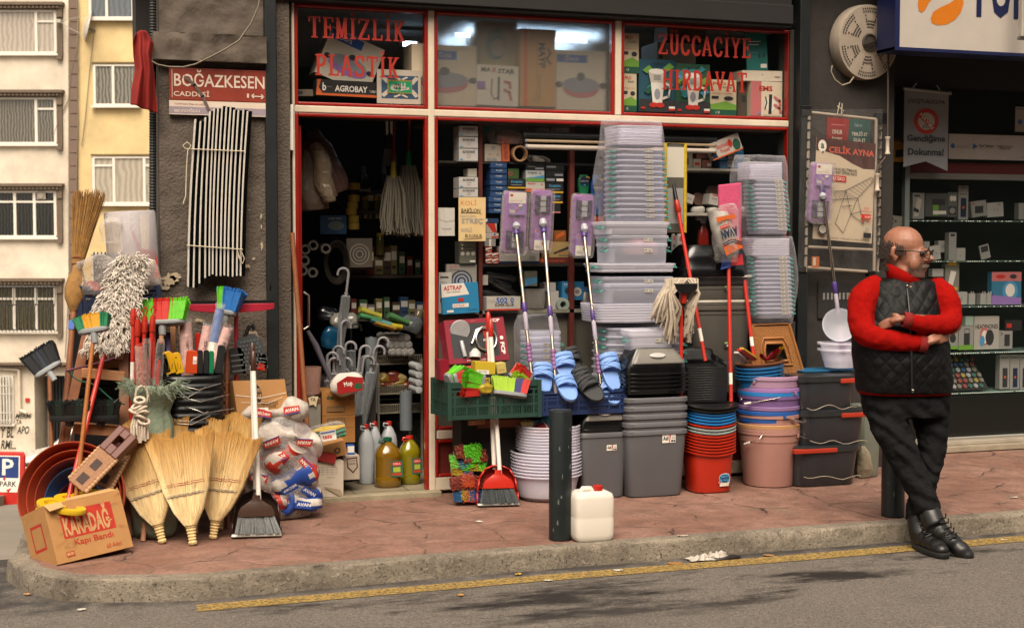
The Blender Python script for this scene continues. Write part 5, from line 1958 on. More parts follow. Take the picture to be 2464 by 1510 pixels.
carton(fq('K',182,1205,386,1450,-.08,1),.30,mk('#c3b6a3',.8,var=.12,vs=4),[('r',.02,.63,.78,.635,DKTXT),('r',.02,.70,.78,.705,DKTXT),('r',.02,.77,.78,.775,DKTXT),('r',.02,.84,.78,.845,DKTXT)]+[('r',x,.63,x+.005,.845,DKTXT)for x in(.02,.28,.44,.6,.775)]+[('t','Tedarik Order',.42,.54,.72,.57,DKTXT),('r',.1,.22,.64,.225,DKTXT),('r',.1,.36,.64,.365,DKTXT),('p',[(.3,.30),(.9,.2),(.98,.02),(.9,.0)],mk('#9a8b74',.9))],'white carton printed with a table grid, at the doorway threshold')
carton(fq('K',386,1165,500,1330,.02),.2,mk('#a89c8a',.8,var=.12),[('p',[(.2,.9),(.85,.95),(.9,.5),(.6,.25),(.25,.5)],mk('#4a2328',.7)),('p',[(.27,.85),(.79,.88),(.82,.52),(.6,.34),(.32,.54)],mk('#a89c8a',.8,var=.12)),('t','LAVABO',.32,.76,.76,.84,DKTXT),('t','KORUMA',.32,.62,.74,.72,DKTXT)],'white carton with a dark shield emblem, beside the white jugs')
carton(fq('K',415,1090,465,1165,.06),.15,BLUE,[('r',.05,.3,.95,.9,LABEL)],'small blue and white box above the shield carton')
carton(fq('K',170,1145,330,1205,-.10,14),.1,mk('#8c1f1c',.5,var=.2),[],'dark red wrapped packet squeezed under the tilted carton','packet','packet',bev=.01)
carton(fq('K',130,770,230,960,.06),.25,mk('#77736a',.9,var=.2),[('r',0,.8,1,1,mk('#5b3a26',.8))],'grey metal bin with brown rim inside the doorway','bin','bin',bev=.006)
P=fq('K',145,752,215,830,.045)
mb=MB()
mb.X=quadM(*P,1)
mb.poly([(0,.9),(.1,.2),(.5,.25),(.75,0),(.85,.5),(1,.95),(.5,1)],0)
mt=[mk('#c9b892',.8)]
mb.prints([('t','YA',.2,.55,.72,.85,DKTXT,.03)],1,1,0,mats=mt)
simple(mb,'paper_scrap',mt,'torn cream paper scrap lettered YA on the grey bin','paper',P[0])
a,b=PY(*q('K',150,1065),-.14),PY(*q('K',400,1040),-.14)
e=E('rope_pack',(a+b)/2,'wrapped hank of teal and yellow rope on the tilted brown carton','rope pack',rot=(0,rad(-8),0))
w=(b-a).length
for j,(z,col)in enumerate(((.012,'#0f6f58'),(.036,'#128063'),(.058,'#b89a16'))):
 mb=MB()
 for k in range(5):
  mb.tube([V(w*(t/8-.5),-.03+k*.016,z+.006*math.sin(t+k))for t in range(9)],.011,7)
 mb.build('rope',mk(col,.7,var=.2,vs=80),e,smooth=60)
mb=MB()
mt=[LABEL]
mb.prints([('r',.28,.0,.72,1,LABEL),('t','tesa',.34,.2,.6,.6,REDTXT,.03),('r',.3,.75,.7,.9,BLUE)],w,.06,-.05,-w/2,0,mats=mt)
mb.build('label_band',mt,e)
bag('wrap',V(0,0,-.005),w*.53,.055,.09,FILM,'','',seed=8,amp=.012,parent=e,top=.7)
a=PY(*q('K',425,735),.05)
e=E('mop_pack',a,'red and white wrapped mop head sitting in the doa carton','mop head',rot=(0,rad(-12),0))
mb=MB()
rg=[[wobble(V(-.10+.2*t/8,p.x,p.y+.06),.014,5,14)for p in ell(.06*math.sin(PI*(t+.5)/9)**.5,.07*math.sin(PI*(t+.5)/9)**.5,0,16)]for t in range(9)]
mb.loft(rg)
mb.build('mop_head',mk('#b9b2a8',.8,var=.15),e,smooth=70)
mb=MB()
mt=[]
mb.prints([('p',[(.1,.2),(.85,.1),(.95,.7),(.5,.95),(.15,.75)],mk('#8e1414',.45)),('t','Mop',.35,.4,.6,.7,LABEL,.02),('e',.75,.35,.12,.16,mk('#1f4a2c',.5))],.2,.12,-.075,-.10,0,mats=mt)
mb.build('print',mt,e)
HOOK=mk('#858588',.35,var=.05)
CLR=clear('#c2c8cc',.16,.12,'clear_vinyl',edge=.6,bump=.3)
ub=V(PY(815,1000,.5).x,.5,.04)
mb=MB()
mb.lathe([(.13,0),(.15,.4)],24,c=(0,0,0))
simple(mb,'umbrella_stand',mk('#1c1d1e',.5),'dark round stand holding the clear umbrellas','umbrella stand',ub,smooth=50)
def umbrella(label,hookm):
 e=E('umbrella',(0,0,0),label,'umbrella','rolled umbrellas in the doorway')
 mb=MB()
 mb.tube([(0,0,.12),(0,0,.35),(0,0,.60),(0,0,.72),(0,0,.73)],[.006,.02,.032,.03,.012],10)
 mb.build('canopy',CLR,e,smooth=40)
 mb=MB()
 mb.cyl((0,0,0),(0,0,.78),.005,n=8)
 for k in range(6):
  mb.tube([(.018*math.cos(k),.018*math.sin(k),.45),(.022*math.cos(k),.022*math.sin(k),.735)],.0025,5)
 mb.build('shaft',STEEL,e,smooth=50)
 mb=MB()
 mb.tube([(0,0,.745),(0,0,.86)]+[(.033-.033*math.cos(t*PI/8),0,.86+.033*math.sin(t*PI/8))for t in range(1,9)]+[(.066,0,.845)],.0085,8)
 mb.tube([(0,0,.73),(0,0,.745)],.013,8)
 mb.build('hook_grip',hookm,e,smooth=60)
 return e
U0=None
US=[(245,452,'frontmost low left'),(290,405,'tall one behind the low left hook'),(345,487,'low one just left of the mop pack'),(392,375,'narrow hook in the middle'),(480,400,'hook in the middle right'),(505,470,'front low hook at the right'),(580,400,'hook of the right-hand pair, lower'),(607,340,'topmost hook at the right'),(260,490,'small hook at far left'),(362,230,'hook under the black one'),(485,470,'second low hook at the right')]
for i,(x,y,d)in enumerate(US):
 lab='clear umbrella with grey crook handle, '+d
 if U0 is None:
  U0=umbrella(lab,HOOK)
  o=U0
 else:
  o=dup(U0,lab)
 t_=PY(*q('K',x+(28 if i not in(3,9)else 10),y),.42+.02*(i%4))
 b_=V(ub.x+(t_.x-ub.x)*.35,.5+.03*(i%3-1),0)
 d_=(t_-b_).normalized()
 o.location=t_-d_*.893
 o.rotation_euler=axis_rot(d_,(RN.uniform(-.5,.3),-1,0))
o=umbrella('black-hooked umbrella standing taller among the clear ones',BLACK)
t_=PY(*q('K',440,250),.55)
o.location=t_-V(0,0,.893)
o=dup(U0,'clear umbrella hung by itself high at the left of the doorway')
o.location=PY(*q('K',352,300),.5)-V(.04,0,.5)
o.rotation_euler=(0,rad(-7),rad(170))
WJ=mk('#9fa3a6',.45,var=.08)
def jug(label,body,cap,H,r,grp,liquid=None,label_col=None):
 e=E('bottle',(0,0,0),label,'bottle',grp)
 mb=MB()
 pr=[(r*.9,0),(r,.012),(r,H*.2)]
 if liquid:
  for k in range(6):
   z=H*(.22+.07*k)
   pr+=[(r*.97,z),(r,z+H*.03)]
 pr+=[(r,H*.66),(r*.86,H*.76),(r*.5,H*.88),(r*.3,H*.92),(r*.3,H*.95)]
 mb.lathe(pr,24,2.6,cap1=True)
 mb.build('body',body,e,smooth=40)
 mb=MB()
 mb.lathe([(r*.34,H*.93),(r*.34,H),(r*.3,H*1.005)],16,cap1=True)
 mb.build('cap',cap,e,smooth=40)
 mb=MB()
 mb.tube([(-r*.3,-r*.3,H*.9),(-r*.8,-r*.5,H*.93),(-r*.75,-r*.5,H*.98),(-r*.2,-r*.3,H*.96)],.006,6)
 mb.build('handle',cap if liquid else body,e,smooth=60)
 if label_col:
  mb=MB()
  mt=[]
  mb.prints([('r',0,0,1,1,mk(label_col,.5)),('e',.5,.8,.4,.14,REDTXT),('t','SERA',.2,.74,.8,.86,LABEL),('r',.1,.1,.9,.25,mk('#a53a1c',.5)),('r',.2,.3,.8,.6,mk('#9aa83a',.5))],r*.95,H*.34,-r*1.0,r*.0,H*.22,mats=mt)
  mb.build('label',mt,e)
 return e
OIL=mk('#70510f',.12,var=.08,spec=.6,coat=.4)
OIL2=mk('#756b0c',.12,var=.08,spec=.6,coat=.4)
GC=mk('#0f4a33',.4)
for(x0,y0,x1,y1,yy,a)in((490,870,600,1278,.30,0),(560,865,650,1265,.42,1),(648,858,758,1240,.5,2),(606,945,782,1280,.16,3),(775,940,918,1268,.22,4)):
 r_=rq('K',x0,y0,x1,y1,yy)
 H,r=r_[3]-r_[1],(r_[2]-r_[0])/2
 o=jug(('white plastic jug with red cap, nearest the cartons','white plastic jug with red cap, in the middle','white plastic jug with red cap, behind the amber bottle','ribbed bottle of amber liquid with green cap, left of two','ribbed bottle of greenish yellow liquid, right of two')[a],(WJ,WJ,WJ,OIL,OIL2)[a],REDP if a<3 else(GC if a==3 else REDP),H,r,'white jugs on the shop floor' if a<3 else 'liquid soap bottles in the doorway',a>2,'#2d5a4a' if a>2 else None)
 o.location=V((r_[0]+r_[2])/2,yy,.032)
for(x0,y0,x1,y1,yy,lab)in((540,345,625,865,.62,'tall clear roll standing behind the umbrellas'),(780,715,865,985,.6,'clear roll standing behind the bottles')):
 r_=rq('K',x0,y0,x1,y1,yy)
 r=(r_[2]-r_[0])/2
 mb=MB()
 mb.lathe([(r,0),(r,r_[3]-r_[1])],24,cap1=True)
 mb.lathe([(r*.35,0),(r*.35,r_[3]-r_[1]+.006)],14,cap1=True)
 simple(mb,'film_roll',mk('#6d7478',.25,var=.1,coat=.4),lab,'film roll',((r_[0]+r_[2])/2,yy,r_[1]),smooth=40)
a=rq('K',630,495,930,865,.75)
e=E('wire_shelf',(a[0],.75,.03),'cream wire shelf unit at the back of the doorway','shelf')
WIRE=mk('#8b826f',.5,metal=.2)
mb=MB()
Wd=a[2]-a[0]
for z in(a[1]-.03,(a[1]+a[3])/2-.03-.05,a[3]-.06):
 for yy in(0,.3):
  mb.bar((0,yy,z),(Wd,yy,z),.008,.008)
  mb.bar((0,yy,z+.055),(Wd,yy,z+.055),.006,.006)
 for k in range(24):
  mb.bar((Wd*k/23,0,z),(Wd*k/23,0,z+.055),.004,.004)
  mb.bar((Wd*k/23,0,z),(Wd*k/23,.3,z),.004,.004)
for x in(0,Wd):
 for yy in(0,.3):
  mb.bar((x,yy,0),(x,yy,a[3]-.03),.014,.014)
mb.build('frame',WIRE,e)
for i in range(9):
 p=PY(*q('K',640+(i%5)*40,690-34*(i//5)),.78)
 o=bag('snack_pack',p,.05,.03,.06,mk(('#8a6a1e','#6d2a1c','#9b8a5a')[i%3],.3,var=.4,vs=20,coat=.4),'crinkled foil pack on the wire shelf, %s of nine'%ORD[i],'pack','foil packs on the wire shelf',seed=i*3,amp=.03,n=14,m=8)
for i in range(12):
 p=PY(*q('K',700+(i%4)*42+(i//4)*14,350+(i//4)*48),.66)
 mb=MB()
 mb.tube([p-V(0,0,0),p+V(.0,.22,0)],[.028,.028],12)
 mb.tube([p-V(0,.012,0),p+V(0,.0,0)],[.015,.028],12)
 simple(mb,'wrapped_roll',mk('#8f8d88',.35,var=.2,vs=30,coat=.3),'wrapped roll end on the wire shelf, %s row, %s from the left'%(ORD[i//4],ORD[i%4]),'roll',None,'wrapped rolls piled on the wire shelf',smooth=40)
for i,(x,y,col,an)in enumerate(((500,150,'#8f8a2c',20),(495,190,'#3d7a4c',12),(570,215,'#4c7d74',18),(600,235,'#a2762a',18),(640,250,'#a59318',10),(700,190,'#3a6a3c',22))):
 p=PY(*q('K',x,y),.60)
 mb=MB()
 mb.X=Matrix.Translation(p)@Matrix.Rotation(rad(an),4,'Y')
 mb.loft([[V(k*.02,q_.x,q_.y)for q_ in ell(.05,.022*(1+.1*math.sin(k)),0,14)]for k in range(8)])
 simple(mb,'folded_cloth',mk(col,.9,var=.2),('olive','green','teal','orange','yellow','dark green')[i]+' rolled cleaning cloth in the pile above the umbrellas','cloth',None,'rolled cloths in the doorway',smooth=60)
for i,(y,lab)in enumerate(((530,'top'),(585,'upper middle'),(640,'lower middle'),(690,'bottom'))):
 p=PY(*q('K',912,y+18),.5)
 mb=MB()
 mb.tube([p+V(-.0,-.0,0),p+V(0,.18,0)],.022,14)
 mb.tube([p+V(0,-.004,0),p],.01,10)
 simple(mb,'paper_roll',mk('#aeb0b2',.6),lab+' roll of the white column at the right of the doorway','roll',None,'white rolls by the door post',smooth=40)
for(x0,y0,x1,y1,yy,an,col,lab,sd_)in((105,210,300,760,.35,-6,'#6f6054','large hanging bundle of clear bags, leftmost at the top of the doorway',3),(215,215,420,700,.28,-14,'#82735f','rolled clear bag hanging diagonally in the doorway',7),(230,130,460,640,.45,-20,'#7b5f5a','pinkish clear bag hanging behind the diagonal one',9)):
 r_=rq('J',x0,y0,x1,y1,yy)
 w,h=r_[2]-r_[0],r_[3]-r_[1]
 o=bag('hanging_bag',V((r_[0]+r_[2])/2,yy,r_[1]),w*(.6 if sd_!=7 else.26),.07,h,clear(col,.45,.2,'plastic_film',bump=.9,bs=14,edge=.4),lab,'hanging bag','bags hung in the doorway',seed=sd_,amp=.04,top=.45,f=6)
 o.rotation_euler=(0,rad(an),0)
 mb=MB()
 mb.add([V(-w*.3,-.02,.05),V(w*.3,-.02,.03),V(w*.2,-.01,h*.8),V(-w*.15,-.01,h*.85)],[(0,1,2,3)])
 mb.build('folded_sheets',mk(col,.6,var=.3,vs=8),o,solid=.03,smooth=40)
for i,z in enumerate((1.72,1.30,1.02)):
 mb=MB()
 mb.box(PY(830,500,1.0).x,.85,z-.02,PY(1040,500,1.0).x,1.15,z)
 simple(mb,'shelf_board',mk('#3d322a',.8),('upper','middle','lower')[i]+' dark shelf board deep in the doorway','shelf')
for(x,lab)in((570,'black bottle lettered Perwoll on the upper doorway shelf'),(725,'plain black bottle on the upper doorway shelf')):
 p=PY(*q('J',x,445),.95)
 e=E('detergent_bottle',V(p.x,.95,1.722),lab,'bottle')
 mb=MB()
 mb.lathe([(.05,0),(.055,.02),(.055,.16),(.035,.22),(.02,.24)],20,sy=.6,cap1=True)
 mb.build('body',BLACK,e,smooth=50)
 mb=MB()
 mb.lathe([(.018,.24),(.018,.29)],14,cap1=True)
 mb.build('cap',mk('#4a5356',.5),e)
 if x==570:
  MB().text('Perwoll',-.04,.12,.08,.03,-.034,.01).build('lettering',mk('#b9bcbc',.5),e)
TP=mk('#9c8530',.5,var=.12)
for i,(y,x)in enumerate(((575,505),(665,500),(718,490),(765,480),(820,498),(875,500))):
 p=PY(*q('J',x,y+25),.75)
 mb=MB()
 mb.lathe([(.036,0),(.036,.042)],22,cap1=True)
 simple(mb,'tape_roll',TP,'masking tape roll, %s from the top of the dim column'%ORD[i],'tape roll',p,'masking tape column',smooth=40)
for i,(x,y,yy)in enumerate(((585,820,.9),(625,820,.95),(675,820,.9),(715,820,.95),(550,820,.98),(700,1095,.9))):
 p=PY(*q('J',x,y),yy)
 mb=MB()
 mb.lathe([(.026,0),(.03,.01),(.03,.10),(.022,.12)],16,cap1=True)
 mb.cur=1
 mb.lathe([(.025,.12),(.025,.145)],16,cap1=True)
 simple(mb,'jar',[mk('#4f4a22',.2),mk('#8d7d14',.4)],('yellow-lidded jar, leftmost in the front of the jar shelf','yellow-lidded jar, second in the jar shelf','yellow-lidded jar, third in the jar shelf','yellow-lidded jar, rightmost in the jar shelf','yellow-lidded jar half behind the tape column','yellow-lidded jar alone on the lower shelf')[i],'jar',V(p.x,yy,p.z),'jars in the doorway',smooth=40)
carton(fq('J',245,795,445,935,.7),.05,mk('#164a72',.5,var=.15),[('t','seprain',.3,.75,.8,.9,LABEL),('e',.6,.45,.3,.25,mk('#6d7d80',.4))],'blue packet marked seprain hanging in the doorway','packet','packet')
P=fq('J',447,968,640,1185,.68)
DISC=[('r',.03,.03,.97,.97,mk('#5c564c',.5))]+[('e',.5,.45,.4-.06*k,.37-.055*k,mk(('#8d877b','#4c463e')[k%2],.3))for k in range(6)]
carton(P,.02,mk('#6b655b',.4),DISC,'blister pack with a round metal drain strainer, in the doorway','packet','packet')
mb=MB()
c=PY(*q('J',365,1150),.62)
for k in range(7):
 mb.tube([c+V((.055+.004*k)*math.cos(2*PI*t/20),-.006*k,(.10+.006*k)*math.sin(2*PI*t/20))for t in range(20)],.006,6,closed=True)
simple(mb,'hose_coil',mk('#3a362e',.3,metal=.5),'coil of braided hose hanging in the doorway','hose',smooth=60)
for i,(x,y)in enumerate(((135,1052),(130,1135),(115,1210),(192,1225),(290,1045),(195,1020))):
 p=PY(*q('J',x,y),.5)
 mb=MB()
 mb.tube([p,p+V(.02,.35,0)],.032,18,caps=False)
 mb.tube([p,p+V(.02,.35,0)],.018,14,caps=False)
 mb.loft([[p+V(r*math.cos(2*PI*k/18),0,r*math.sin(2*PI*k/18))for k in range(18)]for r in(.032,.018)],False,False)
 simple(mb,'film_roll',mk('#57544d',.3,var=.1,coat=.3),('rolled film end at the far left, top of three','rolled film end at the far left, middle of three','rolled film end at the far left, lowest of three','pale ring of a film roll end over the standing sheet','dim film roll end under the blue packet','dim film roll end behind the left ones')[i],'film roll',None,'film rolls in the doorway',smooth=40)
COT2=mk('#5f594d',.95,var=.15,vs=20)
def string_mop(mb,c,w,h,n,dep=.05,seed=0):
 for i in range(n):
  t=RN.uniform(-1,1)
  v=RN.uniform(-1,1)
  s=.35+.65*RN.random()
  pts=[c+V(t*w*.25,v*dep*.4,0),c+V(t*w*.42,v*dep-.01,-h*.3),c+V(t*w*.5+RN.uniform(-.01,.01),v*dep,-h*.7),c+V(t*w*.52+RN.uniform(-.02,.02),v*dep,-h*(.9+.12*RN.random()))]
  mb.tube(pts,[.005,.0062,.0062,.0055],5)
for i,(x,y,w,h,lab,cc)in enumerate(((800,500,.15,.36,'string mop head hanging at the left of the doorway trio','yellow'),(915,420,.17,.44,'largest string mop head hanging upside down in the doorway','green'),(1000,520,.10,.36,'string mop head hanging against the door post','none'))):
 p=PY(*q('J',x,y),.40+.05*i)
 e=E('string_mop',p,lab,'mop','string mops hung in the doorway')
 mb=MB()
 string_mop(mb,V(0,0,0),w,h,90)
 mb.build('strings',COT2,e,smooth=60)
 if cc!='none':
  mb=MB()
  mb.tube([(0,0,-.02),(0,0,.05),(0,0,.09)],[.022,.018,.014],12)
  mb.build('socket',mk('#8a7a14' if cc=='yellow' else '#15703a',.5),e,smooth=50)
  mb=MB()
  mb.cyl((0,0,.08),(.02,.02,.5),.011)
  mb.build('handle',mk('#5c1a12',.5),e,smooth=50)
p=PY(*q('J',770,420),.5)
e=E('hanging_brush',p,'grey soft brush hanging by two white sticks in the doorway','brush')
mb=MB()
for i in range(160):
 x=RN.uniform(-1,1)
 y=RN.uniform(-.015,.015)
 mb.tube([(x*.035,y,.11),(x*.05,y,0)],.0018,3)
mb.build('bristles',mk('#74757a',.7),e)
MB().loft([ell(.04,.02,.1,14),ell(.036,.02,.16,14),ell(.014,.012,.2,14)]).build('head',BLACK,e,smooth=50)
for s in(-1,1):
 MB().cyl((s*.014,0,.19),(s*.016,.01,.4),.0085).build('handle',WHITE,e,smooth=50)
for i,(x,y,w,h,col,an,lab)in enumerate(((225,345,150,165,'#12496b',12,'glossy blue film packet in the dark pile left of the hooks'),(300,230,200,110,'#8d8a80',0,'white cardboard header behind the black umbrella hook'),(190,180,160,100,'#151619',8,'black foil packets in the dark pile'),(760,250,160,120,'#5d6265',20,'clump of clear film on the top of the wire shelf'),(870,250,60,200,'#6e6250',0,'dim beige packet by the right door post'))):
 r_=rq('K',x,y-h/2,x+w,y+h/2,.62+.04*i)
 o=bag('film_packet',V((r_[0]+r_[2])/2,.62+.04*i,r_[1]),(r_[2]-r_[0])/2,.05,r_[3]-r_[1],mk(col,.22,var=.35,vs=18,bump=.6,bs=14,coat=.5),lab,'packet',seed=i*5+2,amp=.02,top=.6)
 o.rotation_euler=(0,rad(an),0)
simple(MB().box(PY(760,1000,.55).x,.55,.03,PY(905,1000,.55).x,.95,.66),'counter',mk('#2b2521',.8),'low dark counter behind the umbrellas inside the shop','counter',bev=.004)
P_=PY(730,700,.5)
simple(MB().tube([PY(*q('K',140,300),.3),PY(*q('K',195,400),.3),PY(*q('K',300,640),.3)],[.012,.02,.012],10),'umbrella',mk('#5a5760',.4),'closed umbrella with pale tip slanting at the left of the doorway','umbrella',smooth=50)
mb=MB()
mb.lathe([(.055,0),(.065,.16)],20)
simple(mb,'tumbler',clear('#b58e80',.4,.15,'clear_plastic'),'clear beaker of small goods on the grey bin','beaker',PY(*q('K',160,735),.12),smooth=50)
for j,(z,yy)in enumerate(((1.722,.98),(1.302,.98),(1.022,.95))):
 for i in range(10):
  if j==0 and i in(1,4):
   continue
  w,h=RN.uniform(.035,.06),RN.uniform(.08,.2)
  x=lerp(PY(835,500,1.0).x,PY(1020,500,1.0).x,i/9.5)
  c=('#6d675c','#4a3a2a','#2c4a6d','#6d2a20','#7d7448','#3a5a3c')[RN.randint(0,5)]
  mt=[mk(c,.5,var=.15)]
  simple(MB().box(0,0,0,w,.06,h).prints([('r',.1,.5,.9,.8,LABEL),('r',.2,.2,.8,.3,mk('#20242c',.5,var=0))],w,h,0,mats=mt),'stock_box',mt,'dim box on the %s deep doorway shelf, %s from the left'%(('upper','middle','lower')[j],ORD[i]),'box',V(x,yy-.06,z),'dim boxes deep in the doorway',bev=.002)
K_={'w':LABEL,'d':DKTXT,'r':mk('#b02a1c',.5,var=0),'b':mk('#23509a',.5,var=0),'n':mk('#10233f',.5,var=0),'g':mk('#6b9a3a',.5,var=0),'t':mk('#2f7f86',.5,var=0),'y':mk('#c79a25',.5,var=0),'o':mk('#c05a24',.5,var=0),'p':mk('#b76a6a',.5,var=0),'l':mk('#8c8a86',.5,var=0),'c':mk('#4a8fb8',.5,var=0),'k':mk('#b9b2a4',.6,var=0),'m':mk('#8e6fae',.5,var=0),'e':mk('#1d4f3c',.5,var=0),'v':mk('#8d8f98',.4,var=0),'x':mk('#2c2d2f',.5,var=0)}
def pr(L):
 return[tuple(K_[a]if isinstance(a,str)and a in K_ and i>1 or(p[0]=='p' and i==2 and a in K_)else a for i,a in enumerate(p))if p[0]!='p' else('p',p[1],K_[p[2]])for p in(L or[])]
def C_(k,x0,y0,x1,y1,y,d,tilt,col,L,label,group=None,cat='box',name='carton'):
 return carton(fq(k,x0,y0,x1,y1,y,tilt),d,mk(col,.6,var=.07),pr(L),label,cat,name,group)
def board(x0,y0,x1,y1,ya,yb_,col,lab,name='shelf_board',cat='shelf'):
 a=rect(x0,y0,x1,y1,ya)
 return simple(MB().box(a[0],ya,a[1],a[2],yb_,a[3]),name,mk(col,.7,var=.15),lab,cat)
board(1152,288,1161,850,.10,.14,'#5a1d12','red slotted upright, left one behind the lower window','shelf_upright','upright')
board(1371,288,1382,860,.10,.14,'#5a1d12','red slotted upright, right one behind the lower window','shelf_upright','upright')
board(1056,392,1640,397,.12,.5,'#25201c','dark upper shelf board behind the purple mops')
board(1150,634,1640,640,.12,.5,'#25201c','dark middle shelf board behind the purple mops')
board(1056,742,1880,750,.10,.5,'#7d786b','grey lower ledge behind the lower window')
board(1056,752,1880,1030,.16,.20,'#5f5b50','grey cabinet back behind the lower part of the window','back_panel','panel')
board(1640,405,1800,411,.10,.4,'#9a958a','white upper shelf between the two tall box stacks')
board(1640,512,1800,519,.10,.4,'#9a958a','white lower shelf between the two tall box stacks')
AR=[('t','aremed',.2,.68,.82,.92,'d',.02),('r',.18,.64,.84,.66,'d'),('t','ULTRA',.42,.25,.6,.36,'r'),('r',.06,.1,.2,.2,'c'),('r',.4,.5,.65,.53,'l'),('r',0,0,1,.07,'l')]
G1='white aremed boxes in the window'
for i,(a,b,w_)in enumerate(((112,215,'topmost'),(222,335,'second from the top'),(339,465,'third from the top'),(625,735,'fourth from the top'),(739,826,'lowest, just above the handwritten card'))):
 C_('L',292,a,482,b,.06,.12,0,'#b5b1ac',AR,'white box lettered aremed, %s of its column'%w_,G1)
C_('L',382,540,470,622,.1,.1,0,'#a09a8e',[],'plain beige box standing on the fourth aremed box')
C_('L',288,828,560,1268,-.016,.003,0,'#c3a877',[('t','KOLİ',.08,.82,.66,.95,'o'),('t','BABİLON',.1,.65,.80,.77,'d',.012),('l',[(.08,.64),(.82,.64),(.82,.6)],.003,'d'),('t','NAYLON',.06,.545,.62,.60,'l'),('t','STREÇ',.1,.38,.9,.52,'l',.02),('t','KOLİ',.1,.22,.48,.32,'l',.01),('t','BULUNUR',.24,.08,.86,.16,'d'),('l',[(.18,.04),(.86,.07)],.003,'d')],'cream handwritten card KOLİ BABİLON STREÇ taped to the glass',None,'notice','notice')
C_('L',82,933,248,1215,-.012,.002,0,'#aaa59d',[('t','7/24 AÇIK',.2,.2,.8,.27,'d'),('l',[(.0,.6),(.5,.5),(1,.56)],.003,'l'),('l',[(.3,1),(.45,.4),(.4,0)],.002,'l')],'crumpled white sheet reading 7/24 AÇIK taped low at the left',None,'notice','notice')
C_('L',298,1272,462,1492,.06,.1,0,'#5c5c52',[('e',.16,.84,.06,.045,'w'),('e',.16,.68,.06,.045,'w'),('e',.18,.45,.12,.09,'k'),('e',.5,.45,.12,.09,'k'),('e',.82,.45,.12,.09,'k'),('r',.3,.82,.9,.84,'l'),('r',.3,.66,.8,.68,'l'),('r',.62,.06,.95,.14,'w')],'grey-green product box with three round pictures under the handwritten card')
C_('L',525,110,660,290,.2,.2,-6,'#8a867c',[('r',.0,.62,.9,1,'t')],'grey carton with a teal flap on the top shelf, left end')
C_('L',552,295,722,465,.12,.18,0,'#b0a596',[('e',.5,.8,.12,.12,'l'),('t','50',.24,.33,.36,.43,'r'),('t','CE',.68,.33,.82,.43,'d'),('r',.1,.05,.38,.2,'l'),('r',.42,.05,.7,.2,'l')],'white box stamped 50 and CE on the top shelf')
C_('L',728,228,803,468,.10,.12,-2,'#b0512c',[('t','LUX SAÇ FIRÇASI',.2,.1,.7,.9,'d',0,3)],'upright orange box with a handwritten title on the top shelf')
p=PY(*q('L',898,470),.1)
mb=MB()
r_=82*.2391/3400*8.6
mb.X=Matrix.Rotation(PI/2,4,'X')
mb.lathe([(r_*.78,0),(r_,0),(r_,.05),(r_*.78,.05),(r_*.78,0)],36,cap0=False)
simple(mb,'tape_roll',mk('#a07a58',.5),'big tan tape roll standing on edge on the top shelf','tape roll',V(p.x,.13,p.z+r_),smooth=40)
for i,(y0,y1,col,lab,yy)in enumerate(((316,333,'#17181a','black lamp housing across the top of the window',.05),(334,341,'#a89376','unlit cream tube lamp, upper one across the window',.03),(346,358,'#b8aa9c','unlit white tube lamp, lower one across the window',.02))):
 a,b=PY(1264-(6 if i==0 else 0),(y0+y1)/2,yy),PY(1722,(y0+y1)/2+13,yy)
 a.z=b.z=(a.z+b.z)/2
 e=E('tube_lamp',a,lab,'lamp')
 r_=(y1-y0)/2/3400*8.8
 MB().cyl((.012,0,0),(b.x-a.x-.012,0,0),r_,n=12).build('tube',mk(col,.4,var=.05),e,smooth=50)
 mb=MB()
 for x in(0,b.x-a.x-.012):
  mb.cyl((x,0,0),(x+.012,0,0),r_*1.08,n=12)
 mb.build('end_cap',mk('#2a2a2a' if i==0 else '#8d8d8d',.4),e,smooth=50)
for i,(x,y,w_,h_,col,lab)in enumerate(((800,300,.13,.085,'#8f6a62','clear bag of pinkish goods on the top shelf'),(1140,185,.08,.04,'#9a958a','clear pack of white goods high behind the lamp, left'),(1310,185,.07,.045,'#8d887c','clear pack of white goods high behind the lamp, right'),(1095,478,.06,.035,'#a9a498','clear pack of small white plugs under the tubes'),(640,400,.1,.05,'#5f4a32','x'))[:4]):
 p=PY(*q('L',x,y),.14)
 o=bag('goods_bag',p,w_,.05,h_*1.6,FILM,lab,'bag',seed=i+40,amp=.025,n=20,m=12,top=.5)
 bag('contents',V(0,0,.004),w_*.75,.035,h_*1.1,mk(col,.6,var=.3,vs=30),'','',seed=i+3,amp=.02,n=14,m=8,parent=o)
for i in range(9):
 y0=(478,534,590,650,706,764,822,876,932)[i]
 C_('L',610-(i>5)*18+RN.randint(-4,4),y0,772-(i>5)*14,y0+53,.10+.006*(i%3),.16,RN.uniform(-1,1.5),'#1d3f6d',[('t','Portable' if i%3 else 'Fartable',.34,.45,.72,.72,'w'),('r',.4,.25,.66,.3,'c')],'dark blue box, %s from the top of the blue column'%ORD[i],'dark blue boxes in the window')
BKB='#121315'
DOL=[('t','Dolphin',.2,.5,.85,.85,'c',.02),('r',.2,.34,.8,.4,'l'),('r',0,0,1,.16,'y')]
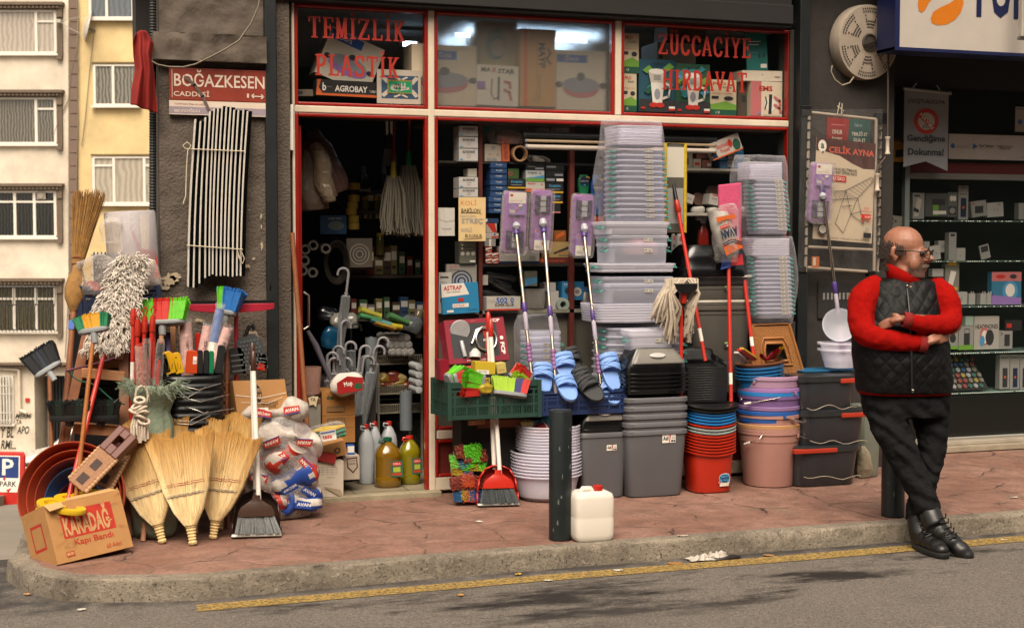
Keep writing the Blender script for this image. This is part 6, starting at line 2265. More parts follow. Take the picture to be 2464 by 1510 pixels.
for(x0,y0,x1,y1,col,L,lab)in((785,540,895,640,'#2d4a1e',[('e',.22,.5,.2,.24,'r'),('e',.22,.5,.14,.17,'e')],'dark green box with a red ring on the left Dolphin box'),(780,642,960,740,BKB,DOL,'black Dolphin box with yellow foot, right of the blue column'),(965,500,1152,556,BKB,[('r',.5,.15,.95,.5,'v'),('r',.1,.6,.5,.7,'l')],'black box on top of the white Dolphin L box'),(966,558,1150,668,'#b9bdb9',[('t','Dolphin',.1,.62,.62,.9,'n',.02),('t','L',.74,.66,.85,.9,'n',.02),('p',[(.1,.35),(.5,.42),(1,.6),(1,.3),(0,.3)],'c'),('r',0,0,1,.28,'g')],'white, blue and green Dolphin L box'),(966,673,1155,775,'#b7b2a8',[('t','Beybi',.1,.68,.5,.93,'r',.02),('t','S',.8,.66,.9,.9,'o',.02),('r',0,0,1,.35,'o')],'white and orange Beybi S box under the Dolphin L box'),(1162,505,1352,558,BKB,[('r',.06,.5,.55,.85,'v')],'black box topmost of the right Dolphin column'),(1165,562,1346,618,BKB,[('r',.5,.1,.95,.45,'v')],'black box second in the right Dolphin column'),(1162,622,1346,680,BKB,[('r',.05,.3,.5,.7,'v'),('r',.6,.25,.98,.7,'w')],'black box third in the right Dolphin column'),(1165,684,1340,785,BKB,DOL,'black Dolphin box with yellow foot, fourth in the right column'),(1165,788,1336,886,BKB,DOL,'black Dolphin box with yellow foot, fifth in the right column'),(1165,890,1312,985,BKB,[('r',.1,.5,.8,.6,'n'),('r',0,0,1,.14,'p')],'black box lowest in the right Dolphin column'),(566,1090,672,1185,'#a59c90',[('p',[(.0,1),(.8,1),(1,.0),(.6,.1)],'r')],'white and red packet below the blue column'),(560,1187,690,1240,'#b0aaa2',[('r',.45,.1,1,.4,'r'),('e',.7,.72,.07,.2,'b')],'white, red and blue toothbrush box'),(562,1040,690,1086,'#173258',[('r',.0,.3,.12,.9,'w')],'flat navy packet above the red and white packet'),(550,1246,660,1320,'#8d8b85',[('r',.4,0,.6,1,'w')],'silver box under the toothbrush box'),(695,1320,1100,1490,'#a49f98',[('r',0,0,1,.12,'n'),('r',.12,.7,.5,.8,'l'),('r',.75,.2,.9,.45,'l'),('t','3',.1,.55,.14,.85,'p')],'long white box with a navy foot behind the left purple mop'),(1200,1275,1406,1430,'#a18a58',[('t','BA',.04,.68,.34,.92,'p'),('p',[(.2,.3),(.95,.72),(1,.55),(.25,.2)],'x'),('t','Profesyonel',.36,.24,.84,.36,'o'),('t','Maket Bıçağı',.48,.06,.98,.18,'d',.02)],'cream box with a utility knife picture, Maket Bıçağı'),(1100,1432,1400,1492,'#5d1d16',[('e',.1,.5,.07,.3,'o'),('t','DEODORANT BLOK',.3,.3,.85,.6,'o')],'dark red box below the utility knife box'),(1250,1160,1370,1270,'#7d4a1c',[('p',[(.1,.2),(.9,.6),(.8,.9),(.2,.6)],'o')],'orange blister card on the shelf behind the middle mop'),(1635,1022,1750,1095,'#b0401e',[],'small orange wallet packet by the blue shampoo')):
 C_('L',x0,y0,x1,y1,.12,.14,0,col,L,lab)
for i in range(6):
 x0,y0=560+66*(i%2),1325+57*(i//2)
 if i==1:
  continue
 C_('L',x0,y0,x0+64,y0+54,.11,.15,0,'#a3231a',[('p',[(.0,.35),(1,.75),(1,.95),(.0,.75)],'w'),('p',[(0,.1),(.6,.35),(.4,.45),(0,.3)],'e'),('t','Colgate',.1,.06,.9,.3,'w',.02)],'red and green toothpaste box, %s row, %s'%(ORD[i//2],'right' if i%2 else 'left'),'toothpaste boxes in the window')
for(x0,y0,x1,y1,col,cap,lab)in((1503,600,1620,800,'#1d7a4a','#2d8a5a','green shampoo bottle behind the right purple mop'),(1632,600,1756,1000,'#1d4f94','#5a86b4','blue shampoo bottle right of the green one'),(1758,585,1836,1000,'#173f86','#2a5a9a','dark blue shampoo bottle against the clear box stack')):
 r_=rq('L',x0,y0,x1,y1,.14)
 w,h=(r_[2]-r_[0])/2,r_[3]-r_[1]
 e=E('shampoo_bottle',V((r_[0]+r_[2])/2,.17,r_[1]),lab,'bottle','shampoo bottles in the window')
 MB().lathe([(w*.75,0),(w*.8,.01),(w,h*.5),(w*.98,h*.8),(w*.75,h*.88)],22,2.6,sy=.5,cap1=True).build('body',mk(col,.3,coat=.3,var=.05),e,smooth=50)
 MB().lathe([(w*.72,h*.885),(w*.7,h)],22,2.6,sy=.5,cap1=True).build('cap',mk(cap,.3),e,smooth=50)
 mt=[]
 MB().prints(pr([('e',.5,.6,.42,.42*w*2/(h*.5),'n'),('t','ELİDOR',.14,.54,.86,.66,'w',.02),('p',[(.6,.95),(.95,.9),(.9,1.05),(.65,1.08)],'y'),('e',.5,.2,.1,.08,'c')]),w*2,h*.5,-w*.52,-w,h*.38,mats=mt).build('label',mt,e)
C_('M',140,122,400,330,.08,.03,1,'#87827a',[('t','BAY-TEC',.12,.84,.36,.95,'r'),('t','DUŞ HORTUMU',.1,.72,.42,.8,'d')]+[('e',.5,.3,.36-.055*k,.46-.07*k,'xv'[k%2])for k in range(6)],'blister card with a coiled steel hose, left end of the lower shelf',None,'packet')
C_('M',72,192,182,545,.05,.01,1,'#a8a29a',[('r',.1,.86,.75,.9,'d'),('r',.1,.75,.6,.77,'l')]+[('r',.1,.45+.035*k,.85,.46+.035*k,'l')for k in range(6)]+[('r',.12,.28,.3,.36,'x')],'tall white instruction card at the left edge of the window',None,'card')
C_('M',108,285,425,545,.03,.1,-3,'#1d78a4',[('p',[(0,1),(.62,1),(.75,.62),(0,.56)],'w'),('t','ASTRAP',.06,.78,.56,.94,'r',.03),('t','FARE YAPIŞKANI',.14,.69,.5,.75,'d'),('p',[(.42,.5),(.6,.52),(.58,.4),(.44,.4)],'r'),('r',.28,.2,.72,.33,'w'),('t','ASTRAP',.3,.22,.6,.3,'r'),('r',.12,.05,.3,.13,'w'),('t','FARE YAPIŞKANI',.7,.08,.96,.13,'n')],'blue and white ASTRAP box leaning in the lower left of the window')
C_('M',490,402,780,520,.05,.12,0,'#aca69c',[('t','502',.28,.52,.62,.95,'b',.03),('t','0',.7,.52,.8,.95,'b',.03),('t','SUPER GLUE',.24,.3,.8,.5,'d',.02),('r',0,0,1,.12,'r')]+[('r',.02+.05*k,.62+.1*(k%2),.05+.05*k,.70+.1*(k%2),'l')for k in range(5)],'white SUPER GLUE box on the lower shelf')
for i,(x0,y0,x1,y1,col,L,lab)in enumerate(((1000,280,1085,350,'#a5a09a',[],'small white box, top of two beside the cups'),(1020,352,1110,515,'#aaa6a0',[('r',.0,.5,1,.52,'l')],'tall white box, lower of two beside the cups'),(1140,272,1328,430,'#2a78a8',[('e',.3,.5,.18,.2,'x'),('e',.7,.45,.2,.24,'w'),('e',.7,.45,.1,.12,'l'),('t','m',.1,.8,.3,.9,'w')],'blue pack with a round white sensor behind the right upright'),(455,215,500,300,'#a39c92',[],'white pointed packet by the left upright'),(820,180,925,310,'#6b6a5c',[('p',[(0,0),(1,.2),(1,.6),(0,.5)],'c')],'olive and blue box behind the left mop pole'))):
 C_('M',x0,y0,x1,y1,.13,.12,0,col,L,lab)
for i,(x,y,an,lab)in enumerate(((560,270,-70,'black ribbed tube lying upper on the glue box pile'),(640,330,-58,'black ribbed tube slanting down to the glue box'),(520,380,-75,'black ribbed tube at the left of the glue box'),(600,220,-80,'dark brown tube at the top of the pile'))):
 p=PY(*q('M',x,y),.2)
 o=simple(MB().lathe([(.02,-.10),(.027,-.09),(.027,.10),(.02,.11)],14,cap1=True),'ribbed_tube',mk('#16171a',.35,var=.4,vs=40,coat=.3),lab,'tube',p,'black tubes on the lower shelf',smooth=40)
 o.rotation_euler=(0,rad(an+180),0)
mb=MB()
for k in range(7):
 mb.lathe([(.058,.012*k),(.066,.012*k+.05)],20,cap0=False)
simple(mb,'cup_sleeve',clear('#c9c4bc',.18,.15,edge=.6),'sleeve of clear plastic cups on the lower shelf','cups',PY(*q('M',905,500),.14),smooth=40)
p=PY(*q('M',1160,470),.08)
mb=MB()
mb.X=Matrix.Rotation(PI/2,4,'X')
mb.lathe([(.02,0),(.042,0),(.042,.2),(.02,.2),(.02,0)],20,cap0=False)
simple(mb,'paper_roll',mk('#8d968c',.6),'pale green roll lying end-on beside the blue pack','roll',V(p.x,.3,p.z),smooth=40)
for(x0,y0,x1,y1,cap,L,lab)in((1325,320,1402,515,'#3a6a9a',[('t','Sprey',.1,.2,.9,.32,'d')],'spray can with paper label, left one by the clear boxes'),(1432,280,1512,462,'#16234a',[('t','uel',.1,.35,.9,.52,'w',.03),('p',[(.3,.1),(.9,.1),(.7,.3)],'y')],'spray can with navy cap, right one by the clear boxes')):
 r_=rq('M',x0,y0,x1,y1,.1)
 w,h=(r_[2]-r_[0])/2,r_[3]-r_[1]
 e=E('spray_can',V((r_[0]+r_[2])/2,.15,r_[1]),lab,'spray can')
 MB().lathe([(w,0),(w,h*.7),(w*.7,h*.78)],20,cap1=True).build('body',mk('#8d8a82' if x0==1325 else '#3b3a38',.35,metal=.3),e,smooth=40)
 MB().lathe([(w*.75,h*.78),(w*.75,h),],18,cap1=True).build('cap',mk(cap,.4),e,smooth=40)
 mt=[]
 MB().prints(pr(L),w*1.3,h*.7,-w*1.01,-w*.65,0,mats=mt).build('label',mt,e)
C_('N',790,185,1000,300,.03,.05,-21,'#b5aca0',[('t','Buzdolabı',.22,.5,.62,.8,'r',.02),('t','Poşeti',.3,.15,.6,.45,'r',.02),('p',[(0,0),(.18,0),(.12,.6),(0,.4)],'n'),('e',.66,.6,.07,.25,'r'),('e',.85,.4,.12,.35,'e'),('r',0,0,1,.08,'o')],'white box Buzdolabı Poşeti tilted against the glass')
n=0
for(x0,y0,c)in((830,292,'c'),(893,286,'w'),(945,290,'c'),(945,243,'c'),(838,345,'c'),(888,338,'w'),(940,340,'c'),(990,318,'w')):
 C_('N',x0,y0,x0+52,y0+46,.12+.01*(n%2),.1,0,'#2a80b0' if c=='c' else '#aaa79f',[('t','Green',.15,.5,.85,.75,'d' if c=='w' else 'r',.02),('r',.2,.2,.8,.3,'l')],'small %s box in the light bulb pile, %s'%('blue' if c=='c' else 'white',('left of the upper row','middle of the upper row','right of the upper row','alone on top','left of the lower row','middle of the lower row','right of the lower row','rightmost, half hidden')[n]),'small boxes under the tilted box')
 n+=1
for i,(x0,y0,x1,y1,col,L,lab)in enumerate(((602,280,655,386,'#9d978c',[('r',.1,.2,.5,.6,'d')],'white upright box by the yellow mop frame'),(660,328,712,388,'#a39a8c',[('r',.2,.3,.8,.6,'r')],'small cream box on the white upper shelf'),(720,336,785,388,'#8d5c4c',[('t','60',.1,.5,.4,.8,'r'),('r',.5,.2,.9,.6,'w')],'brown and white box on the white upper shelf'),(682,280,760,325,'#7d4a40',[],'reddish box above the cream one'),(600,562,655,622,'#aaa59c',[('t','Green',.2,.4,.8,.6,'d')],'white cube box tilted on the lower white shelf, left'),(762,565,826,636,'#a9a49c',[('t','Green',.2,.5,.8,.7,'d'),('r',.2,.85,.8,.95,'r')],'white cube box tilted on the lower white shelf, right'))):
 C_('N',x0,y0,x1,y1,.13,.1,(0,0,0,0,18,12)[i],col,L,lab)
for i,(x,y,w_,h_,lab)in enumerate(((690,695,.045,.045,'white paper-wrapped bar on the lower white shelf, left'),(790,692,.045,.04,'white paper-wrapped bar on the lower white shelf, middle'),(985,692,.04,.04,'white paper-wrapped bar on the lower white shelf, right'))):
 bag('wrapped_bar',PY(*q('N',x,y),.16),w_,.03,h_,mk('#aaa69e',.7),lab,'packet','wrapped bars',seed=i,amp=.012,n=18,m=8,top=.7)
for i,(x,y,r,lab)in enumerate(((690,600,.045,'brown wooden bowl, left one behind the white cubes'),(790,560,.055,'brown wooden bowl, larger one behind the white cubes'))):
 p=PY(*q('N',x,y),.26)
 mb=MB()
 mb.X=Matrix.Rotation(rad(70),4,'X')
 mb.lathe([(r*.4,-.03),(r*.9,-.01),(r,.01),(r*.9,.01)],22,cap1=True)
 simple(mb,'bowl',mk('#4f2f1f',.5),lab,'bowl',p,smooth=50)
p=PY(*q('N',725,905),.2)
e=E('spray_bottle',p,'red cleaning liquid bottle with a white trigger behind the glass','bottle')
MB().lathe([(.04,0),(.042,.01),(.035,.09),(.018,.12),(.016,.14)],18,2.6,sy=.7,cap1=True).build('body',mk('#7d1d12',.25,coat=.3),e,smooth=50)
MB().lathe([(.016,.14),(.02,.16),(.018,.18)],12,cap1=True).box(-.05,-.012,.16,.02,.012,.185).build('trigger',LABEL,e)
for i,(x0,x1,lab)in enumerate(((528,558,'white and green canister, left one behind the red sticks'),(560,612,'white and pink canister ZEN, right one behind the red sticks'))):
 r_=rq('N',x0,830,x1,1035,.12)
 w,h=(r_[2]-r_[0])/2,r_[3]-r_[1]
 e=E('canister',V((r_[0]+r_[2])/2,.16,r_[1]),lab,'canister')
 MB().lathe([(w,0),(w,h*.9),(w*.6,h)],18,cap1=True).build('body',mk('#a9a49e',.4),e,smooth=40)
 mt=[]
 MB().prints(pr([('r',0,.2,1,.36,'e'),('t','ZEN',.1,.62,.8,.74,'d',.02),('e',.5,.95,.4,.1,'p')]),w*1.3,h*.9,-w*1.01,-w*.65,0,mats=mt).build('label',mt,e)
C_('G',300,410,985,1010,.16,.2,22,'#c2b9a8',[('r',.02,.78,.62,.97,'b'),('t','Dora',.2,.82,.42,.93,'w',.0),('e',.5,.42,.34,.16,'v'),('e',.5,.36,.36,.17,'m'),('e',.5,.44,.33,.13,'v'),('e',.52,.58,.06,.06,'x'),('e',.9,.42,.06,.05,'x'),('e',.1,.42,.06,.05,'x')],'white cookware box tilted behind the left upper pane')
C_('G',345,975,1090,1165,.06,.1,1,'#1c1816',[('p',[(0,0),(.02,1),(.08,1),(.04,.5),(.1,.14),(1,.16),(1,0)],'o'),('t','AGROBAY',.3,.28,.83,.68,'w',.03),('t','b',.1,.3,.16,.8,'w',.02),('t','bayburt',.18,.5,.26,.62,'l'),('t','TURKEY',.86,.3,.98,.45,'w')],'long black and orange AGROBAY box behind the left upper pane')
ARB=[(.05,.3),(.1,.7),(.2,.35),(.3,.8),(.33,.3),(.42,.75),(.5,.3),(.52,.85),(.6,.3),(.7,.65),(.8,.35),(.95,.4)]
C_('G',1082,845,1608,1255,.03,.012,0,'#b5ab9b',[('r',.1,.15,.94,.83,mk('#2b4862',.6,var=.35,vs=30)),('l',[(.14,.76),(.26,.62)],.02,'k'),('l',[(.14,.24),(.26,.38)],.02,'k'),('l',[(.9,.76),(.8,.62)],.02,'k'),('l',[(.9,.24),(.8,.38)],.02,'k'),('l',[(.4,.78),(.55,.7),(.68,.78)],.01,'k'),('l',[(.4,.2),(.55,.28),(.68,.2)],.01,'k'),('r',.23,.3,.8,.70,mk('#93782f',.5)),('r',.26,.33,.78,.66,mk('#0b8a5c',.5)),('l',[(.3+.44*a,.36+.28*b)for a,b in ARB],.008,'k'),('l',[(.32,.42),(.5,.38),(.72,.44)],.006,'k'),('l',[(.36,.55),(.36,.40)],.006,'k'),('l',[(.55,.6),(.56,.4)],.006,'k'),('l',[(.63,.6),(.62,.42)],.006,'k')],'framed card with green Arabic calligraphy in the left upper pane',None,'picture','picture')
C_('G',85,1080,310,1160,.12,.1,-2,'#6f6455',[('e',.3,.5,.15,.3,'x')],'small dim packet left of the AGROBAY box')
POT=[('e',.5,.35,.36,.15,'p'),('r',.14,.35,.86,.42,'p'),('e',.5,.42,.37,.13,'v'),('e',.5,.56,.08,.07,'x'),('e',.06,.42,.07,.05,'x'),('e',.94,.42,.07,.05,'x')]
C_('H',-160,540,625,1270,.07,.2,0,'#d6c6aa',[('r',.38,.75,.69,.9,'b'),('t','Dora',.42,.79,.6,.87,'w')]+POT,'cookware box with a pot picture at the left of the frosted pane')
C_('H',655,270,1090,800,.16,.2,1,'#bcae8c',[('e',.45,.5,.28,.36,'t'),('e',.5,.42,.2,.2,'k')],'tan box with a teal oval behind the frosted pane')
C_('H',622,790,1125,1275,.05,.12,1,'#ddd4c2',[('t','MA',.1,.82,.33,.94,'d',.03),('t','X',.34,.82,.46,.94,'r',.04),('t','STAR',.5,.8,.9,.92,'d',.03),('l',[(.36,.65),(.34,.3),(.42,.15),(.5,.2)],.006,'x'),('l',[(.52,.7),(.52,.14)],.012,'x'),('l',[(.66,.6),(.78,.58),(.8,.45)],.016,'p'),('l',[(.66,.4),(.78,.34),(.82,.16)],.016,'p'),('r',.0,.4,.2,.58,'m')],'white MAXSTAR box behind the frosted pane')
C_('H',1150,360,1575,1285,.05,.2,0,'#bb8a4c',[('r',.1,.0,.2,1,'o'),('t','MAYP',.52,.5,.72,.83,'d',.04,3),('l',[(.78,.76),(.86,.7),(.74,.62),(.86,.56)],.016,'d'),('t','Dispenser Z Havlu',.51,.08,.57,.41,'d',.01,3),('l',[(.47,.48),(.47,.86)],.004,'d'),('l',[(.47,.02),(.47,.46)],.004,'d'),('t','12 Adet',.38,.04,.42,.14,'d',0,3)],'tall brown MAYP towel carton behind the frosted pane')
C_('H',1580,610,2180,1330,.07,.2,0,'#d6cab2',[('r',.02,.79,.63,.92,'b'),('t','Dora',.2,.82,.44,.90,'w')]+POT,'cookware box with a pot picture at the right of the frosted pane')
KT=[('t','PRO',.1,.84,.6,.93,'r',.03),('t','Kettle',.35,.76,.8,.83,'d'),('t','ELEKTRİKLİ SU ISITICI',.05,.6,.85,.64,'r'),('r',.05,.46,.32,.54,'x'),('e',.7,.48,.18,.06,'x'),('p',[(0,.3),(.6,.4),(1,.3),(1,0),(0,0)],'g'),('r',0,0,1,.16,'e'),('t','CE',.2,.05,.36,.11,'w')]
for(x0,y0,x1,y1,lab)in((190,405,378,885,'upper kettle box at the left of the right upper pane'),(190,890,350,1350,'lower kettle box at the left of the right upper pane'),(1240,965,1556,1395,'kettle box lettered PRO right of the blender boxes')):
 C_('I',x0,y0,x1,y1,.06,.14,0,'#c4b598',KT,lab,'kettle boxes')
for(x0,y0,x1,y1,bgc,lab)in((380,720,815,1355,'#1d4a5c','blender box with a bluish leaf background, left one'),(822,775,1235,1380,'#23503a','blender box with a greenish leaf background, right one')):
 leaf=[('p',[(a,b),(a+.18,b+.1),(a+.3,b+.02),(a+.12,b-.06)],'tecgt'[k%5])for k,(a,b)in enumerate([(RN.uniform(0,.7),RN.uniform(.36,.88))for _ in range(22)])]
 C_('I',x0,y0,x1,y1,.06,.14,0,bgc,leaf+[('r',0,0,1,.24,'x'),('t','AWOX',.32,.9,.7,.94,'d',.02),('p',[(.3,.6),(.68,.6),(.62,.16),(.36,.16)],'w'),('p',[(.24,.75),(.7,.75),(.66,.55),(.3,.56)],'k'),('e',.47,.77,.23,.05,'w'),('r',.38,.6,.58,.7,'l'),('e',.48,.34,.08,.1,'v'),('l',[(.66,.56),(.84,.5),(.8,.3),(.64,.26)],.016,'w'),('e',.38,.13,.12,.05,'r'),('e',.56,.13,.12,.05,'r'),('e',.47,.13,.12,.04,'r'),('r',.8,.03,.97,.11,'r'),('r',.8,.07,.97,.11,'w'),('r',.03,.05,.14,.09,'r')],lab,'blender boxes')
C_('I',600,520,1065,770,.2,.25,0,'#8f8472',[('r',.25,.2,.4,.9,'l'),('r',.45,.2,.7,.9,'l'),('e',.1,.3,.05,.1,'x')],'grey-white carton lying above the blender boxes')
C_('I',1690,375,1940,850,.05,.015,-3,'#1c6660',[('r',.1,.72,.7,.74,'w'),('r',.1,.64,.6,.66,'w'),('r',.65,.06,.95,.16,'w'),('e',.62,.36,.05,.05,'x'),('e',.82,.38,.05,.05,'x'),('r',.1,.45,.5,.46,'l')],'teal blister card in the right upper pane',None,'card')
C_('I',1630,855,2115,980,.05,.16,-1,'#d3c6b2',[('e',.87,.4,.08,.1,'l'),('e',.5,.6,.01,.06,'d')],'flat white box lying on the pink kettle box')
C_('I',1730,985,2115,1405,.05,.14,0,'#cfc0a8',[('r',0,0,.33,1,'p'),('t','EMS',.26,.72,.68,.87,'r',.04),('e',.62,.35,.16,.22,'w'),('l',[(.62,.6),(.6,.1)],.022,'x'),('l',[(.46,.55),(.5,.4),(.44,.2)],.008,'x'),('l',[(.74,.55),(.9,.45),(.92,.34)],.018,'p'),('l',[(.74,.33),(.9,.25),(.94,.12)],.018,'p'),('r',.24,.05,.3,.12,'c'),('t','Kapsül Tasarım',.4,.01,.9,.05,'d')],'cream and pink EMS tea machine box')
C_('I',1570,990,1735,1400,.1,.1,0,'#4d4337',[('r',.3,.4,.6,.6,'x')],'brown side of a box between the kettle box and the EMS box')
C_('I',720,235,1185,500,.3,.2,0,'#4d3820',[],'dim brown carton at the top of the right upper pane')
LIL,VIO,DVI=mk('#8d5f9c',.95,var=.2,vs=40,bump=.5,bs=200,sheen=.3),mk('#4a3278',.4,var=.05),mk('#2f2248',.4)
PLG=mk('#9a9aa2',.4,var=.05)
def flat_mop(foot_,neck,padTL,padBR,ypad,label,card_low,tilt=0):
 e=E('flat_mop',foot_,label,'mop','purple flat mops on chrome poles')
 d=neck-foot_
 MB().cyl((0,0,0),d,.0105,n=12).build('pole',mk('#b5a99a',.25,1.0,var=.05),e,smooth=50)
 for a,b,r,m,nm in((.46,.52,.0155,VIO,'collar'),(.34,.455,.0135,mk('#a79fae',.6,bump=.5,bs=300),'grip'),(.0,.08,.0135,mk('#a79fae',.6,bump=.5,bs=300),'grip')):
  MB().tube([d*a,d*(a+.005),d*(b-.005),d*b],[r*.8,r,r,r*.85],12).build(nm,m,e,smooth=50)
 n=25
 MB().tube([d*(.14+.12*k/n)for k in range(n+1)],[.0165 if k%5 else.0125 for k in range(n+1)],12).build('ring_grip',mk('#7d5480',.5),e,smooth=50)
 MB().tube([d*.965,d*.97,d*1.04,d*1.05],[.012,.018,.014,.01],12).build('collar',VIO,e,smooth=50)
 x0,z0,x1,z1=rect(*padTL,*padBR,ypad)
 o=V((x0+x1)/2,ypad,(z0+z1)/2)-foot_
 w,h=x1-x0,z1-z0
 def sub(mb,nm,m,**k):
  mb.X=None
  b=mb.build(nm,m,e,**k)
  b.location=o
  b.rotation_euler=(rad(4),rad(tilt),0)
  return b
 mb=MB()
 mb.loft([[p+V(0,0,0)for p in[V(q_.x,y,q_.y)for q_ in ell(w/2*s,h/2*s,0,40,9)]]for y,s in((.02,.94),(.012,1),(-.004,1),(-.014,.96))])
 sub(mb,'pad',LIL,smooth=60)
 u=-1 if card_low else 1
 mb=MB()
 zc=u*-h*.27
 for s in(-1,1):
  mb.prism([(s*w*.10,zc-h*.13),(s*w*.36,zc-h*.15),(s*w*.36,zc+h*.15),(s*w*.10,zc+h*.13),(s*w*.18,zc+h*.05),(s*w*.18,zc-h*.05)],-.032,-.012)
 sub(mb,'clip_plate',DVI,bev=.004)
 mb=MB()
 for k in(-.09,0,.09):
  mb.box(-w*.13,-.036,zc+h*k-.014,w*.13,-.012,zc+h*k+.014)
 mb.box(-.012,-.03,zc-h*.12,.012,-.014,zc+h*.12)
 mb.tube([V(0,-.03,-h*.02*u),V(0,-.05,-h*.06),V(0,-.05,-h*.10)],[.02,.024,.014],12)
 sub(mb,'clip',PLG,bev=.003)
 mt=[]
 P_=pr([('r',0,0,1,1,'m'),('r',0,.52 if u>0 else 0,1,1 if u>0 else.45,'w'),('t','Clump Clean Mop',.08,.57,.8,.66,'p'),('e',.16,.86,.09,.06,'r'),('r',.08,.08,.4,.22,'k'),('e',.55,.3,.07,.05,'o'),('e',.72,.3,.07,.05,'c'),('p',[(.6,.36),(.8,.4),(.75,.5),(.56,.45)],'w')])
 mb=MB()
 mb.prints(P_,w*.72,h*.36,-.03,-w*.34,(h*.13 if u>0 else-h*.48),mats=mt)
 sub(mb,'card',mt)
 mb=MB()
 mb.loft([[V(q_.x+.004*noise.noise(V(q_.x*30,q_.y*30,y*90)),y,q_.y)for q_ in ell(w*.53,h*.52,0,32,9)]for y in(.018,-.04)],True,True)
 sub(mb,'wrapper',FILM,smooth=40)
 return e
flat_mop(PY(*q('M',886,1158),-.42),PY(*q('L',865,1150),-.12),q('L',727,770),q('L',968,1395),-.08,'purple flat mop leaning on the window, leftmost of three, card at its top',False,1.5)
flat_mop(PY(*q('M',1090,1240),-.45),PY(*q('L',1143,1130),-.12),q('L',1010,752),q('L',1218,1368),-.08,'purple flat mop leaning on the window, middle of three, clip plate at its top',True,1.5)
flat_mop(PY(*q('M',1484,1275),-.45),PY(*q('L',1548,1170),-.12),q('L',1422,800),q('L',1636,1425),-.08,'purple flat mop leaning on the window, rightmost of three',True,1)
yG=-.52
def cr(x0,x1,yt_,yb_,yf,d,mat,lab):
 a=rect(x0,yt_,x1,yb_,yf)
 return crate('crate',V((a[0]+a[2])/2,yf+d/2,a[1]),a[2]-a[0],d,a[3]-a[1],mat,lab),a
CG,ag=cr(1081,1297,917,1006,yG,.34,mk('#1d3a30',.5,var=.1),'dark green plastic crate holding bright brushes, below the shower set')
CBl,ab=cr(1303,1503,937,996,-.50,.34,mk('#182a52',.5,var=.1),'dark blue plastic crate holding rubber slippers')
for(a,lab)in((ag,'dark box carrying the green crate'),(ab,'dark box carrying the blue crate')):
 simple(MB().box(a[0]+.14,-.29,.003,a[2]-.03,-.1,a[1]-.004),'support_box',mk('#17140f',.8,var=.2),lab,'box',bev=.004)
FR=mk('#7d1024',.35,var=.1,coat=.3)
BL,BR,TL=PY(*q('M',168,985),-.30),PY(*q('M',684,945),-.26),PY(*q('M',118,607),-.22)
o=carton((BL,BR,TL),.09,FR,pr([('r',.08,.12,.86,.9,'x'),('t','FCP',.76,.90,.93,.97,'w',.03),('t','Yeni',.44,.93,.52,.97,'p'),('t','POYRAZ DUŞ SETİ',.3,.03,.72,.08,'w',.01),('t','FCP',.885,.14,.955,.42,'w',.05,3),('e',.92,.52,.03,.045,'w'),('p',[(.6,.82),(.7,.82),(.66,.5),(.72,.14),(.6,.14),(.64,.5)],'r'),('t','FCP',.61,.46,.72,.52,'w',.02)]),'red window box FCP with a shower head and hose, on the green crate')
M_=quadM(BL,BR,TL,1)
mb=MB()
w,h=(BR-BL).length,(TL-BL).length
mb.X=Matrix.Translation(M_@V(.24,-.012,.74))@Matrix.Rotation(rad(-85),4,'X')
mb.lathe([(.0,0),(.058,.0),(.062,.006),(.055,.014)],26)
mb.X=None
mb.tube([M_@V(.235,-.01,.5),M_@V(.24,-.012,.38),M_@V(.26,-.012,.14)],[.012,.014,.012],10)
mb.build('shower_head',mk('#b5b3b5',.3,metal=.4),o,smooth=50)
mb=MB()
mb.tube([M_@V(.65+.17*math.cos(t/24*2*PI)*1.0,-.012,.5+.26*math.sin(t/24*2*PI))for t in range(24)],.008,8,closed=True)
mb.tube([M_@V(.62,-.012,.78),M_@V(.5,-.012,.72),M_@V(.44,-.012,.52),M_@V(.4,-.012,.42)],.009,8)
mb.build('hose',CHROME,o,smooth=60)
simple(MB(),'x',WHITE,'x','x')if False else None
mb=MB()
mb.tube([M_@V(.42,-.012,.1),M_@V(.43,-.014,.2),M_@V(.44,-.012,.3)],[.035,.034,.012],12)
mb.build('holder',mk('#b9b5b0',.3),o,smooth=60)
carton(fq('M',90,950,165,1120,-.44),.12,FR,[],'plain red box end beside the shower set in the green crate')
def loose_brush(k,x,y,yy,w,d,h,zones,mats,rot,lab,spread=.25):
 e=E('brush_head',PY(*q(k,x,y),yy),lab,'brush','loose brush heads',rot=tuple(rad(a)for a in rot))
 MB().loft([ell(w/2*s,d/2*s,z,20,4)for s,z in((.95,-.02),(1,-.015),(1,0))]).build('base',GREYP,e,smooth=45)
 brush_mesh(w*.95,d*.9,h,zones,spread,330,.0026).build('bristles',mats,e)
 return e
LIM=mk('#8db01c',.6,var=.2)
MUL=[LIM,mk('#24285e',.6,var=.3),RDB]
loose_brush('M',175,1130,-.46,.10,.06,.09,[0,0,1],[GRN,RDB],(0,70,20),'lime and red brush head on its side, far left in the green crate')
loose_brush('M',225,1130,-.47,.10,.06,.09,[1,1,0],[GRN,RDB],(0,78,10),'red brush head with lime end, second from left in the green crate',.4)
loose_brush('M',425,1160,-.50,.13,.07,.11,[1,0,0],[GRN,RDB],(0,-78,5),'lime brush head with red foot, middle of the green crate',.4)
loose_brush('M',690,1230,-.53,.20,.05,.085,[0,0,0,1,2],MUL,(-25,8,-8),'yellow-green brush head with multicoloured end, lying over the crate rim',.2)
loose_brush('M',830,1130,-.44,.11,.05,.09,[1,0,2],MUL,(0,-60,20),'multicoloured brush head at the right end of the green crate')
loose_brush('M',735,1110,-.40,.10,.05,.07,[1,1,0],[PINK,RDB],(0,55,0),'pink and red brush head behind the yellow-green one')
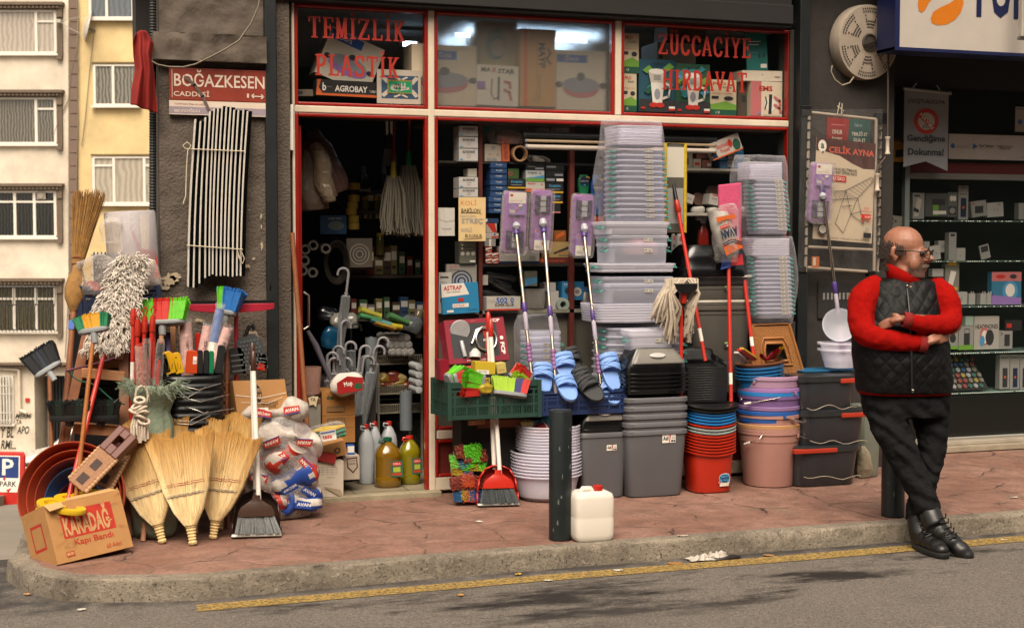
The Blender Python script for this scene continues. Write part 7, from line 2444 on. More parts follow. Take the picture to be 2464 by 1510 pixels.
for(x0,y0,x1,y1,col,L,lab,yy,tl)in((385,965,560,1080,'#b79a1e',[('r',.1,.1,.7,.4,'w'),('t','BAY-TEC',.2,.2,.6,.34,'d')],'yellow sponge pack with a white label in the green crate',-.44,4),(580,975,662,1060,'#b7a45a',[('t','ÇAMAŞIR',.2,.2,.8,.4,'r')],'pale yellow pack tilted at the right of the shower set',-.42,-8),(445,1070,640,1165,'#17181a',[('r',.05,.2,.36,.7,'y'),('t','TAPE',.08,.28,.33,.6,'d',.03),('t','12PCS',.7,.45,.95,.75,'w',.02),('e',.85,.3,.08,.14,'o')],'black box marked TAPE and 12PCS in the green crate',-.45,0)):
 C_('M',x0,y0,x1,y1,yy,.08,tl,col,L,lab,None,'pack','goods_pack')
bag('wrapped_pack',PY(*q('M',480,1235),-.53),.04,.03,.06,mk('#9a8420',.3,var=.5,vs=30,coat=.3),'small crumpled yellow and red pack at the front of the green crate','pack',seed=77,amp=.02,n=16,m=8)
SLB=mk('#6f93cf',.55,var=.06,bump=.15,bs=120)
SLK=mk('#15161a',.6,var=.15)
def slipper(label,mat,strap,grp):
 e=E('slipper',(0,0,0),label,'slipper',grp)
 def so_(w0,w1,z):
  return[V(x*(w1 if y>0 else w0),y,z)for x,y in[(.048*math.cos(t)*(1-.12*math.sin(t)),.135*math.sin(t))for t in[2*PI*k/28 for k in range(28)]]]
 MB().loft([so_(1,1,-.012),so_(1.04,1.08,0),so_(1.0,1.04,.012),so_(.9,.94,.014),so_(.86,.9,.007)]).build('sole',mat,e,smooth=50)
 mb=MB()
 for y0,y1,a0 in((.0,.035,0),(.042,.068,.2),(.074,.105,0),(-.02,.05,1)):
  if a0==1:
   continue
  def f(u,v,y0=y0,y1=y1,a0=a0):
   t=PI*u
   y=lerp(y0,y1,v)+(a0*.06*(u-.5))
   return V(-.052*math.cos(t)*(1.05-.8*max(0,y-.05)),y+.012*math.sin(t),.008+.048*math.sin(t)**.7)
  mb.grid(f,14,3)
 for s in(-1,1):
  mb.grid(lambda u,v:V(-.053*math.cos(PI*u),lerp(-.03*s,.09*s,u)*.6+.03+.012*v,.009+.05*math.sin(PI*u)**.7),14,2)
 mb.build('strap',strap,e,smooth=60,solid=.005)
 return e
s0=None
k0=None
SLP=(((890,1010,1055,1200),0,8,'blue slipper toe up, far left beside the first mop pole'),((1085,895,1250,1130),0,-8,'blue slipper standing upright in the middle of the blue crate'),((1100,1095,1262,1290),0,-3,'blue slipper under the middle upright one, toe over the rim'),((1470,895,1648,1205),0,-4,'blue slipper standing upright at the right end of the crate'),((1485,1150,1630,1300),0,2,'blue slipper low behind the rim at the right end'),((1168,880,1300,1050),1,-12,'black slipper at the back, toe up against the window'),((1255,1040,1395,1240),1,-14,'black slipper with a blue tab, left one in front'),((1300,1110,1484,1290),1,-35,'black slipper with a blue tab, right one hanging over the rim'))
for i,(r4,kd,tl,lab)in enumerate(SLP):
 if kd==0:
  o=slipper(lab,SLB,SLB,'blue slippers in the crate')if s0 is None else dup(s0,lab)
  s0=s0 or o
 else:
  o=slipper(lab,SLK,mk('#222326',.7),'black slippers in the crate')if k0 is None else dup(k0,lab)
  k0=k0 or o
 p0,p1=q('M',r4[0],r4[1]),q('M',r4[2],r4[3])
 yy=(-.44,-.40,-.50,-.42,-.44,-.28,-.46,-.53)[i]
 a=rect(*p0,*p1,yy)
 o.location=((a[0]+a[2])/2,yy,(a[1]+a[3])/2)
 sc_=(a[3]-a[1])/(.27*.86)
 o.scale=(min(1.1,(a[2]-a[0])/.1),)+(max(.75,min(1.1,sc_)),)*2
 o.rotation_euler=(rad(62 if i not in(2,4,7)else 40),rad(tl*.8),rad(0))
 if kd:
  pass
a=PY(*q('M',1325,1137),-.555)
for j,(x,y)in enumerate(((1282,1100),(1328,1137))):
 MB()
carton([PZ(*q('Q',292,1120))+V(0,.06,.003),PZ(*q('Q',545,1100))+V(0,.03,.003),PY(*q('Q',303,688),-.34)],.03,mk('#6d3f22',.7,var=.25,vs=6,bump=.2),pr([('e',.3,.8,.01,.008,'x'),('e',.7,.78,.01,.008,'x'),('l',[(0,.45),(1,.46)],.004,'x')]),'brown plank board leaning behind the red dustpan','board','plank_board',bev=.003)
simple(MB().bar(PY(*q('Q',250,700),-.46),PY(*q('Q',345,690),-.36),.02,.03),'wood_batten',WOODL,'short wood batten under the green crate','batten',bev=.003)
for i,(x,y,w,zones,rot,lab)in enumerate(((215,895,.13,[1,0,0],(70,0,10),'lime and red-brown brush, top of the pile below the green crate'),(190,960,.11,[0,2,0],(70,0,-5),'green and blue brush, second in the pile'),(185,1000,.10,[3,2],(75,5,0),'yellow and blue brush, third in the pile'),(262,935,.12,[1,0,1],(60,0,5),'red and green striped brush at the right of the pile'),(258,985,.12,[0,3,0],(65,4,0),'lime and yellow striped brush at the right of the pile'),(185,1080,.11,[1,4],(75,-10,0),'orange-red brush with splayed bristles, left'),(255,1080,.12,[4,1],(75,12,0),'orange-red brush with splayed bristles, right'),(205,1160,.11,[2,3,2],(75,0,0),'blue and yellow brush at the foot of the pile'),(260,1165,.1,[4,2],(75,0,0),'orange brush touching the ground by the red dustpan'))):
 loose_brush('Q',x,y,-.36-.02*(i>4),w,.05,.07,zones,[GRN,mk('#7a2a1a',.7,var=.2),mk('#1f5a8a',.6,var=.2),mk('#a78a1a',.6),mk('#b0441c',.6,var=.2)],rot,lab,.35)
FRO=clear('#e6e4ee',.42,.28,'frosted_plastic',edge=.3)
FRO2=clear('#e2e3f0',.29,.22,'clear_plastic',edge=.4)
def nest(n,name,cat,grp,prof,nn,e_,sy,mat,c,dz,labf,name_part='body',mats=None,extra=None,smooth=40):
 """n nested vessels, the first at c and each next dz higher"""
 o0=None
 for i in range(n):
  if o0 is None or mats:
   t=E(name,c+V(0,0,dz*i),labf(i),cat,grp)
   MB().lathe(prof,nn,e_,sy=sy,cap0=True).build(name_part,mats[i]if mats else mat,t,smooth=smooth)
   if extra:
    extra(t,i)
   o0=o0 or t
  else:
   dup(o0,labf(i),c+V(0,0,dz*i))
def fromtop(n,s):
 return lambda i:s%ORD[n-1-i]
p=PZ(*q('Q',740,1218))
rb=PY(*q('Q',955,1000),p.y+.2).x-PY(*q('Q',525,1000),p.y+.2).x
rb=rb/2
cb_=V(PY(*q('Q',740,1000),p.y+.2).x,p.y+rb*.95,.003)
zz=PY(*q('Q',740,1060),cb_.y-rb).z
zt2=PY(*q('Q',740,905),cb_.y-rb).z
hb_=zz
nest(8,'bowl','bowl','clear wide bowls',[(rb*.68,0),(rb*.8,.02),(rb*.92,hb_*.97),(rb,hb_*.97),(rb,hb_),(rb*.95,hb_+.003)],44,2.0,1.0,FRO,cb_,(zt2-zz)/7.5,lambda i:'wide clear plastic bowl behind the front bollard, %s from the bottom'%ORD[i])
r2=(PY(*q('Q',930,800),cb_.y).x-PY(*q('Q',555,800),cb_.y).x)/2
zu0,zu1=PY(*q('Q',660,890),cb_.y-r2).z,PY(*q('Q',660,740),cb_.y-r2).z
nest(9,'container','container','clear deep containers',[(r2*.8,0),(r2*.93,.11),(r2,.112),(r2,.12),(r2*.96,.122)],40,2.4,1.0,FRO,V(cb_.x+.01,cb_.y,zu0-.12),(zu1-zu0)/8,lambda i:'deep clear container on the wide bowls, %s from the bottom'%ORD[i])
for i,(x,y,col,lab,an)in enumerate(((690,745,'#a8231c','red cup with white rim in the top container',62),(735,700,'#3f9ab5','turquoise cup in the stack of cups behind the bollard',58),(775,680,'#b995c5','lilac cup with dark blue marks in the stack of cups',58))):
 e=E('cup',PY(*q('Q',x,y),cb_.y-.02),lab,'cup','cups in the top container',rot=(0,rad(an),0))
 MB().lathe([(.028,-.05),(.045,.05),(.047,.052),(.044,.054)],22).build('body',mk(col,.4),e,smooth=50)
 mb=MB()
 mt=[BLUE]
 MB().lathe([(.0455,.04),(.0475,.047)],22,cap0=False).build('rim',LABEL,e,smooth=50)
bag('wrapped_pack',PY(*q('Q',620,722),cb_.y-.05),.035,.025,.045,mk('#a8965a',.3,var=.5,vs=40,coat=.4),'crinkled yellow pack in the top container','pack',seed=55,amp=.015,n=16,m=8)
BOL=mk('#141b1c',.4,var=.3,vs=9,bump=.06,bs=30)
for(px,pb,pt_,w_,lab)in((1358,1301,985,56,'dark green steel bollard in front of the shop, by the jerrycan'),(2164,1245,960,56,'dark green steel bollard the man leans on')):
 g=PZ(px,pb)
 r=.5*w_/3400*(g-CAM).dot(FW0)
 g=g+V(0,r,0)
 e=E('bollard',g,lab,'bollard','kerb bollards')
 H=PY(px,pt_,g.y).z
 MB().lathe([(r,.002),(r,H-.01),(r*.96,H-.002),(r*.9,H)],36,cap1=True).build('post',BOL,e,smooth=40)
 for k in range(9):
  mb=MB()
  t,z=RN.uniform(-2.6,-.6),RN.uniform(.05,H-.05)
  w2,h2=RN.uniform(.002,.006),RN.uniform(.004,.02)
  mb.add([V((r+.0006)*math.cos(t+s*w2/r),(r+.0006)*math.sin(t+s*w2/r),z+u*h2)for s,u in((-1,-.6),(1,-1),(.6,1),(-.8,.5))],[(0,1,2,3)])
  mb.build('paint_chip',mk('#5a5f5c',.7),e)
gq=PZ(1436,1303)
a=rect(1389,1186,1482,1303,gq.y)
e=E('jerrycan',V((a[0]+a[2])/2,gq.y+.08,.003),'white plastic jerrycan with a red cap beside the front bollard','jerrycan')
w,h=(a[2]-a[0])/2,a[3]-a[1]
def jc(u):
 return clear(u,.62,.35,'jerrycan_plastic',edge=.25)
MB().lathe([(w*.9,0),(w*.98,.012),(w,.03),(w,h*.45),(w*.985,h*.47),(w,h*.5),(w,h*.86),(w*.93,h*.95),(w*.7,h)],44,5.5,sy=.78,cap1=True).build('body',jc('#ebe4d8'),e,smooth=50)
MB().lathe([(w*.88,.006),(w*.95,.02),(w*.95,h*.46)],40,5.5,sy=.76,cap1=True).build('liquid',mk('#d3c6b0',.3,var=.05),e,smooth=50)
mb=MB()
mb.tube([(-w*.62,-.02,h*.99),(-w*.5,-.02,h*1.06),(-w*.1,-.02,h*1.05),(w*.0,-.02,h*.99)],.013,8)
mb.build('handle',jc('#ebe4d8'),e,smooth=60)
MB().lathe([(.02,h*1.0),(.026,h*1.02),(.026,h*1.10),(.022,h*1.11)],18,c=(w*.28,-.02,0),cap1=True).build('cap',mk('#a81f14',.4),e,smooth=40)
BGR,BGR2=mk('#565558',.5,var=.05,bump=.06,bs=220),mk('#6d6962',.4,var=.05)
LIDK=mk('#0c0c0d',.22,var=.1,coat=.3)
def bin_body(e,w,d,h,nm='body'):
 MB().lathe([(w*.82,0),(w*.84,.01),(w*.955,h-.03),(w*1.0,h-.028),(w*1.0,h-.006),(w*.97,h),(w*.93,h),(w*.9,h-.03)],44,7,sy=d/w,cap0=True,cap1=True).build(nm,BGR,e,smooth=40)
def swing_lid(e,w,d,z,s=1.0,flap=True):
 MB().lathe([(w*.95,z-.024),(w*.96,z-.01),(w*1.03,z-.008),(w*1.03,z),(w*.975,z+.003),(w*.97,z+.02*s),(w*.965,z+.045*s),(w*.66,z+.125*s),(w*.55,z+.13*s)],44,6,sy=d/w,cap0=False,cap1=True).build('lid',LIDK,e,smooth=40)
 if flap:
  mb=MB()
  def f(u,v):
   k=lerp(.955,.64,v)
   return V((u-.5)*1.75*w*k,-d*k-.004*math.sin(v*PI)-.002,z+lerp(.05,.125,v)*s+.004*math.sin(v*PI))
  mb.grid(f,12,12)
  mb.build('flap',BGR2,e,smooth=60,solid=.004)
  mb=MB()
  mb.loft([[V(p.x,-d*.80-.010-dz+p.y*.45,z+.092*s+p.y*.55+dz*.6)for p in ell(w*.26*k,.026*k,0,24)]for k,dz in((1,0),(.9,.005),(.6,.007))])
  mb.build('button',mk('#a8a5a2',.3),e,smooth=50)
def stick(e,w,d,z,hh,ww,off):
 mt=[]
 MB().prints(pr([('r',-.03,-.04,1.03,1.04,'d'),('r',0,0,1,1,'w'),('t','Asil',.06,.3,.46,.8,'d',.03),('p',[(.5,0),(.56,0),(.64,1),(.54,1)],'r'),('r',.66,.12,.8,.35,'d'),('r',.83,.12,.95,.35,'d'),('r',.7,.55,.94,.6,'l'),('r',.7,.7,.94,.74,'l')]),ww,hh,-d*.0,0,0,mats=mt).build('sticker',mt,e,loc=(off,-d-.002,z),rot=(rad(2),0,0))
a=rect(1391,1040,1508,1198,-.45)
w,d=(a[2]-a[0])/2,.12
g=PZ(1448,1199)
e=E('waste_bin',V((a[0]+a[2])/2,g.y+d,.003),'small grey bin with black swing lid behind the jerrycan','bin')
Hs=PY(1448,1042,g.y).z
bin_body(e,w,d,Hs)
swing_lid(e,w*.98,d*.98,Hs+.02,1.0)
stick(e,w,d*.925,Hs*.72,.035,.065,w*.05)
mb=MB()
mb.prints(pr([('e',0,0,.02,.008,'r'),('e',0,0,.012,.005,'w')]),1,1,0,mats=(mt:=[]))
mb.build('round_sticker',mt,e,loc=(.0,.06,Hs+.13),rot=(rad(-80),0,0))
g=PZ(1575,1196)
a=rect(1506,1040,1660,1196,g.y)
w,d=(a[2]-a[0])/2*1.0,.155
zr=[PY(1585,782+.3187*y,g.y).z for y in(795,735,675,615,550)]
bc=V((a[0]+a[2])/2+.004,g.y+d,.003)
for i,z in enumerate(zr):
 e=E('waste_bin',bc+V(0,0,z-zr[0]),'large grey bin of the tall nested stack, %s from the ground'%ORD[i],'bin','nested large grey bins')
 bin_body(e,w,d,zr[0])
 if i==0:
  stick(e,w,d*.935,zr[0]*.80,.05,.088,w*.12)
zl_=[PY(1585,782+.3187*y,g.y).z for y in(490,455,425,395,365)]
for i,z in enumerate(zl_):
 e=E('bin_cover',V(bc.x,bc.y,0),'black swing lid on the tall bin stack, %s from the bottom'%ORD[i],'lid','black lids on the bin stack')
 swing_lid(e,w*.985,d,z,1.15,i==4)
a=rect(1661,862,1756,962,-.5)
w=(a[2]-a[0])/2
def dp(label):
 e=E('dustpan',(0,0,0),label,'dustpan','nested black dustpans')
 mb=MB()
 mb.loft([[V(-w*k,-.11,z),V(w*k,-.11,z),V(w*k*.92,.10,z+.01),V(-w*k*.92,.10,z+.01)]for k,z in((.9,0),(1,.022))],True,False)
 for s in(-1,1):
  mb.add([V(s*w,-.11,.022),V(s*w,-.05,.05),V(s*w*.9,.1,.06),V(s*w*.9,.1,.01)],[(0,1,2,3)])
 mb.grid(lambda u,v:V((u-.5)*2*w*.95,.06+.05*v,.01+.07*v+.02*math.sin(u*PI)*v),8,4)
 mb.build('pan',mk('#0f1011',.35,var=.1,coat=.2),e,smooth=35,solid=.003)
 return e
d0=None
N_=14
for i in range(N_):
 lab='black dustpan nested on the mop buckets, %s from the top'%ORD[N_-1-i]
 o=dp(lab)if d0 is None else dup(d0,lab)
 d0=d0 or o
 o.location=((a[0]+a[2])/2,-.36,lerp(a[1],a[3]-.06,i/(N_-1)))
 o.rotation_euler=(rad(9),0,rad(-3))
g=PZ(1716,1187)
a=rect(1668,1100,1782,1187,g.y)
w,d=(a[2]-a[0])/2,.13
bc=V((a[0]+a[2])/2,g.y+d*.95,.003)
z0=PY(1725,1091,g.y).z
z1=PY(1725,978,g.y).z
cols=['#a8250f']*7+['#8d9894']*2+['#a8250f']+['#1f6fae']*4+['#101112']*2
n=len(cols)
for i,c in enumerate(cols):
 z=lerp(z0,z1,i/(n-1))
 e=E('mop_bucket',bc+V(0,0,z-z0),'%s oval mop bucket, %s from the ground'%({'#a8250f':'red','#8d9894':'pale grey','#1f6fae':'blue','#101112':'black'}[c],ORD[i]),'bucket','nested mop buckets')
 k=1.09 if i>=n-2 else 1
 mb=MB()
 rings=[]
 for r_,zz_ in((.78,0),(.80,.008),(.90,z0-.012),(1.0*k,z0-.010),(1.015*k,z0-.003),(.96*k,z0),(.9,z0)):
  rings.append([V(p.x,p.y,zz_+(.012*math.cos(2*math.atan2(p.y,p.x))if zz_>.05 else 0))for p in ell(w*r_,d*r_,0,44,3.2)])
 mb.loft(rings)
 mb.build('body',mk(c,.4,var=.05,coat=.15),e,smooth=40)
 if i==0:
  mt=[]
  mb=MB()
  mb.prints(pr([('p',[(.1,.75),(.3,.95),(.6,1),(.9,.92),(1,.6),(.95,.2),(.8,.08),(.2,.0),(.12,.4)],'w'),('p',[(.13,.75),(.3,.92),(.6,.96),(.9,.89),(.97,.6),(.94,.3),(.2,.3),(.12,.5)],'c'),('t','Classic',.32,.78,.8,.92,'n',.02),('t','Temizlik',.12,.54,.97,.76,'n',.03),('t','Seti',.35,.3,.78,.52,'n',.03),('e',.12,.32,.12,.13,'r'),('t','14',.07,.28,.18,.38,'w',.02),('t','mop bucket',.4,.16,.95,.26,'y'),('r',.3,.04,.9,.12,'w')]),.086,.082,0,0,0,mats=mt)
  mb.build('sticker',mt,e,loc=(w*.05,-d*.865,.035),rot=(rad(4.5),0,rad(3)))
g=PZ(1832,1176)
a=rect(1783,1060,1918,1176,g.y+.16)
w=(a[2]-a[0])/2
bc=V((a[0]+a[2])/2,g.y+w*.84,.003)
def zz(y):
 return PY(1850,782+.3187*y,bc.y-w).z
HB=zz(815)
ST=[('#a3786d',815,0),('#a3786d',793,0),('#a97f55',768,0),('#a3786d',690,0),('#1d4f94',665,0),('#7d6189',628,0),('#6d5180',545,0),('#1f6fae',520,0),('#8d6a9e',490,0),('#9d7d96',400,0)]
NM=['dusty pink bucket on the ground under the round stack','dusty pink bucket, second from the ground','tan-rimmed bucket, third from the ground','dusty pink bucket in the middle of the round stack','dark blue bucket rim above the middle pink one','violet bucket just above the dark blue rim','dark violet bucket under the bright blue rim','bright blue bucket rim between the violet buckets','lilac-rimmed bucket above the bright blue rim','pale mauve bucket holding the tilted blue buckets']
for i,(c,y,_)in enumerate(ST):
 z=zz(y)
 e=E('round_bucket',V(bc.x+RN.uniform(-.004,.004),bc.y,z-HB+.003),NM[i],'bucket','round buckets with wire handles')
 MB().lathe([(w*.78,0),(w*.79,.008),(w*.94,HB*.80),(w*.955,HB*.80),(w*.97,HB-.025),(w,HB-.023),(w*1.0,HB-.004),(w*.97,HB),(w*.93,HB-.006),(w*.9,HB-.06)],48,cap0=True,cap1=True).build('body',mk(c,.45,var=.07,coat=.1),e,smooth=40)
 if i in(0,1,3,4,6,8,9):
  ph=(2.2,.9,1.1,1.9,1.6,1.2,0,1.5,2.0,.6)[i]
  mb=MB()
  mb.cb((w*math.sin(ph-1.6)*.98,-w*math.cos(ph-1.6)*1.0,HB-.03),.016,.012,.022)
  mb.build('lug',mk(c,.45,var=.07,coat=.1),e)
  A=V(w*math.sin(ph-1.6),-w*math.cos(ph-1.6)-.006,HB-.03)
  Bq=V(w*1.04,-w*.45,HB-.075-.03*(i%3))if ph>1.3 else V(w*.95,-w*.6,HB-.09)
  if i in(1,8):
   Bq=V(-w*1.0,-w*.5,HB-.09)
  mid=A.lerp(Bq,.55)+V(0,-w*.28,.005)
  mb=MB()
  mb.tube([A,mid,Bq],.0028,6)
  mb.build('wire_handle',CHROME,e,smooth=60)
  mb=MB()
  u=(Bq-mid).normalized()
  mb.cyl(Bq-u*.012,Bq+u*.03,.0075,n=10)
  mb.build('handle_grip',LABEL,e,smooth=50)
for i,y in enumerate((395,372,345,318,285)):
 p=PY(1838,782+.3187*y,bc.y-.03)
 r=w*.76
 e=E('small_bucket',V(p.x,bc.y,p.z-.14),('blue bucket tilted on the round stack, lowest of four','blue bucket tilted on the round stack, second of four','blue bucket tilted on the round stack, third of four','blue bucket tilted on the round stack, fourth of four','brown bucket full of red and yellow tubes, topmost')[i],'bucket','tilted small buckets',rot=(0,rad(-5),0))
 MB().lathe([(r*.8,0),(r*.92,.138),(r,.14),(r*1.01,.148),(r*.95,.151),(r*.9,.12)],40,cap0=True).build('body',mk('#1f6296' if i<4 else '#70452c',.4,var=.08,coat=.2),e,smooth=40)
 mb=MB()
 A,Bq=V(r*.35,-r*.95,.125),V(r*1.02,-r*.55,.06)
 mb.tube([A,A.lerp(Bq,.5)+V(.01,-.04,0),Bq],.0022,6)
 mb.build('wire_handle',CHROME,e,smooth=60)
ztop=PY(1836,862,bc.y).z
for i,(x0,y0,x1,y1,c,lab)in enumerate(((1290,260,1255,230,0,'red tube end, alone at the left of the brown bucket'),(1310,255,1352,205,0,'red tube end, front one of the bundle'),(1330,250,1368,195,0,'red tube end, second of the bundle'),(1345,245,1385,183,0,'red tube end, third of the bundle'),(1360,240,1410,168,1,'yellow tube end at the top of the bundle'))):
 a,b=PY(*q('R',x0,y0),bc.y+.02),PY(*q('R',x1,y1),bc.y-.06)
 mb=MB()
 mb.tube([a,b],.013,14,caps=False)
 mb.tube([a,b],.009,12,caps=False)
 simple(mb,'plastic_tube',mk('#a3202c' if c==0 else '#b08a14',.4),lab,'tube',None,'tubes in the brown bucket',smooth=40)
for i,(x0,y0,x1,y1,c,lab)in enumerate(((1065,205,1140,270,'#a9a29c','white window scraper lying across the bucket rim'),(1085,185,1200,262,'#a31f22','red window scraper beside the white one'),(1105,175,1215,250,'#b0882a','yellow-edged red scraper at the back of the bucket'))):
 a,b=PY(*q('R',x0,y0),bc.y-.12),PY(*q('R',x1,y1),bc.y-.02)
 simple(MB().bar(a,b,.03,.014),'scraper',mk(c,.4),lab,'scraper',None,'scrapers in the brown bucket',bev=.003)
def weave():
 m=mk('#a06a38',.5,var=.08,vs=5)
 n_,l_=m.node_tree.nodes,m.node_tree.links
 tc=n_.new('ShaderNodeTexCoord')
 mp=n_.new('ShaderNodeMapping')
 mp.inputs['Rotation'].default_value=(PI/2,0,0)
 mp.inputs['Scale'].default_value=(38,38,38)
 l_.new(tc.outputs['Object'],mp.inputs[0])
 br=n_.new('ShaderNodeTexBrick')
 br.inputs['Scale'].default_value=1
 br.inputs['Mortar Size'].default_value=.09
 br.inputs['Mortar Smooth'].default_value=1
 br.inputs['Brick Width'].default_value=.9
 br.inputs['Row Height'].default_value=.45
 l_.new(mp.outputs[0],br.inputs[0])
 bp=n_.new('ShaderNodeBump')
 bp.inputs['Strength'].default_value=.8
 bp.inputs['Distance'].default_value=.008
 bp.invert=True
 l_.new(br.outputs['Fac'],bp.inputs['Height'])
 l_.new(bp.outputs[0],n_['Principled BSDF'].inputs['Normal'])
 return m
WV=weave()
def rstool(BLp,BRp,TLp,TRp,y,lab,low):
 BL,BR,TL,TR=[PY(*p,y)for p in(BLp,BRp,TLp,TRp)]
 e=E('rattan_stool',V((BL.x+BR.x)/2,y,0),lab,'stool','woven plastic stools')
 mb=MB()
 z0=-e.location
 def at(u,v):
  return(BL.lerp(BR,u)).lerp(TL.lerp(TR,u),v)+z0
 H=[(.24,.30),(.76,.30),(.72,.62),(.28,.62)]
 for a,b,c,d_ in(((0,0),(1,0),(.76,.30),(.24,.30)),((1,0),(1,1),(.72,.62),(.76,.30)),((1,1),(0,1),(.28,.62),(.72,.62)),((0,1),(0,0),(.24,.30),(.28,.62))):
  q4=[at(*k)for k in(a,b,c,d_)]
  mb.add(q4+[p+V(0,.012,0)for p in q4],[(0,1,2,3),(7,6,5,4),(0,4,5,1),(1,5,6,2),(2,6,7,3),(3,7,4,0)])
 mb.build('side_panel',WV,e)
 mb=MB()
 P4=[at(.26,.28),at(.74,.28),at(.74,.5),at(.7,.64),at(.3,.64),at(.26,.5)]
 mb.tube([p-V(0,.004,0)for p in P4],.009,8,closed=True)
 P4=[at(.18,.2),at(.82,.2),at(.82,.55),at(.74,.74),at(.26,.74),at(.18,.55)]
 mb.tube([p-V(0,.004,0)for p in P4],.006,8,closed=True)
 mb.tube([at(0,0),at(0,1)],.01,8)
 mb.tube([at(1,0),at(1,1)],.01,8)
 mb.build('edge_bead',mk('#9a6535',.5),e,smooth=60)
 mb=MB()
 t0,t1=at(0,1),at(1,1)
 mb.add([t0,t1,t1+V(0,.26,0),t0+V(0,.26,0)],[(0,1,2,3)])
 mb.build('seat',WV,e,solid=.014)
 for s,A,Bm in((0,BL,TL),(1,BR,TR)):
  m2=MB()
  m2.bar(A+z0+V(0,.27,0),Bm+z0+V(0,.26,0),.04,.03)
  m2.build('leg',WV,e)
 if low:
  for A in(BL,BR):
   m2=MB()
   m2.bar(A+z0,V(A.x,y,.003)+z0+V(.02 if A is BR else-.02,0,0),.05,.03)
   m2.build('leg',WV,e)
rstool(q('R',1195,375),q('R',1578,372),q('R',1188,5),q('R',1465,-8),-.28,'light brown woven plastic stool, upper one beside the round buckets',False)
rstool(q('R',1250,900),q('R',1580,900),q('R',1240,385),q('R',1565,385),-.24,'light brown woven plastic stool, lower one mostly hidden by the round buckets',True)
BGK=mk('#4d4a44',.5,var=.06)
def store(k,x0,y0,x1,y1,yf,d,mat,lid,lab,taper=.93,grp=None,name='storage_box',sticker=None,lidm=None,clips=False,round_=8,solid_=False,rimz=.02):
 p,r=q(k,x0,y0),q(k,x1,y1)
 a=rect(*p,*r,yf)
 w,h=(a[2]-a[0])/2,a[3]-a[1]
 e=E(name,V((a[0]+a[2])/2,yf+d/2,a[1]+.001),lab,'storage box',grp)
 MB().lathe([(w*taper*.97,0),(w*taper,.006),(w*.97,h-rimz),(w,h-rimz),(w,h-.003),(w*.97,h)]+([]if not solid_ else[(w*.9,h)]),40,round_,sy=d/2/w,cap0=True,cap1=solid_).build('body',mat,e,smooth=40)
 if lid:
  lh=min(.03,h*.2)
  MB().lathe([(w*1.03,h-lh*.5),(w*1.035,h),(w*1.03,h+lh*.6),(w*.97,h+lh*.8)],40,round_,sy=d/2/w,cap0=False,cap1=True).build('lid',lidm or mat,e,smooth=40)
 if sticker:
  mt=[]
  MB().prints(pr(sticker),.055,.022,-.001,mats=mt).build('sticker',mt,e,loc=(sticker_x*w,-d/2*.985,h*.55))
 if clips:
  for sx in(-1,1):
   mb=MB()
   X=sx*w*1.0
   mb.tube([V(X,-d*.32,h*.66),V(X+sx*.02,-d*.34,h*.6),V(X+sx*.024,-d*.2,h*.56),V(X+sx*.02,-d*.04,h*.6),V(X,-d*.06,h*.68)],.004,6)
   mb.tube([V(X+sx*.02,-d*.3,h*.8),V(X+sx*.03,-d*.2,h*.74),V(X+sx*.02,-d*.1,h*.8)],.0035,6)
   mb.build('clip_handle',mk('#3d9484',.4),e,smooth=60)
 return e
sticker_x=.0
SLB_=[('r',0,0,1,1,'k'),('r',.05,.55,.4,.75,'e'),('r',.55,.2,.9,.8,'l'),('r',.05,.2,.45,.3,'l')]
POLY=[('r',0,0,.8,1.8,'x'),('r',.05,1.2,.75,1.75,'g'),('t','poly',.1,1.45,.7,1.7,'w'),('t','time',.1,1.22,.7,1.42,'w'),('e',.4,.7,.12,.3,'k')]
sticker_x=.02
store('O',660,410,1062,960,-.24,.26,BGK,False,'tall grey storage box, lowest in the middle behind the red sticks',.86,sticker=POLY,solid_=True)
store('O',655,345,1066,405,-.25,.27,mk('#5f5b54',.4,var=.05),True,'grey storage box with white rim, second from the bottom in the middle',.98,lidm=mk('#b9b2a6',.4),solid_=True)
store('O',665,240,1060,330,-.25,.26,BGK,False,'grey storage box, third from the bottom in the middle',.96,sticker=POLY,solid_=True)
store('O',660,178,1068,235,-.26,.28,mk('#2a2a2a',.3),True,'black storage box with white rim under the big black hood',.98,lidm=mk('#b9b2a6',.4),solid_=True)
a=rect(*q('N',600,905),*q('N',1058,1118),-.27)
e=E('bin_cover',V((a[0]+a[2])/2,-.27+.15,0),'large shiny black swing lid on top of the middle boxes','lid')
w=(a[2]-a[0])/2
MB().lathe([(w,a[1]),(w*1.0,a[1]+.05),(w*.98,a[1]+.055),(w*.97,lerp(a[1],a[3],.55)),(w*.86,lerp(a[1],a[3],.85)),(w*.72,a[3])],44,6,sy=.15/w,cap0=True,cap1=True).build('lid',LIDK,e,smooth=40)
MB().box(-w*.6,-.135,lerp(a[1],a[3],.60),w*.55,-.128,lerp(a[1],a[3],.95)).build('flap',mk('#4a4744',.25,coat=.4),e,rot=(rad(-22),0,0),loc=(0,-.0,-.055),bev=.004)
sticker_x=.1
YA=-.34
TWR='clear boxes of the left tower'
for i in range(13):
 y0=262+36.5*i
 store('N',160-i*1.0+i*.6,y0,474+i*2,y0+50,YA,.27,FRO2,False,'clear plastic box with white label, %s from the top of the left tower'%ORD[i],.93,TWR,'clear_box',SLB_,clips=True,round_=7,rimz=.012)
for i in range(6):
 y0=105+22*i
 store('N',162,y0,472,y0+24,YA,.27,FRO,False,'clear lid on the left tower, %s from the top'%ORD[i],.99,'clear lids on the left tower','clear_cover',round_=7,rimz=.008)
store('N',88,762,512,840,YA-.02,.30,FRO,True,'clear box with a thick ribbed lid, right under the wrapped tower',.96,TWR,'clear_box',clips=True)
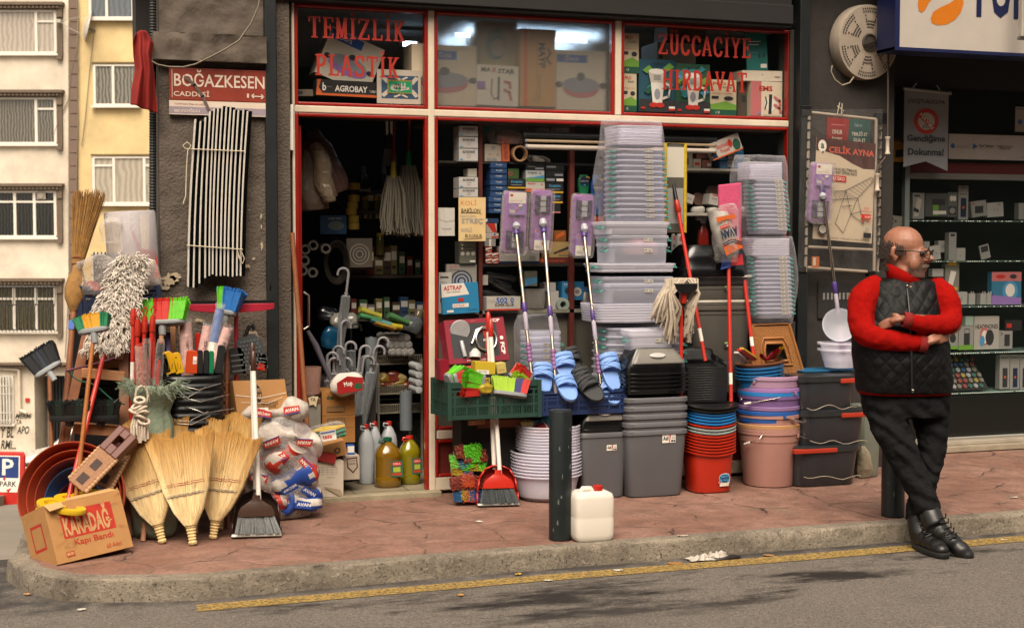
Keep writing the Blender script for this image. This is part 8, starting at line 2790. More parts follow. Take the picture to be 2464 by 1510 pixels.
store('N',105,842,512,930,YA-.02,.29,FRO2,False,'clear box showing pink goods, below the thick ribbed lid',.95,TWR,'clear_box',SLB_,clips=True)
store('N',110,895,505,1030,YA-.02,.29,FRO2,False,'deeper clear box showing pink and blue goods',.95,TWR,'clear_box',SLB_,clips=True)
p=PY(*q('N',310,960),YA+.08)
bag('pink_goods',p-V(0,0,.01),.11,.08,.10,mk('#b98a8a',.8,var=.4,vs=30),'heap of pink wrapped goods inside the clear boxes','goods',seed=13,amp=.03)
store('N',50,1038,552,1090,YA-.03,.33,FRO,True,'wide clear box whose thick lid sticks out in mid tower',.98,TWR,'clear_box',clips=True)
store('N',72,1120,545,1210,YA-.03,.32,FRO2,False,'wide clear box with two labels, upper one in mid tower',.96,TWR,'clear_box',SLB_,clips=True)
store('N',78,1165,540,1300,YA-.03,.32,FRO2,False,'wide clear box with two labels, lower one in mid tower',.95,TWR,'clear_box',SLB_,clips=True)
for i in range(7):
 y0=1300+18*i
 store('N',20+i*2,y0,560,y0+20,YA-.04,.34,FRO,False,'wide clear lid in the lower tower, %s from the top'%ORD[i],.99,'wide clear lids in the left tower','clear_cover',rimz=.008)
for i in range(7):
 y0=520+54*i
 store('O',100-i,y0,622,y0+62,YA-.04,.33,FRO2,False,'wide clear box in the lower tower, %s from the top'%ORD[i],.96,TWR,'clear_box',SLB_ if i==0 else None,clips=True,rimz=.012)
simple(MB().box(PY(1465,1000,YA).x,YA+.02,.003,PY(1640,1000,YA).x,YA+.28,PY(1550,930,YA).z),'support_box',mk('#3a3836',.7),'grey box under the left tower of clear boxes','box',bev=.004)
def wrap_film(k,x0,y0,x1,y1,yf,d,lab,seed):
 p,r=q(k,x0,y0),q(k,x1,y1)
 a=rect(*p,*r,yf)
 bag('plastic_wrap',V((a[0]+a[2])/2,yf+d/2,a[1]),(a[2]-a[0])/2,d/2,a[3]-a[1],clear('#f0eef4',.03,.06,'plastic_film',bump=.8,bs=12,edge=.3),lab,'plastic wrap',seed=seed,amp=.018,top=.82,e=5,n=40,m=26,f=5)
wrap_film('N',105,60,512,765,YA-.04,.33,'clear film wrapped round the upper part of the left tower',3)
e=store('R',270,62,610,215,-.50,.17,FRO,True,'small clear tub with pale lid standing on the bin lid',.88,None,'clear_box',SLB_,clips=True)
sticker_x=.25
YB=-.28
for i in range(12):
 y0=470+29*i
 store('N',1075+i*3,y0,1285+i*2,y0+42,YB,.2,FRO2,False,'small clear box with label, %s from the top of the right tower'%ORD[i],.93,'clear boxes of the right tower','clear_box',SLB_,clips=True,rimz=.01)
for i in range(7):
 y0=350+17*i
 store('N',1045,y0,1270,y0+20,YB,.2,FRO,False,'small clear lid on the right tower, %s from the top'%ORD[i],.99,'lids on the right tower','clear_cover',rimz=.008)
for i in range(14):
 y0=985+28.5*i
 store('N',1085+i*1.5,y0,1325+i*1.5,y0+42,YB-.01,.21,FRO2,False,'small clear box with label in the lower half of the right tower, %s down'%ORD[i],.93,'clear boxes low in the right tower','clear_box',SLB_,clips=True,rimz=.01)
for i in range(7):
 y0=862+17*i
 store('N',1065,y0,1320,y0+20,YB-.01,.21,FRO,False,'small clear lid midway in the right tower, %s from the top'%ORD[i],.99,'lids midway in the right tower','clear_cover',rimz=.008)
wrap_film('N',1020,300,1330,870,YB-.03,.27,'clear film round the upper half of the right tower',8)
wrap_film('N',1040,850,1385,1440,YB-.03,.28,'clear film round the lower half of the right tower',12)
simple(MB().box(PY(1835,800,YB).x,YB+.06,PY(1850,1000,YB).z*0+.003,PY(1925,800,YB).x,YB+.2,PY(1870,775,YB).z),'support_box',mk('#2b2926',.8),'dark box behind the stools carrying the right tower','box')
wrap_film('M',800,560,1150,1080,-.20,.22,'clear bag over the small box stack behind the mop poles',17)
sticker_x=-.1
for i in range(7):
 y0=700+52*i
 store('M',850,y0,1140,y0+66,-.19,.18,FRO2,False,'small clear box behind the mop poles, %s from the top'%ORD[i],.94,'bagged clear boxes behind the mops','clear_box',SLB_ if i>1 else None,clips=i>1,rimz=.02)
simple(MB().box(PY(1275,950,-.2).x,-.16,.003,PY(1350,950,-.2).x,-.03,PY(1310,900,-.2).z),'support_box',mk('#2b2926',.8),'dark box under the bagged clear boxes','box')
def redpole(foot_,top_,label,cat='mop',nm='floor_mop'):
 e=E(nm,foot_,label,cat)
 d=top_-foot_
 MB().cyl((0,0,0),d,.0118,n=12).build('handle',REDM,e,smooth=50)
 MB().cyl(d*.12,d*.2,.0122,n=12).build('sticker',LABEL,e,smooth=50)
 return e,d
MOPS=mk('#a99c8b',.95,var=.2,vs=30)
e,d=redpole(PY(1640,870,-.52)-V(0,0,.55),PY(1639,705,-.50),'big cotton string mop on a red handle, head up by the left tower')
mb=MB()
for i in range(170):
 t=RN.uniform(-1,1)
 side=-1 if RN.random()<.62 else 1
 yy=RN.uniform(-.05,.03)
 x1,z1=side*RN.uniform(.03,.12 if side<0 else.05),-RN.uniform(.12,.30)
 if side<0 and RN.random()<.35:
  x1,z1=-RN.uniform(.12,.19),-RN.uniform(.10,.18)
 pts=[V(t*.07,yy*.3,.075+.012*RN.random()),V(t*.07+side*.03,yy,.085),V(side*.07+x1*.4,yy-.02,.0),V(x1,yy-.02,z1*.6),V(x1*1.05+RN.uniform(-.02,.02),yy,z1)]
 mb.tube(pts,[.006,.0075,.0075,.007,.006],5)
mb.build('strings',MOPS,e,smooth=60,loc=d)
MB().prism([(-.075,.06),(.075,.06),(.07,.03),(.03,0),(-.03,0),(-.065,.025)],-.075,-.045).build('clamp',BLACK,e,loc=d,bev=.004)
MB().tube([(0,-.03,-.06),(0,-.03,-.055),(0,-.04,.01)],[.014,.02,.018],12).build('socket',mk('#a8240f',.4),e,loc=d,smooth=50)
e,d=redpole(PY(1697,868,-.44),PY(1628,485,-.16),'mop with a yellow-edged grey pad on a slanting red handle')
MB().tube([d*.93,d*.94,d*1.0,d*1.02],[.013,.02,.017,.01],12).build('socket',mk('#a8240f',.4),e,smooth=50)
MB().tube([d*1.0,d*1.08,d*1.14],[.014,.012,.009],10).build('joint',BLACK,e,smooth=50)
x0,z0,x1,z1=rect(*q('N',470,225),*q('N',604,822),-.13)
o=V((x0+x1)/2,-.13,(z0+z1)/2)-e.location
w,h=(x1-x0)/2,(z1-z0)/2
YF=mk('#b79a18',.95,var=.2,vs=50,bump=.5,bs=200)
mb=MB()
mb.tube([V(sx*w,0,sz*h)for sx,sz in((-1,-1),(1,-1),(1,1),(-1,1))],.013,8,closed=True)
mb.build('yellow_edge',YF,e,loc=o,smooth=60)
mt=[mk('#4a463e',.9)]
MB().box(-w,-.004,-h,w,.006,h).prints(pr([('r',.05,.62,.95,.96,'k'),('r',.1,.1,.9,.5,'l')]),2*w,2*h,-.005,-w,-h,mats=mt).build('pad',mt,e,loc=o)
e,d=redpole(PY(1759,966,-.46),PY(1753,625,-.28),'red stick carrying an upside-down AVAN mop pack')
rg=[]
for t in range(12):
 u=t/11
 s=(.4+.6*math.sin(min(1,u*2.2)*PI/2))if u<.5 else 1-.25*max(0,u-.75)*4*.5
 rg.append([wobble(V(p.x-.10*u+.02,p.y,.30*u-.0),.008,3,18)for p in ell(.068*s,.06*s,0,20,2.4)])
MB().loft(rg).build('mop_head',mk('#b5afa6',.85,var=.12,vs=20),e,smooth=60,loc=d)
mt=[]
mb=MB()
mb.X=Matrix.Translation(V(-.028,-.068,.165))@Matrix.Rotation(rad(-17),4,'Y')
mb.prints(pr([('p',[(0,.0),(1,.06),(1,.3),(.5,.2),(0,.3)],'o'),('p',[(0,.98),(1,.92),(1,.8),(.5,.86),(0,.84)],'o'),('t','AVAN',.04,.40,.94,.62,'n',.04,2),('r',.06,.66,.62,.74,'r'),('t','SUPER EMİCİ MOP',.08,.68,.6,.72,'w',0,2),('l',[(0,.3),(.5,.34),(1,.2)],.006,'n'),('l',[(0,.25),(.5,.28),(1,.14)],.006,'n')]+[('e',.2+.18*k,.8,.035,.02,'r')for k in range(4)]+[('e',.3+.2*k,.36-.02*k,.035,.02,'r')for k in range(3)]),.128,.25,0,-.064,-.125,mats=mt)
mb.build('print',mt,e,loc=d)
bag('wrapper',d+V(-.02,0,-.02),.082,.072,.37,FILM,'','',seed=6,amp=.02,parent=e,top=.5).location=d+V(-.02,0,-.02)
mb=MB()
mb.add([V(-.07,-.03,-.06),V(.06,-.03,-.03),V(.08,-.01,.04),V(-.04,-.02,.05)],[(0,1,2,3)])
mb.cur=1
mb.add([V(.0,-.034,-.035),V(.085,-.034,-.03),V(.085,-.02,.035),V(.01,-.03,.03)],[(0,1,2,3)])
mb.build('wrapper_foot',[mk('#1c3576',.4),mk('#a01c24',.4)],e,loc=d,solid=.003)
e,d=redpole(PY(1814,865,-.36),PY(1782,595,-.20),'pink long-pile flat mop on a red handle, rising above the AVAN pack')
x0,z0,x1,z1=rect(*q('N',825,485),*q('N',980,955),-.18)
o=V((x0+x1)/2,-.18,z0)-e.location
PKM=mk('#c04a6d',.95,var=.15,vs=50,bump=.6,bs=180)
w,h=(x1-x0),z1-z0
mb=MB()
mb.loft([[V(p.x,y,p.y)for p in(V(-w*.42,0,0),V(w*.5,0,0),V(w*.5,h,0),V(-w*.5,h*.96,0))]for y in(-.012,.012)])
mb.build('pad',PKM,e,loc=o,bev=.008)
c0=PY(2079,103,-.02)
e=E('reel',c0,'round white drum with dotted pattern mounted high on the dark wall','reel',rot=(PI/2+rad(4),0,rad(6)))
R_=.243
DRM=mk('#9c8f80',.6,var=.14,vs=5)
MB().lathe([(R_,-.05),(R_*1.01,-.02),(R_*1.0,.04),(R_*.985,.05),(R_*.25,.052)],56,cap1=True).build('drum',DRM,e,smooth=40)
MB().lathe([(R_*.24,.05),(R_*.235,.062),(R_*.2,.064),(R_*.19,.056)],28,cap1=True).build('hub',mk('#4b443e',.5,var=.2),e,smooth=40)
for s in range(6):
 mb=MB()
 a0=s*PI/3+.5
 for(rr_,n_,sp)in((.9,9,.62),(.82,8,.62),(.72,3,.5),(.62,3,.5),(.56,6,.5),(.48,6,.48),(.40,4,.4)):
  for k in range(n_):
   t=a0+sp*(k/(n_-1)-.5)
   if rr_ in(.72,.62)and k==1:
    continue
   x,y=R_*rr_*math.cos(t),R_*rr_*math.sin(t)
   mb.add([(x+.0065*math.cos(j*PI/3),y+.0065*math.sin(j*PI/3),.0535)for j in range(6)],[tuple(range(6))])
 mb.build('dotted_letters',mk('#37322c',.7),e)
mb=MB()
mb.tube([(-.05,-.02,.07),(.03,.0,.075),(.12,-.03,.075)],.007,6)
for k in range(5):
 mb.tube([(-.06+.03*k,-.03-.012*k,.072),(.10,.03-.012*k,.076)],.0022,5)
mb.build('bracket',mk('#3b3733',.5,metal=.5),e,smooth=60)
simple(MB().tube([PY(*q('S',x,y),-.06)for x,y in((270,395),(262,430),(285,480),(330,515),(375,500),(400,465))],.0045,6),'cable',mk('#9a8c74',.6),'loop of pale cable hanging below the round drum','cable',smooth=60)
def crank(x0,y0,x1,y1,gx,gy0,gy1,lab):
 a,b=PY(x0,y0,-.16),PY(x1,y1,-.16)
 e=E('awning_crank',b,lab,'crank')
 g0,g1=PY(gx,gy0,-.17)-b,PY(gx,gy1,-.17)-b
 MB().tube([a-b,V(0,0,0),g0+V(0,0,-.01)if gy0>y1 else g1],.007,8).build('rod',mk('#35241d',.5),e,smooth=60)
 MB().tube([g0,g0.lerp(g1,.08),g0.lerp(g1,.15),g0.lerp(g1,.85),g0.lerp(g1,.92),g1],[.017,.018,.012,.012,.018,.017],12).build('grip',mk('#b3a595',.5),e,smooth=50)
crank(2138,-30,2136,322,2135.5,329,371,'long brown awning crank with a white grip, hanging beside the drum')
crank(2132,376,2112,402,2111,417,459,'bent awning crank end with a white grip against the rack')
C_('S',235,712,366,860,.005,.006,2,'#7d1712',[('t','ONUR',.25,.34,.72,.52,'k',.02),('t','İZZET',.25,.08,.72,.24,'k',.02),('r',.2,.7,.8,.73,'p')],'dark red wall poster reading ONUR İZZET above the rack poster',None,'poster','poster')
C_('S',366,715,497,866,.005,.006,2,'#17423c',[('t','TEBLİĞ ET',.15,.3,.88,.48,'k',.02),('t','DUA ET',.25,.06,.8,.2,'k',.02),('t','Sabret',.25,.66,.6,.8,'v')],'dark teal wall poster reading TEBLİĞ ET above the rack poster',None,'poster','poster')
C_('T',132,240,300,400,.005,.006,0,'#2a2725',[('t','#Kudüs Mi',.04,.25,.95,.42,'x',.03),('p',[(.1,.48),(.1,.75),(.3,.95),(.6,.95),(.9,.75),(.9,.48)],'x')]+[('r',.12+.1*k,.5,.17+.1*k,.68,'l')for k in range(8)],'dark wall poster reading #Kudüs Mi below the rack',None,'poster','poster')
o0=PY(2028,470,-.10)
e=E('drying_rack',o0,'folded white drying rack wrapped in film, hung on the dark wall','drying rack')
def sp(x,y,yy=-.10):
 return PY(*q('S',x,y),yy)-o0
RK=mk('#a99c8d',.35,metal=.3,var=.08)
for xt,xb_,yy in((90,72,-.10),(130,108,-.13),(562,545,-.10),(535,522,-.13)):
 MB().cyl(sp(xt,690 if xt<300 else 720,yy),sp(xb_,1640,yy),.0105,n=10).build('tube',RK,e,smooth=50)
for(xa,ya,xb_,yb_)in((140,680,540,722),(115,1490,510,1508),(95,1612,480,1640)):
 MB().cyl(sp(xa,ya,-.12),sp(xb_,yb_,-.12),.0105,n=10).build('tube',RK,e,smooth=50)
mb=MB()
for k in range(15):
 y=730+58*k
 for x in(128-.025*(y-690),560-.02*(y-700)):
  mb.cb(sp(x,y,-.125),.032,.03,.018)
for x,y in((105,672),(560,715)):
 mb.cb(sp(x,y,-.115),.075,.05,.07)
for x,y in((85,1625),(500,1650)):
 mb.cb(sp(x,y,-.115),.05,.05,.04)
mb.build('clip',BLACK,e,bev=.004)
mb=MB()
mb.grid(lambda u,v:sp(lerp(85,575,u)-25*v,lerp(660,1640,v),-.150-.010*noise.noise(V(u*6,v*9,1))),20,30)
mb.build('film',clear('#e8e4e0',.01,.06,'plastic_film',bump=.5,bs=12,edge=.22),e,smooth=180)
mb=MB()
mb.tube([sp(x,y,-.14)for x,y in((300,690),(315,620),(330,625),(325,690),(340,670),(300,640))],.003,5)
mb.build('string',STRG,e,smooth=60)
BL,BR,TL=PY(*q('S',152,1440),-.138),PY(*q('S',508,1470),-.138),PY(*q('S',176,828),-.138)
BRW=mk('#3f1a14',.5,var=.05)
NETL=[('l',[(.32,.44),(.62,.66),(.98,.74),(.72,.5),(.32,.44)],.004,'x')]
def seg(a,b,w_=.004):
 return('l',[a,b],w_,'x')
NET=[seg((.52,.50),(.36,.17)),seg((.36,.17),(.5,.08)),(seg((.5,.08),(.72,.44))),seg((.72,.44),(.84,.19)),seg((.52,.5),(.62,.27)),seg((.62,.27),(.84,.19)),seg((.5,.5),(.94,.66)),seg((.30,.40),(.72,.44)),seg((.26,.48),(.52,.5)),seg((.72,.44),(.97,.62)),seg((.26,.48),(.30,.40)),seg((.94,.66),(.97,.62)),seg((.46,.34),(.62,.36)),seg((.6,.27),(.78,.31))]
NET+=[seg((lerp(.26,.5,t),lerp(.48,.5,t)),(lerp(.3,.72,t),lerp(.4,.44,t)),.0025)for t in(.15,.3,.45,.6,.75,.9)]+[seg((lerp(.5,.94,t),lerp(.5,.66,t)),(lerp(.72,.97,t),lerp(.44,.62,t)),.0025)for t in(.12,.25,.38,.5,.62,.75,.88)]
carton((BL,BR,TL),.003,mk('#b9a992',.6,var=.05),[('p',[(0,1),(1,1),(1,.74),(.8,.735),(.6,.78),(.4,.84),(.15,.87),(0,.87)],BRW),('e',.1,.92,.07,.06,LABEL),('t','a',.075,.895,.13,.945,DKTXT,.03),('e',.11,.86,.015,.012,DKTXT),('t','ÇELİK AYNA',.21,.85,.98,.945,mk('#b8503a',.5,var=0),.03),('t','ALÜMİNYUM KURUTMALIK',.05,.695,.70,.73,DKTXT,.01),('t','LAUNDRY DRYING RACK',.25,.66,.70,.69,DKTXT,.01),('r',.24,.585,.52,.645,K_['r']),('t','ACERO',.28,.598,.49,.632,LABEL)]+pr(NET)+pr([('t','%100',.82,.33,.90,.355,'r',.01),('t','Alüminyum',.76,.30,.95,.325,'r'),('r',.78,.24,.94,.285,'r'),('t','YERLİ ÜRETİM',.83,.25,.93,.275,'w'),('e',.81,.215,.018,.012,'r'),('t','Turkey',.85,.205,.93,.225,'r'),('e',.88,.14,.04,.012,'l'),('r',.82,.05,.95,.10,'d'),('e',.13,.1,.08,.055,'x'),('e',.13,.1,.06,.04,'k'),('t','PASLANMAZ - STAINLESS ALUMINIUM',.2,.012,.8,.03,'d')]),'cream and brown poster ÇELİK AYNA with a drying rack drawing, in the folded rack','poster','poster')
C_('T',105,135,137,183,-.13,.004,0,'#a85a28',[('r',.2,.2,.5,.9,'k')],'small orange sticker low in the folded rack',None,'sticker','sticker')
flat_mop(PY(*q('T',253,655),-.30),PY(*q('S',214,1170),-.20),q('S',128,985),q('S',258,1345),-.17,'purple flat mop leaning on the drying rack poster, apart from the other three',False,2)
DGS=mk('#2b2e33',.32,var=.12,coat=.25)
g=PZ(*q('R',1760,1216))
CLP=mk('#a3301c',.4,var=.05)
def clipbox(x0,y0,x1,y1,yf,lab,rx0,rx1,cm=CLP):
 e=store('R',x0,y0,x1,y1,yf,.34,DGS,True,lab,.88,'dark grey storage boxes by the man',lidm=mk('#26282a',.3,coat=.2),round_=4.5,solid_=True)
 p,r=q('R',rx0,y0),q('R',rx1,y0+26)
 a=rect(*p,*r,yf-.01)
 m=MB().box(a[0],yf-.012,a[1],a[2],yf+.03,a[3]+.006)
 b=m.build('lid_clip',cm,e,bev=.004)
 b.location=-e.location
 w=MB()
 w.tube([wobble(PY(782*0+q('R',lerp(x0+60,x1-20,t/12),y1-60)[0],q('R',0,y1-70+14*math.sin(t))[1],yf-.006),.012,3)for t in range(13)],.0022,5)
 b=w.build('film_edge',mk('#a49a86',.4),e,smooth=60)
 b.location=-e.location
clipbox(1515,940,2030,1216,g.y,'dark grey storage box with orange clip at left, lowest of three beside the man',1510,1832)
clipbox(1562,668,2075,950,g.y+.01,'dark grey storage box with orange clip at right, middle of three beside the man',1865,2062)
clipbox(1540,410,2000,690,g.y+.01,'dark grey storage box with orange clip at right, topmost of three beside the man',1858,1985)
store('R',1580,345,1985,385,g.y+.2,.2,mk('#2d3436',.35),True,'dark lid with a blue corner behind the topmost dark box',.98,None,'box_cover',solid_=True,lidm=mk('#1f5f86',.4))
gq=PZ(*q('R',2110,1150))
a=rect(*q('R',2015,620),*q('R',2195,1150),gq.y)
e=E('ribbed_bin',V((a[0]+a[2])/2,gq.y+.12,.003),'pale grey-green ribbed bin between the dark boxes and the man','bin')
w,h=(a[2]-a[0])/2,a[3]-a[1]
rg=[]
for r_,z in((.82,0),(.88,.02),(1,h-.02),(1.03,h-.02),(1.03,h)):
 rg.append([p*(1+(.014 if i%5==0 else 0))*V(1,1,1).length/V(1,1,1).length if z==0 else V(p.x*(1+(.02 if i%5==0 else 0)),p.y*(1+(.02 if i%5==0 else 0)),z)for i,p in enumerate(ell(w*r_,.11*r_,z,60,3))])
MB().loft(rg).build('body',mk('#6f7468',.5,var=.06),e,smooth=30)
mt=[]
MB().prints(pr([('r',0,0,1,1,'w'),('r',.1,.7,.6,.95,'n'),('r',.15,.1,.8,.2,'d'),('t','Bin',.2,.4,.8,.6,'d')]),.03,.08,0,0,0,mats=mt).build('hang_tag',mt,e,loc=(-w*.3,-.118,h*.74),rot=(rad(3),rad(8),0))
bag('film_scrap',PZ(*q('R',2030,1148)),.05,.03,.20,clear('#b3a58c',.4,.3,'plastic_film',bump=.6),'torn clear film hanging beside the lowest dark box','film scrap',seed=9,amp=.03,top=.2)
for i,(y,lab)in enumerate(((612,'clear plastic basin on the dark boxes, lower of two'),(585,'clear plastic basin on the dark boxes, upper of two'))):
 p=PY(*q('T',222,y),g.y+.2)
 r=.118
 e=E('clear_basin',V(p.x,g.y+.2,p.z),lab,'basin','clear basins by the drying rack')
 MB().lathe([(r*.7,0),(r*.95,.105),(r*1.1,.107),(r*1.1,.118),(r*.96,.12)],36,2.5,cap0=True).build('body',FRO,e,smooth=40)
p=PY(*q('T',225,430),g.y+.26)
o=simple(MB().lathe([(.0,0),(.10,.003),(.11,.008),(.112,.0),(.10,-.006)],36),'basin_cover',FRO2,'round clear lid standing upright on the clear basins','lid',p,smooth=40)
o.rotation_euler=(rad(72),0,rad(-25))
NB=E('phone_shop',(0,0,0),'dark glazed phone shop next door with lit glass shelves','shop')
YW=.5
xe=PY(2464,700,YW).x+2.0
x0=xq+.001
zs=PY(2300,1058,YW).z
ztop=PY(2300,212,YW).z
MB().box(x0,YW-.12,.003,xe,YW+.1,zs-.03).build('sill',mk('#8f8370',.8,var=.25,vs=6,bump=.4),NB,bev=.004)
MB().box(x0,YW-.06,zs-.029,xe,YW+.1,zs).build('bottom_rail',mk('#9a9082',.5,var=.15),NB,bev=.004)
MB().box(x0,YW-.05,ztop,xe,YW+.1,3.41).box(xe,YW-.1,-.1,xe+4,YW+1.05,3.41).build('fascia',mk('#0f0e0d',.7),NB)  # black soffit block: shade above the window put into its colour
MB().box(x0,YW+1.0,-.1,xe,YW+1.05,3.4).build('back_wall',mk('#262c29',.7,var=.2),NB)
MB().box(x0,YW+.1,-.1,x0+.02,YW+1.0,3.4).box(x0,YW+.1,-.1,xe,YW+1.0,.01).build('inner_wall',mk('#151816',.8),NB)
MB().add([(x0,YW,zs),(xe,YW,zs),(xe,YW,ztop),(x0,YW,ztop)],[(0,1,2,3)]).build('pane',clear('#2a3430',.03,.03,'shop_glass',edge=.25,tt=.92),NB)
MB().box(PY(2182,600,YW).x,YW+.03,PY(2190,860,YW).z,PY(2193,600,YW).x,YW+.07,PY(2190,392,YW).z).build('post',mk('#7f8a86',.4),NB)
zr0,zr1,zr2=PY(2400,432,YW).z,PY(2400,418,YW).z,PY(2400,392,YW).z
MB().box(PY(2193,400,YW).x,YW+.05,zr1,xe,YW+.12,zr2).build('fascia',mk('#5d120e',.5),NB)
MB().box(PY(2193,400,YW).x,YW+.045,zr0,xe,YW+.12,zr1-.001).build('fascia',mk('#7d7c76',.5),NB)
MB().box(x0+.25,YW+.09,.012,xe,YW+.12,PY(2400,940,YW).z-.03).build('plinth_panel',mk('#101413',.25),NB)
LED=mk('#e8e2d0',.5,var=0,emit=.5)
SHG=clear('#9fc0b4',.25,.05,'shelf_glass')
for i,(yl,yr)in enumerate(((526,536),(620,634),(733,738),(842,850),(942,940))):
 z=PY(2400,(yl+yr)/2,YW+.1).z
 e=E('glass_shelf',(0,0,z),'lit glass shelf in the phone shop window, %s from the top'%ORD[i],'shelf','glass shelves next door')
 MB().box(PY(2193,700,YW).x,YW+.10,-.008,xe,YW+.45,0).build('board',SHG,e)
 mb=MB()
 n_=70
 for k in range(n_):
  if RN.random()<(.9 if i in(3,4)else.45):
   x=lerp(PY(2193,700,YW).x,xe-1.6,k/n_)
   mb.cb((x,YW+.095,-.004),.006,.004,.004)
 mb.build('led_strip',LED,e)
mb=MB()
for k in range(60):
 mb.cb((lerp(PY(2193,700,YW).x,xe-1.6,k/60),YW+.04,zs+.012),.007,.006,.006)
mb.build('led_strip',LED,NB)
def ph(k,x0_,y0,x1,y1,L,lab,col='#8d8d88',yy=.66,tl=0,d=.05,cat='box',nm='product_box'):
 return C_(k,x0_,y0,x1,y1,yy,d,tl,col,L,lab,None,cat,nm)
ph('Y',285,890,372,1085,[('p',[(.1,.1),(.5,.1),(.8,.75),(.4,.8)],'k'),('p',[(.05,.3),(.5,.22),(.55,.35),(.1,.45)],'x'),('r',.1,.86,.6,.92,'x')],'white power bank box, left end of the top phone shelf')
ph('Y',380,893,545,1068,[('r',.35,.05,.6,.5,'g'),('r',.3,.5,.9,.75,'x'),('r',.35,.1,.95,.25,'w')],'grey box with a green case, second on the top phone shelf','#4b504c')
ph('Y',548,885,620,1070,[('e',.4,.75,.18,.12,'w'),('e',.7,.75,.18,.12,'w'),('r',.1,.08,.9,.42,'x'),('e',.5,.25,.3,.12,'l')],'clear box of earphones on the top phone shelf','#5c605e')
ph('Y',630,835,704,1092,[('t','mikado',.1,.92,.7,.97,'d'),('r',.22,.08,.8,.64,'n'),('e',.5,.36,.12,.04,'o'),('e',.2,.75,.06,.02,'d'),('e',.45,.75,.06,.02,'d'),('e',.7,.75,.06,.02,'d')],'tall white speaker box with a blue speaker, top phone shelf')
ph('Y',735,950,850,1068,[('p',[(.2,.25),(.75,.2),(.8,.65),(.25,.7)],'x'),('e',.12,.88,.06,.06,'r')],'white box with a dark gadget tilted on the top phone shelf',tl=-8)
ph('Y',850,962,972,1070,[('l',[(.4,.6),(.45,.4)],.006,'l'),('l',[(.65,.6),(.62,.4)],.006,'l'),('e',.75,.85,.1,.1,'l')],'flat white earbud box, right on the top phone shelf','#a3a29c',tl=-4)
ph('Y',1085,965,1125,1090,[],'white box cut by the picture edge, top phone shelf')
ph('Y',415,1290,500,1395,[('e',.35,.45,.1,.1,'l'),('e',.65,.45,.1,.1,'l')],'white charger box tilted, second phone shelf','#a5a49e',tl=-10)
ph('Y',478,1250,560,1338,[('e',.4,.5,.1,.16,'l'),('e',.65,.5,.1,.16,'l')],'white adapter box standing behind the tilted one','#a09f99',yy=.72)
ph('Y',558,1188,613,1398,[('r',.2,.86,.8,.95,'x'),('r',.45,.2,.55,.7,'l')],'tall narrow white cable box, second phone shelf')
ph('Y',614,1305,682,1400,[('e',.5,.4,.08,.1,'l')],'square white box beside the tall cable box','#999892')
ph('Y',806,1280,876,1385,[('r',.12,.5,.88,.92,'x'),('r',.2,.1,.8,.4,'l')],'small white keypad phone on the second phone shelf','#8d8d88',tl=-14,d=.012,cat='phone',nm='keypad_phone')
ph('Y',372,1255,412,1380,[],'white box half behind the man on the second phone shelf')
ph('T',680,165,740,285,[('p',[(.2,.25),(.55,.2),(.8,.7),(.4,.75)],'w'),('r',.2,.92,.8,1.05,'y'),('r',.5,.05,.9,.15,'y')],'white phone cable card with yellow tab, third phone shelf','#7b7a72')
ph('T',625,188,672,222,[],'white box low behind the cable card','#a09f99')
ph('T',722,288,775,342,[('e',.5,.4,.12,.2,'l')],'white plug box, left of three on the third phone shelf','#a09f99')
for i,x in enumerate((782,832,858)):
 ph('T',x,295,x+28,342,[('r',.3,1,.38,1.2,'w'),('r',.62,1,.7,1.2,'w')],'small white wall plug on the third phone shelf, %s from the left'%ORD[i],'#9d9c98',cat='plug',nm='wall_plug')
ph('T',880,202,1008,342,[('r',0,.72,1,1,'p'),('e',.3,.86,.16,.06,'r'),('e',.72,.86,.12,.07,'x'),('e',.62,.42,.26,.3,'c'),('e',.62,.44,.16,.2,'w'),('p',[(.0,0),(1,0),(1,.2),(.0,.3)],'m')],'blue and pink toy microphone box on the third phone shelf','#2f6f8d')
ph('T',690,455,735,535,[('e',.5,.6,.3,.25,'x'),('r',0,0,1,.18,'g')],'white car holder box, left on the fourth phone shelf')
ph('T',738,435,802,537,[('r',.35,.2,.75,.7,'x'),('l',[(.4,.7),(.4,.88),(.7,.88),(.7,.7)],.005,'x'),('r',0,0,1,.2,'g')],'white and green box with a black trolley picture, fourth phone shelf')
ph('T',768,393,802,433,[],'small pale green box on top of the trolley box','#8fa596')
ph('T',805,393,912,535,[('t','HEADPHONES',.05,.62,.95,.76,'d',.02),('e',.42,.4,.2,.28,'p'),('e',.42,.38,.13,.2,'w'),('e',.62,.36,.17,.24,'x'),('e',.32,.26,.1,.16,'c')],'white HEADPHONES box with coloured headphones, fourth phone shelf','#a3a098')
ph('T',912,455,970,533,[('r',.4,.15,.8,.8,'x'),('t','3',.1,.75,.25,.92,'d')],'white box with a black power bank, fourth phone shelf')
ph('T',938,410,1010,455,[('r',.1,.3,.4,.7,'r')],'black box on top of the power bank box','#1b1b1b')
for i,(xa,xb_)in enumerate(((915,957),(960,1000),(1003,1040))):
 ph('T',xa,560,xb_,706,[('r',.3,.05,.8,.62,'x' if i==0 else 'n'),('e',.55,.35,.1,.04,'o'),('t','mikado',.1,.9,.9,.97,'d')],'white speaker box on the lowest phone shelf, %s from the left'%ORD[i])
bd=E('badge_board',PY(*q('T',775,712),.62),'sloping dark board covered with round coloured badges, lowest phone shelf','badge board',rot=(rad(-35),0,0))
MB().add([(-.19,0,0),(.19,0,0),(.13,0,.40),(-.10,0,.40)],[(0,1,2,3)]).build('board',mk('#1b1a17',.6),bd,solid=.01)
B0={}
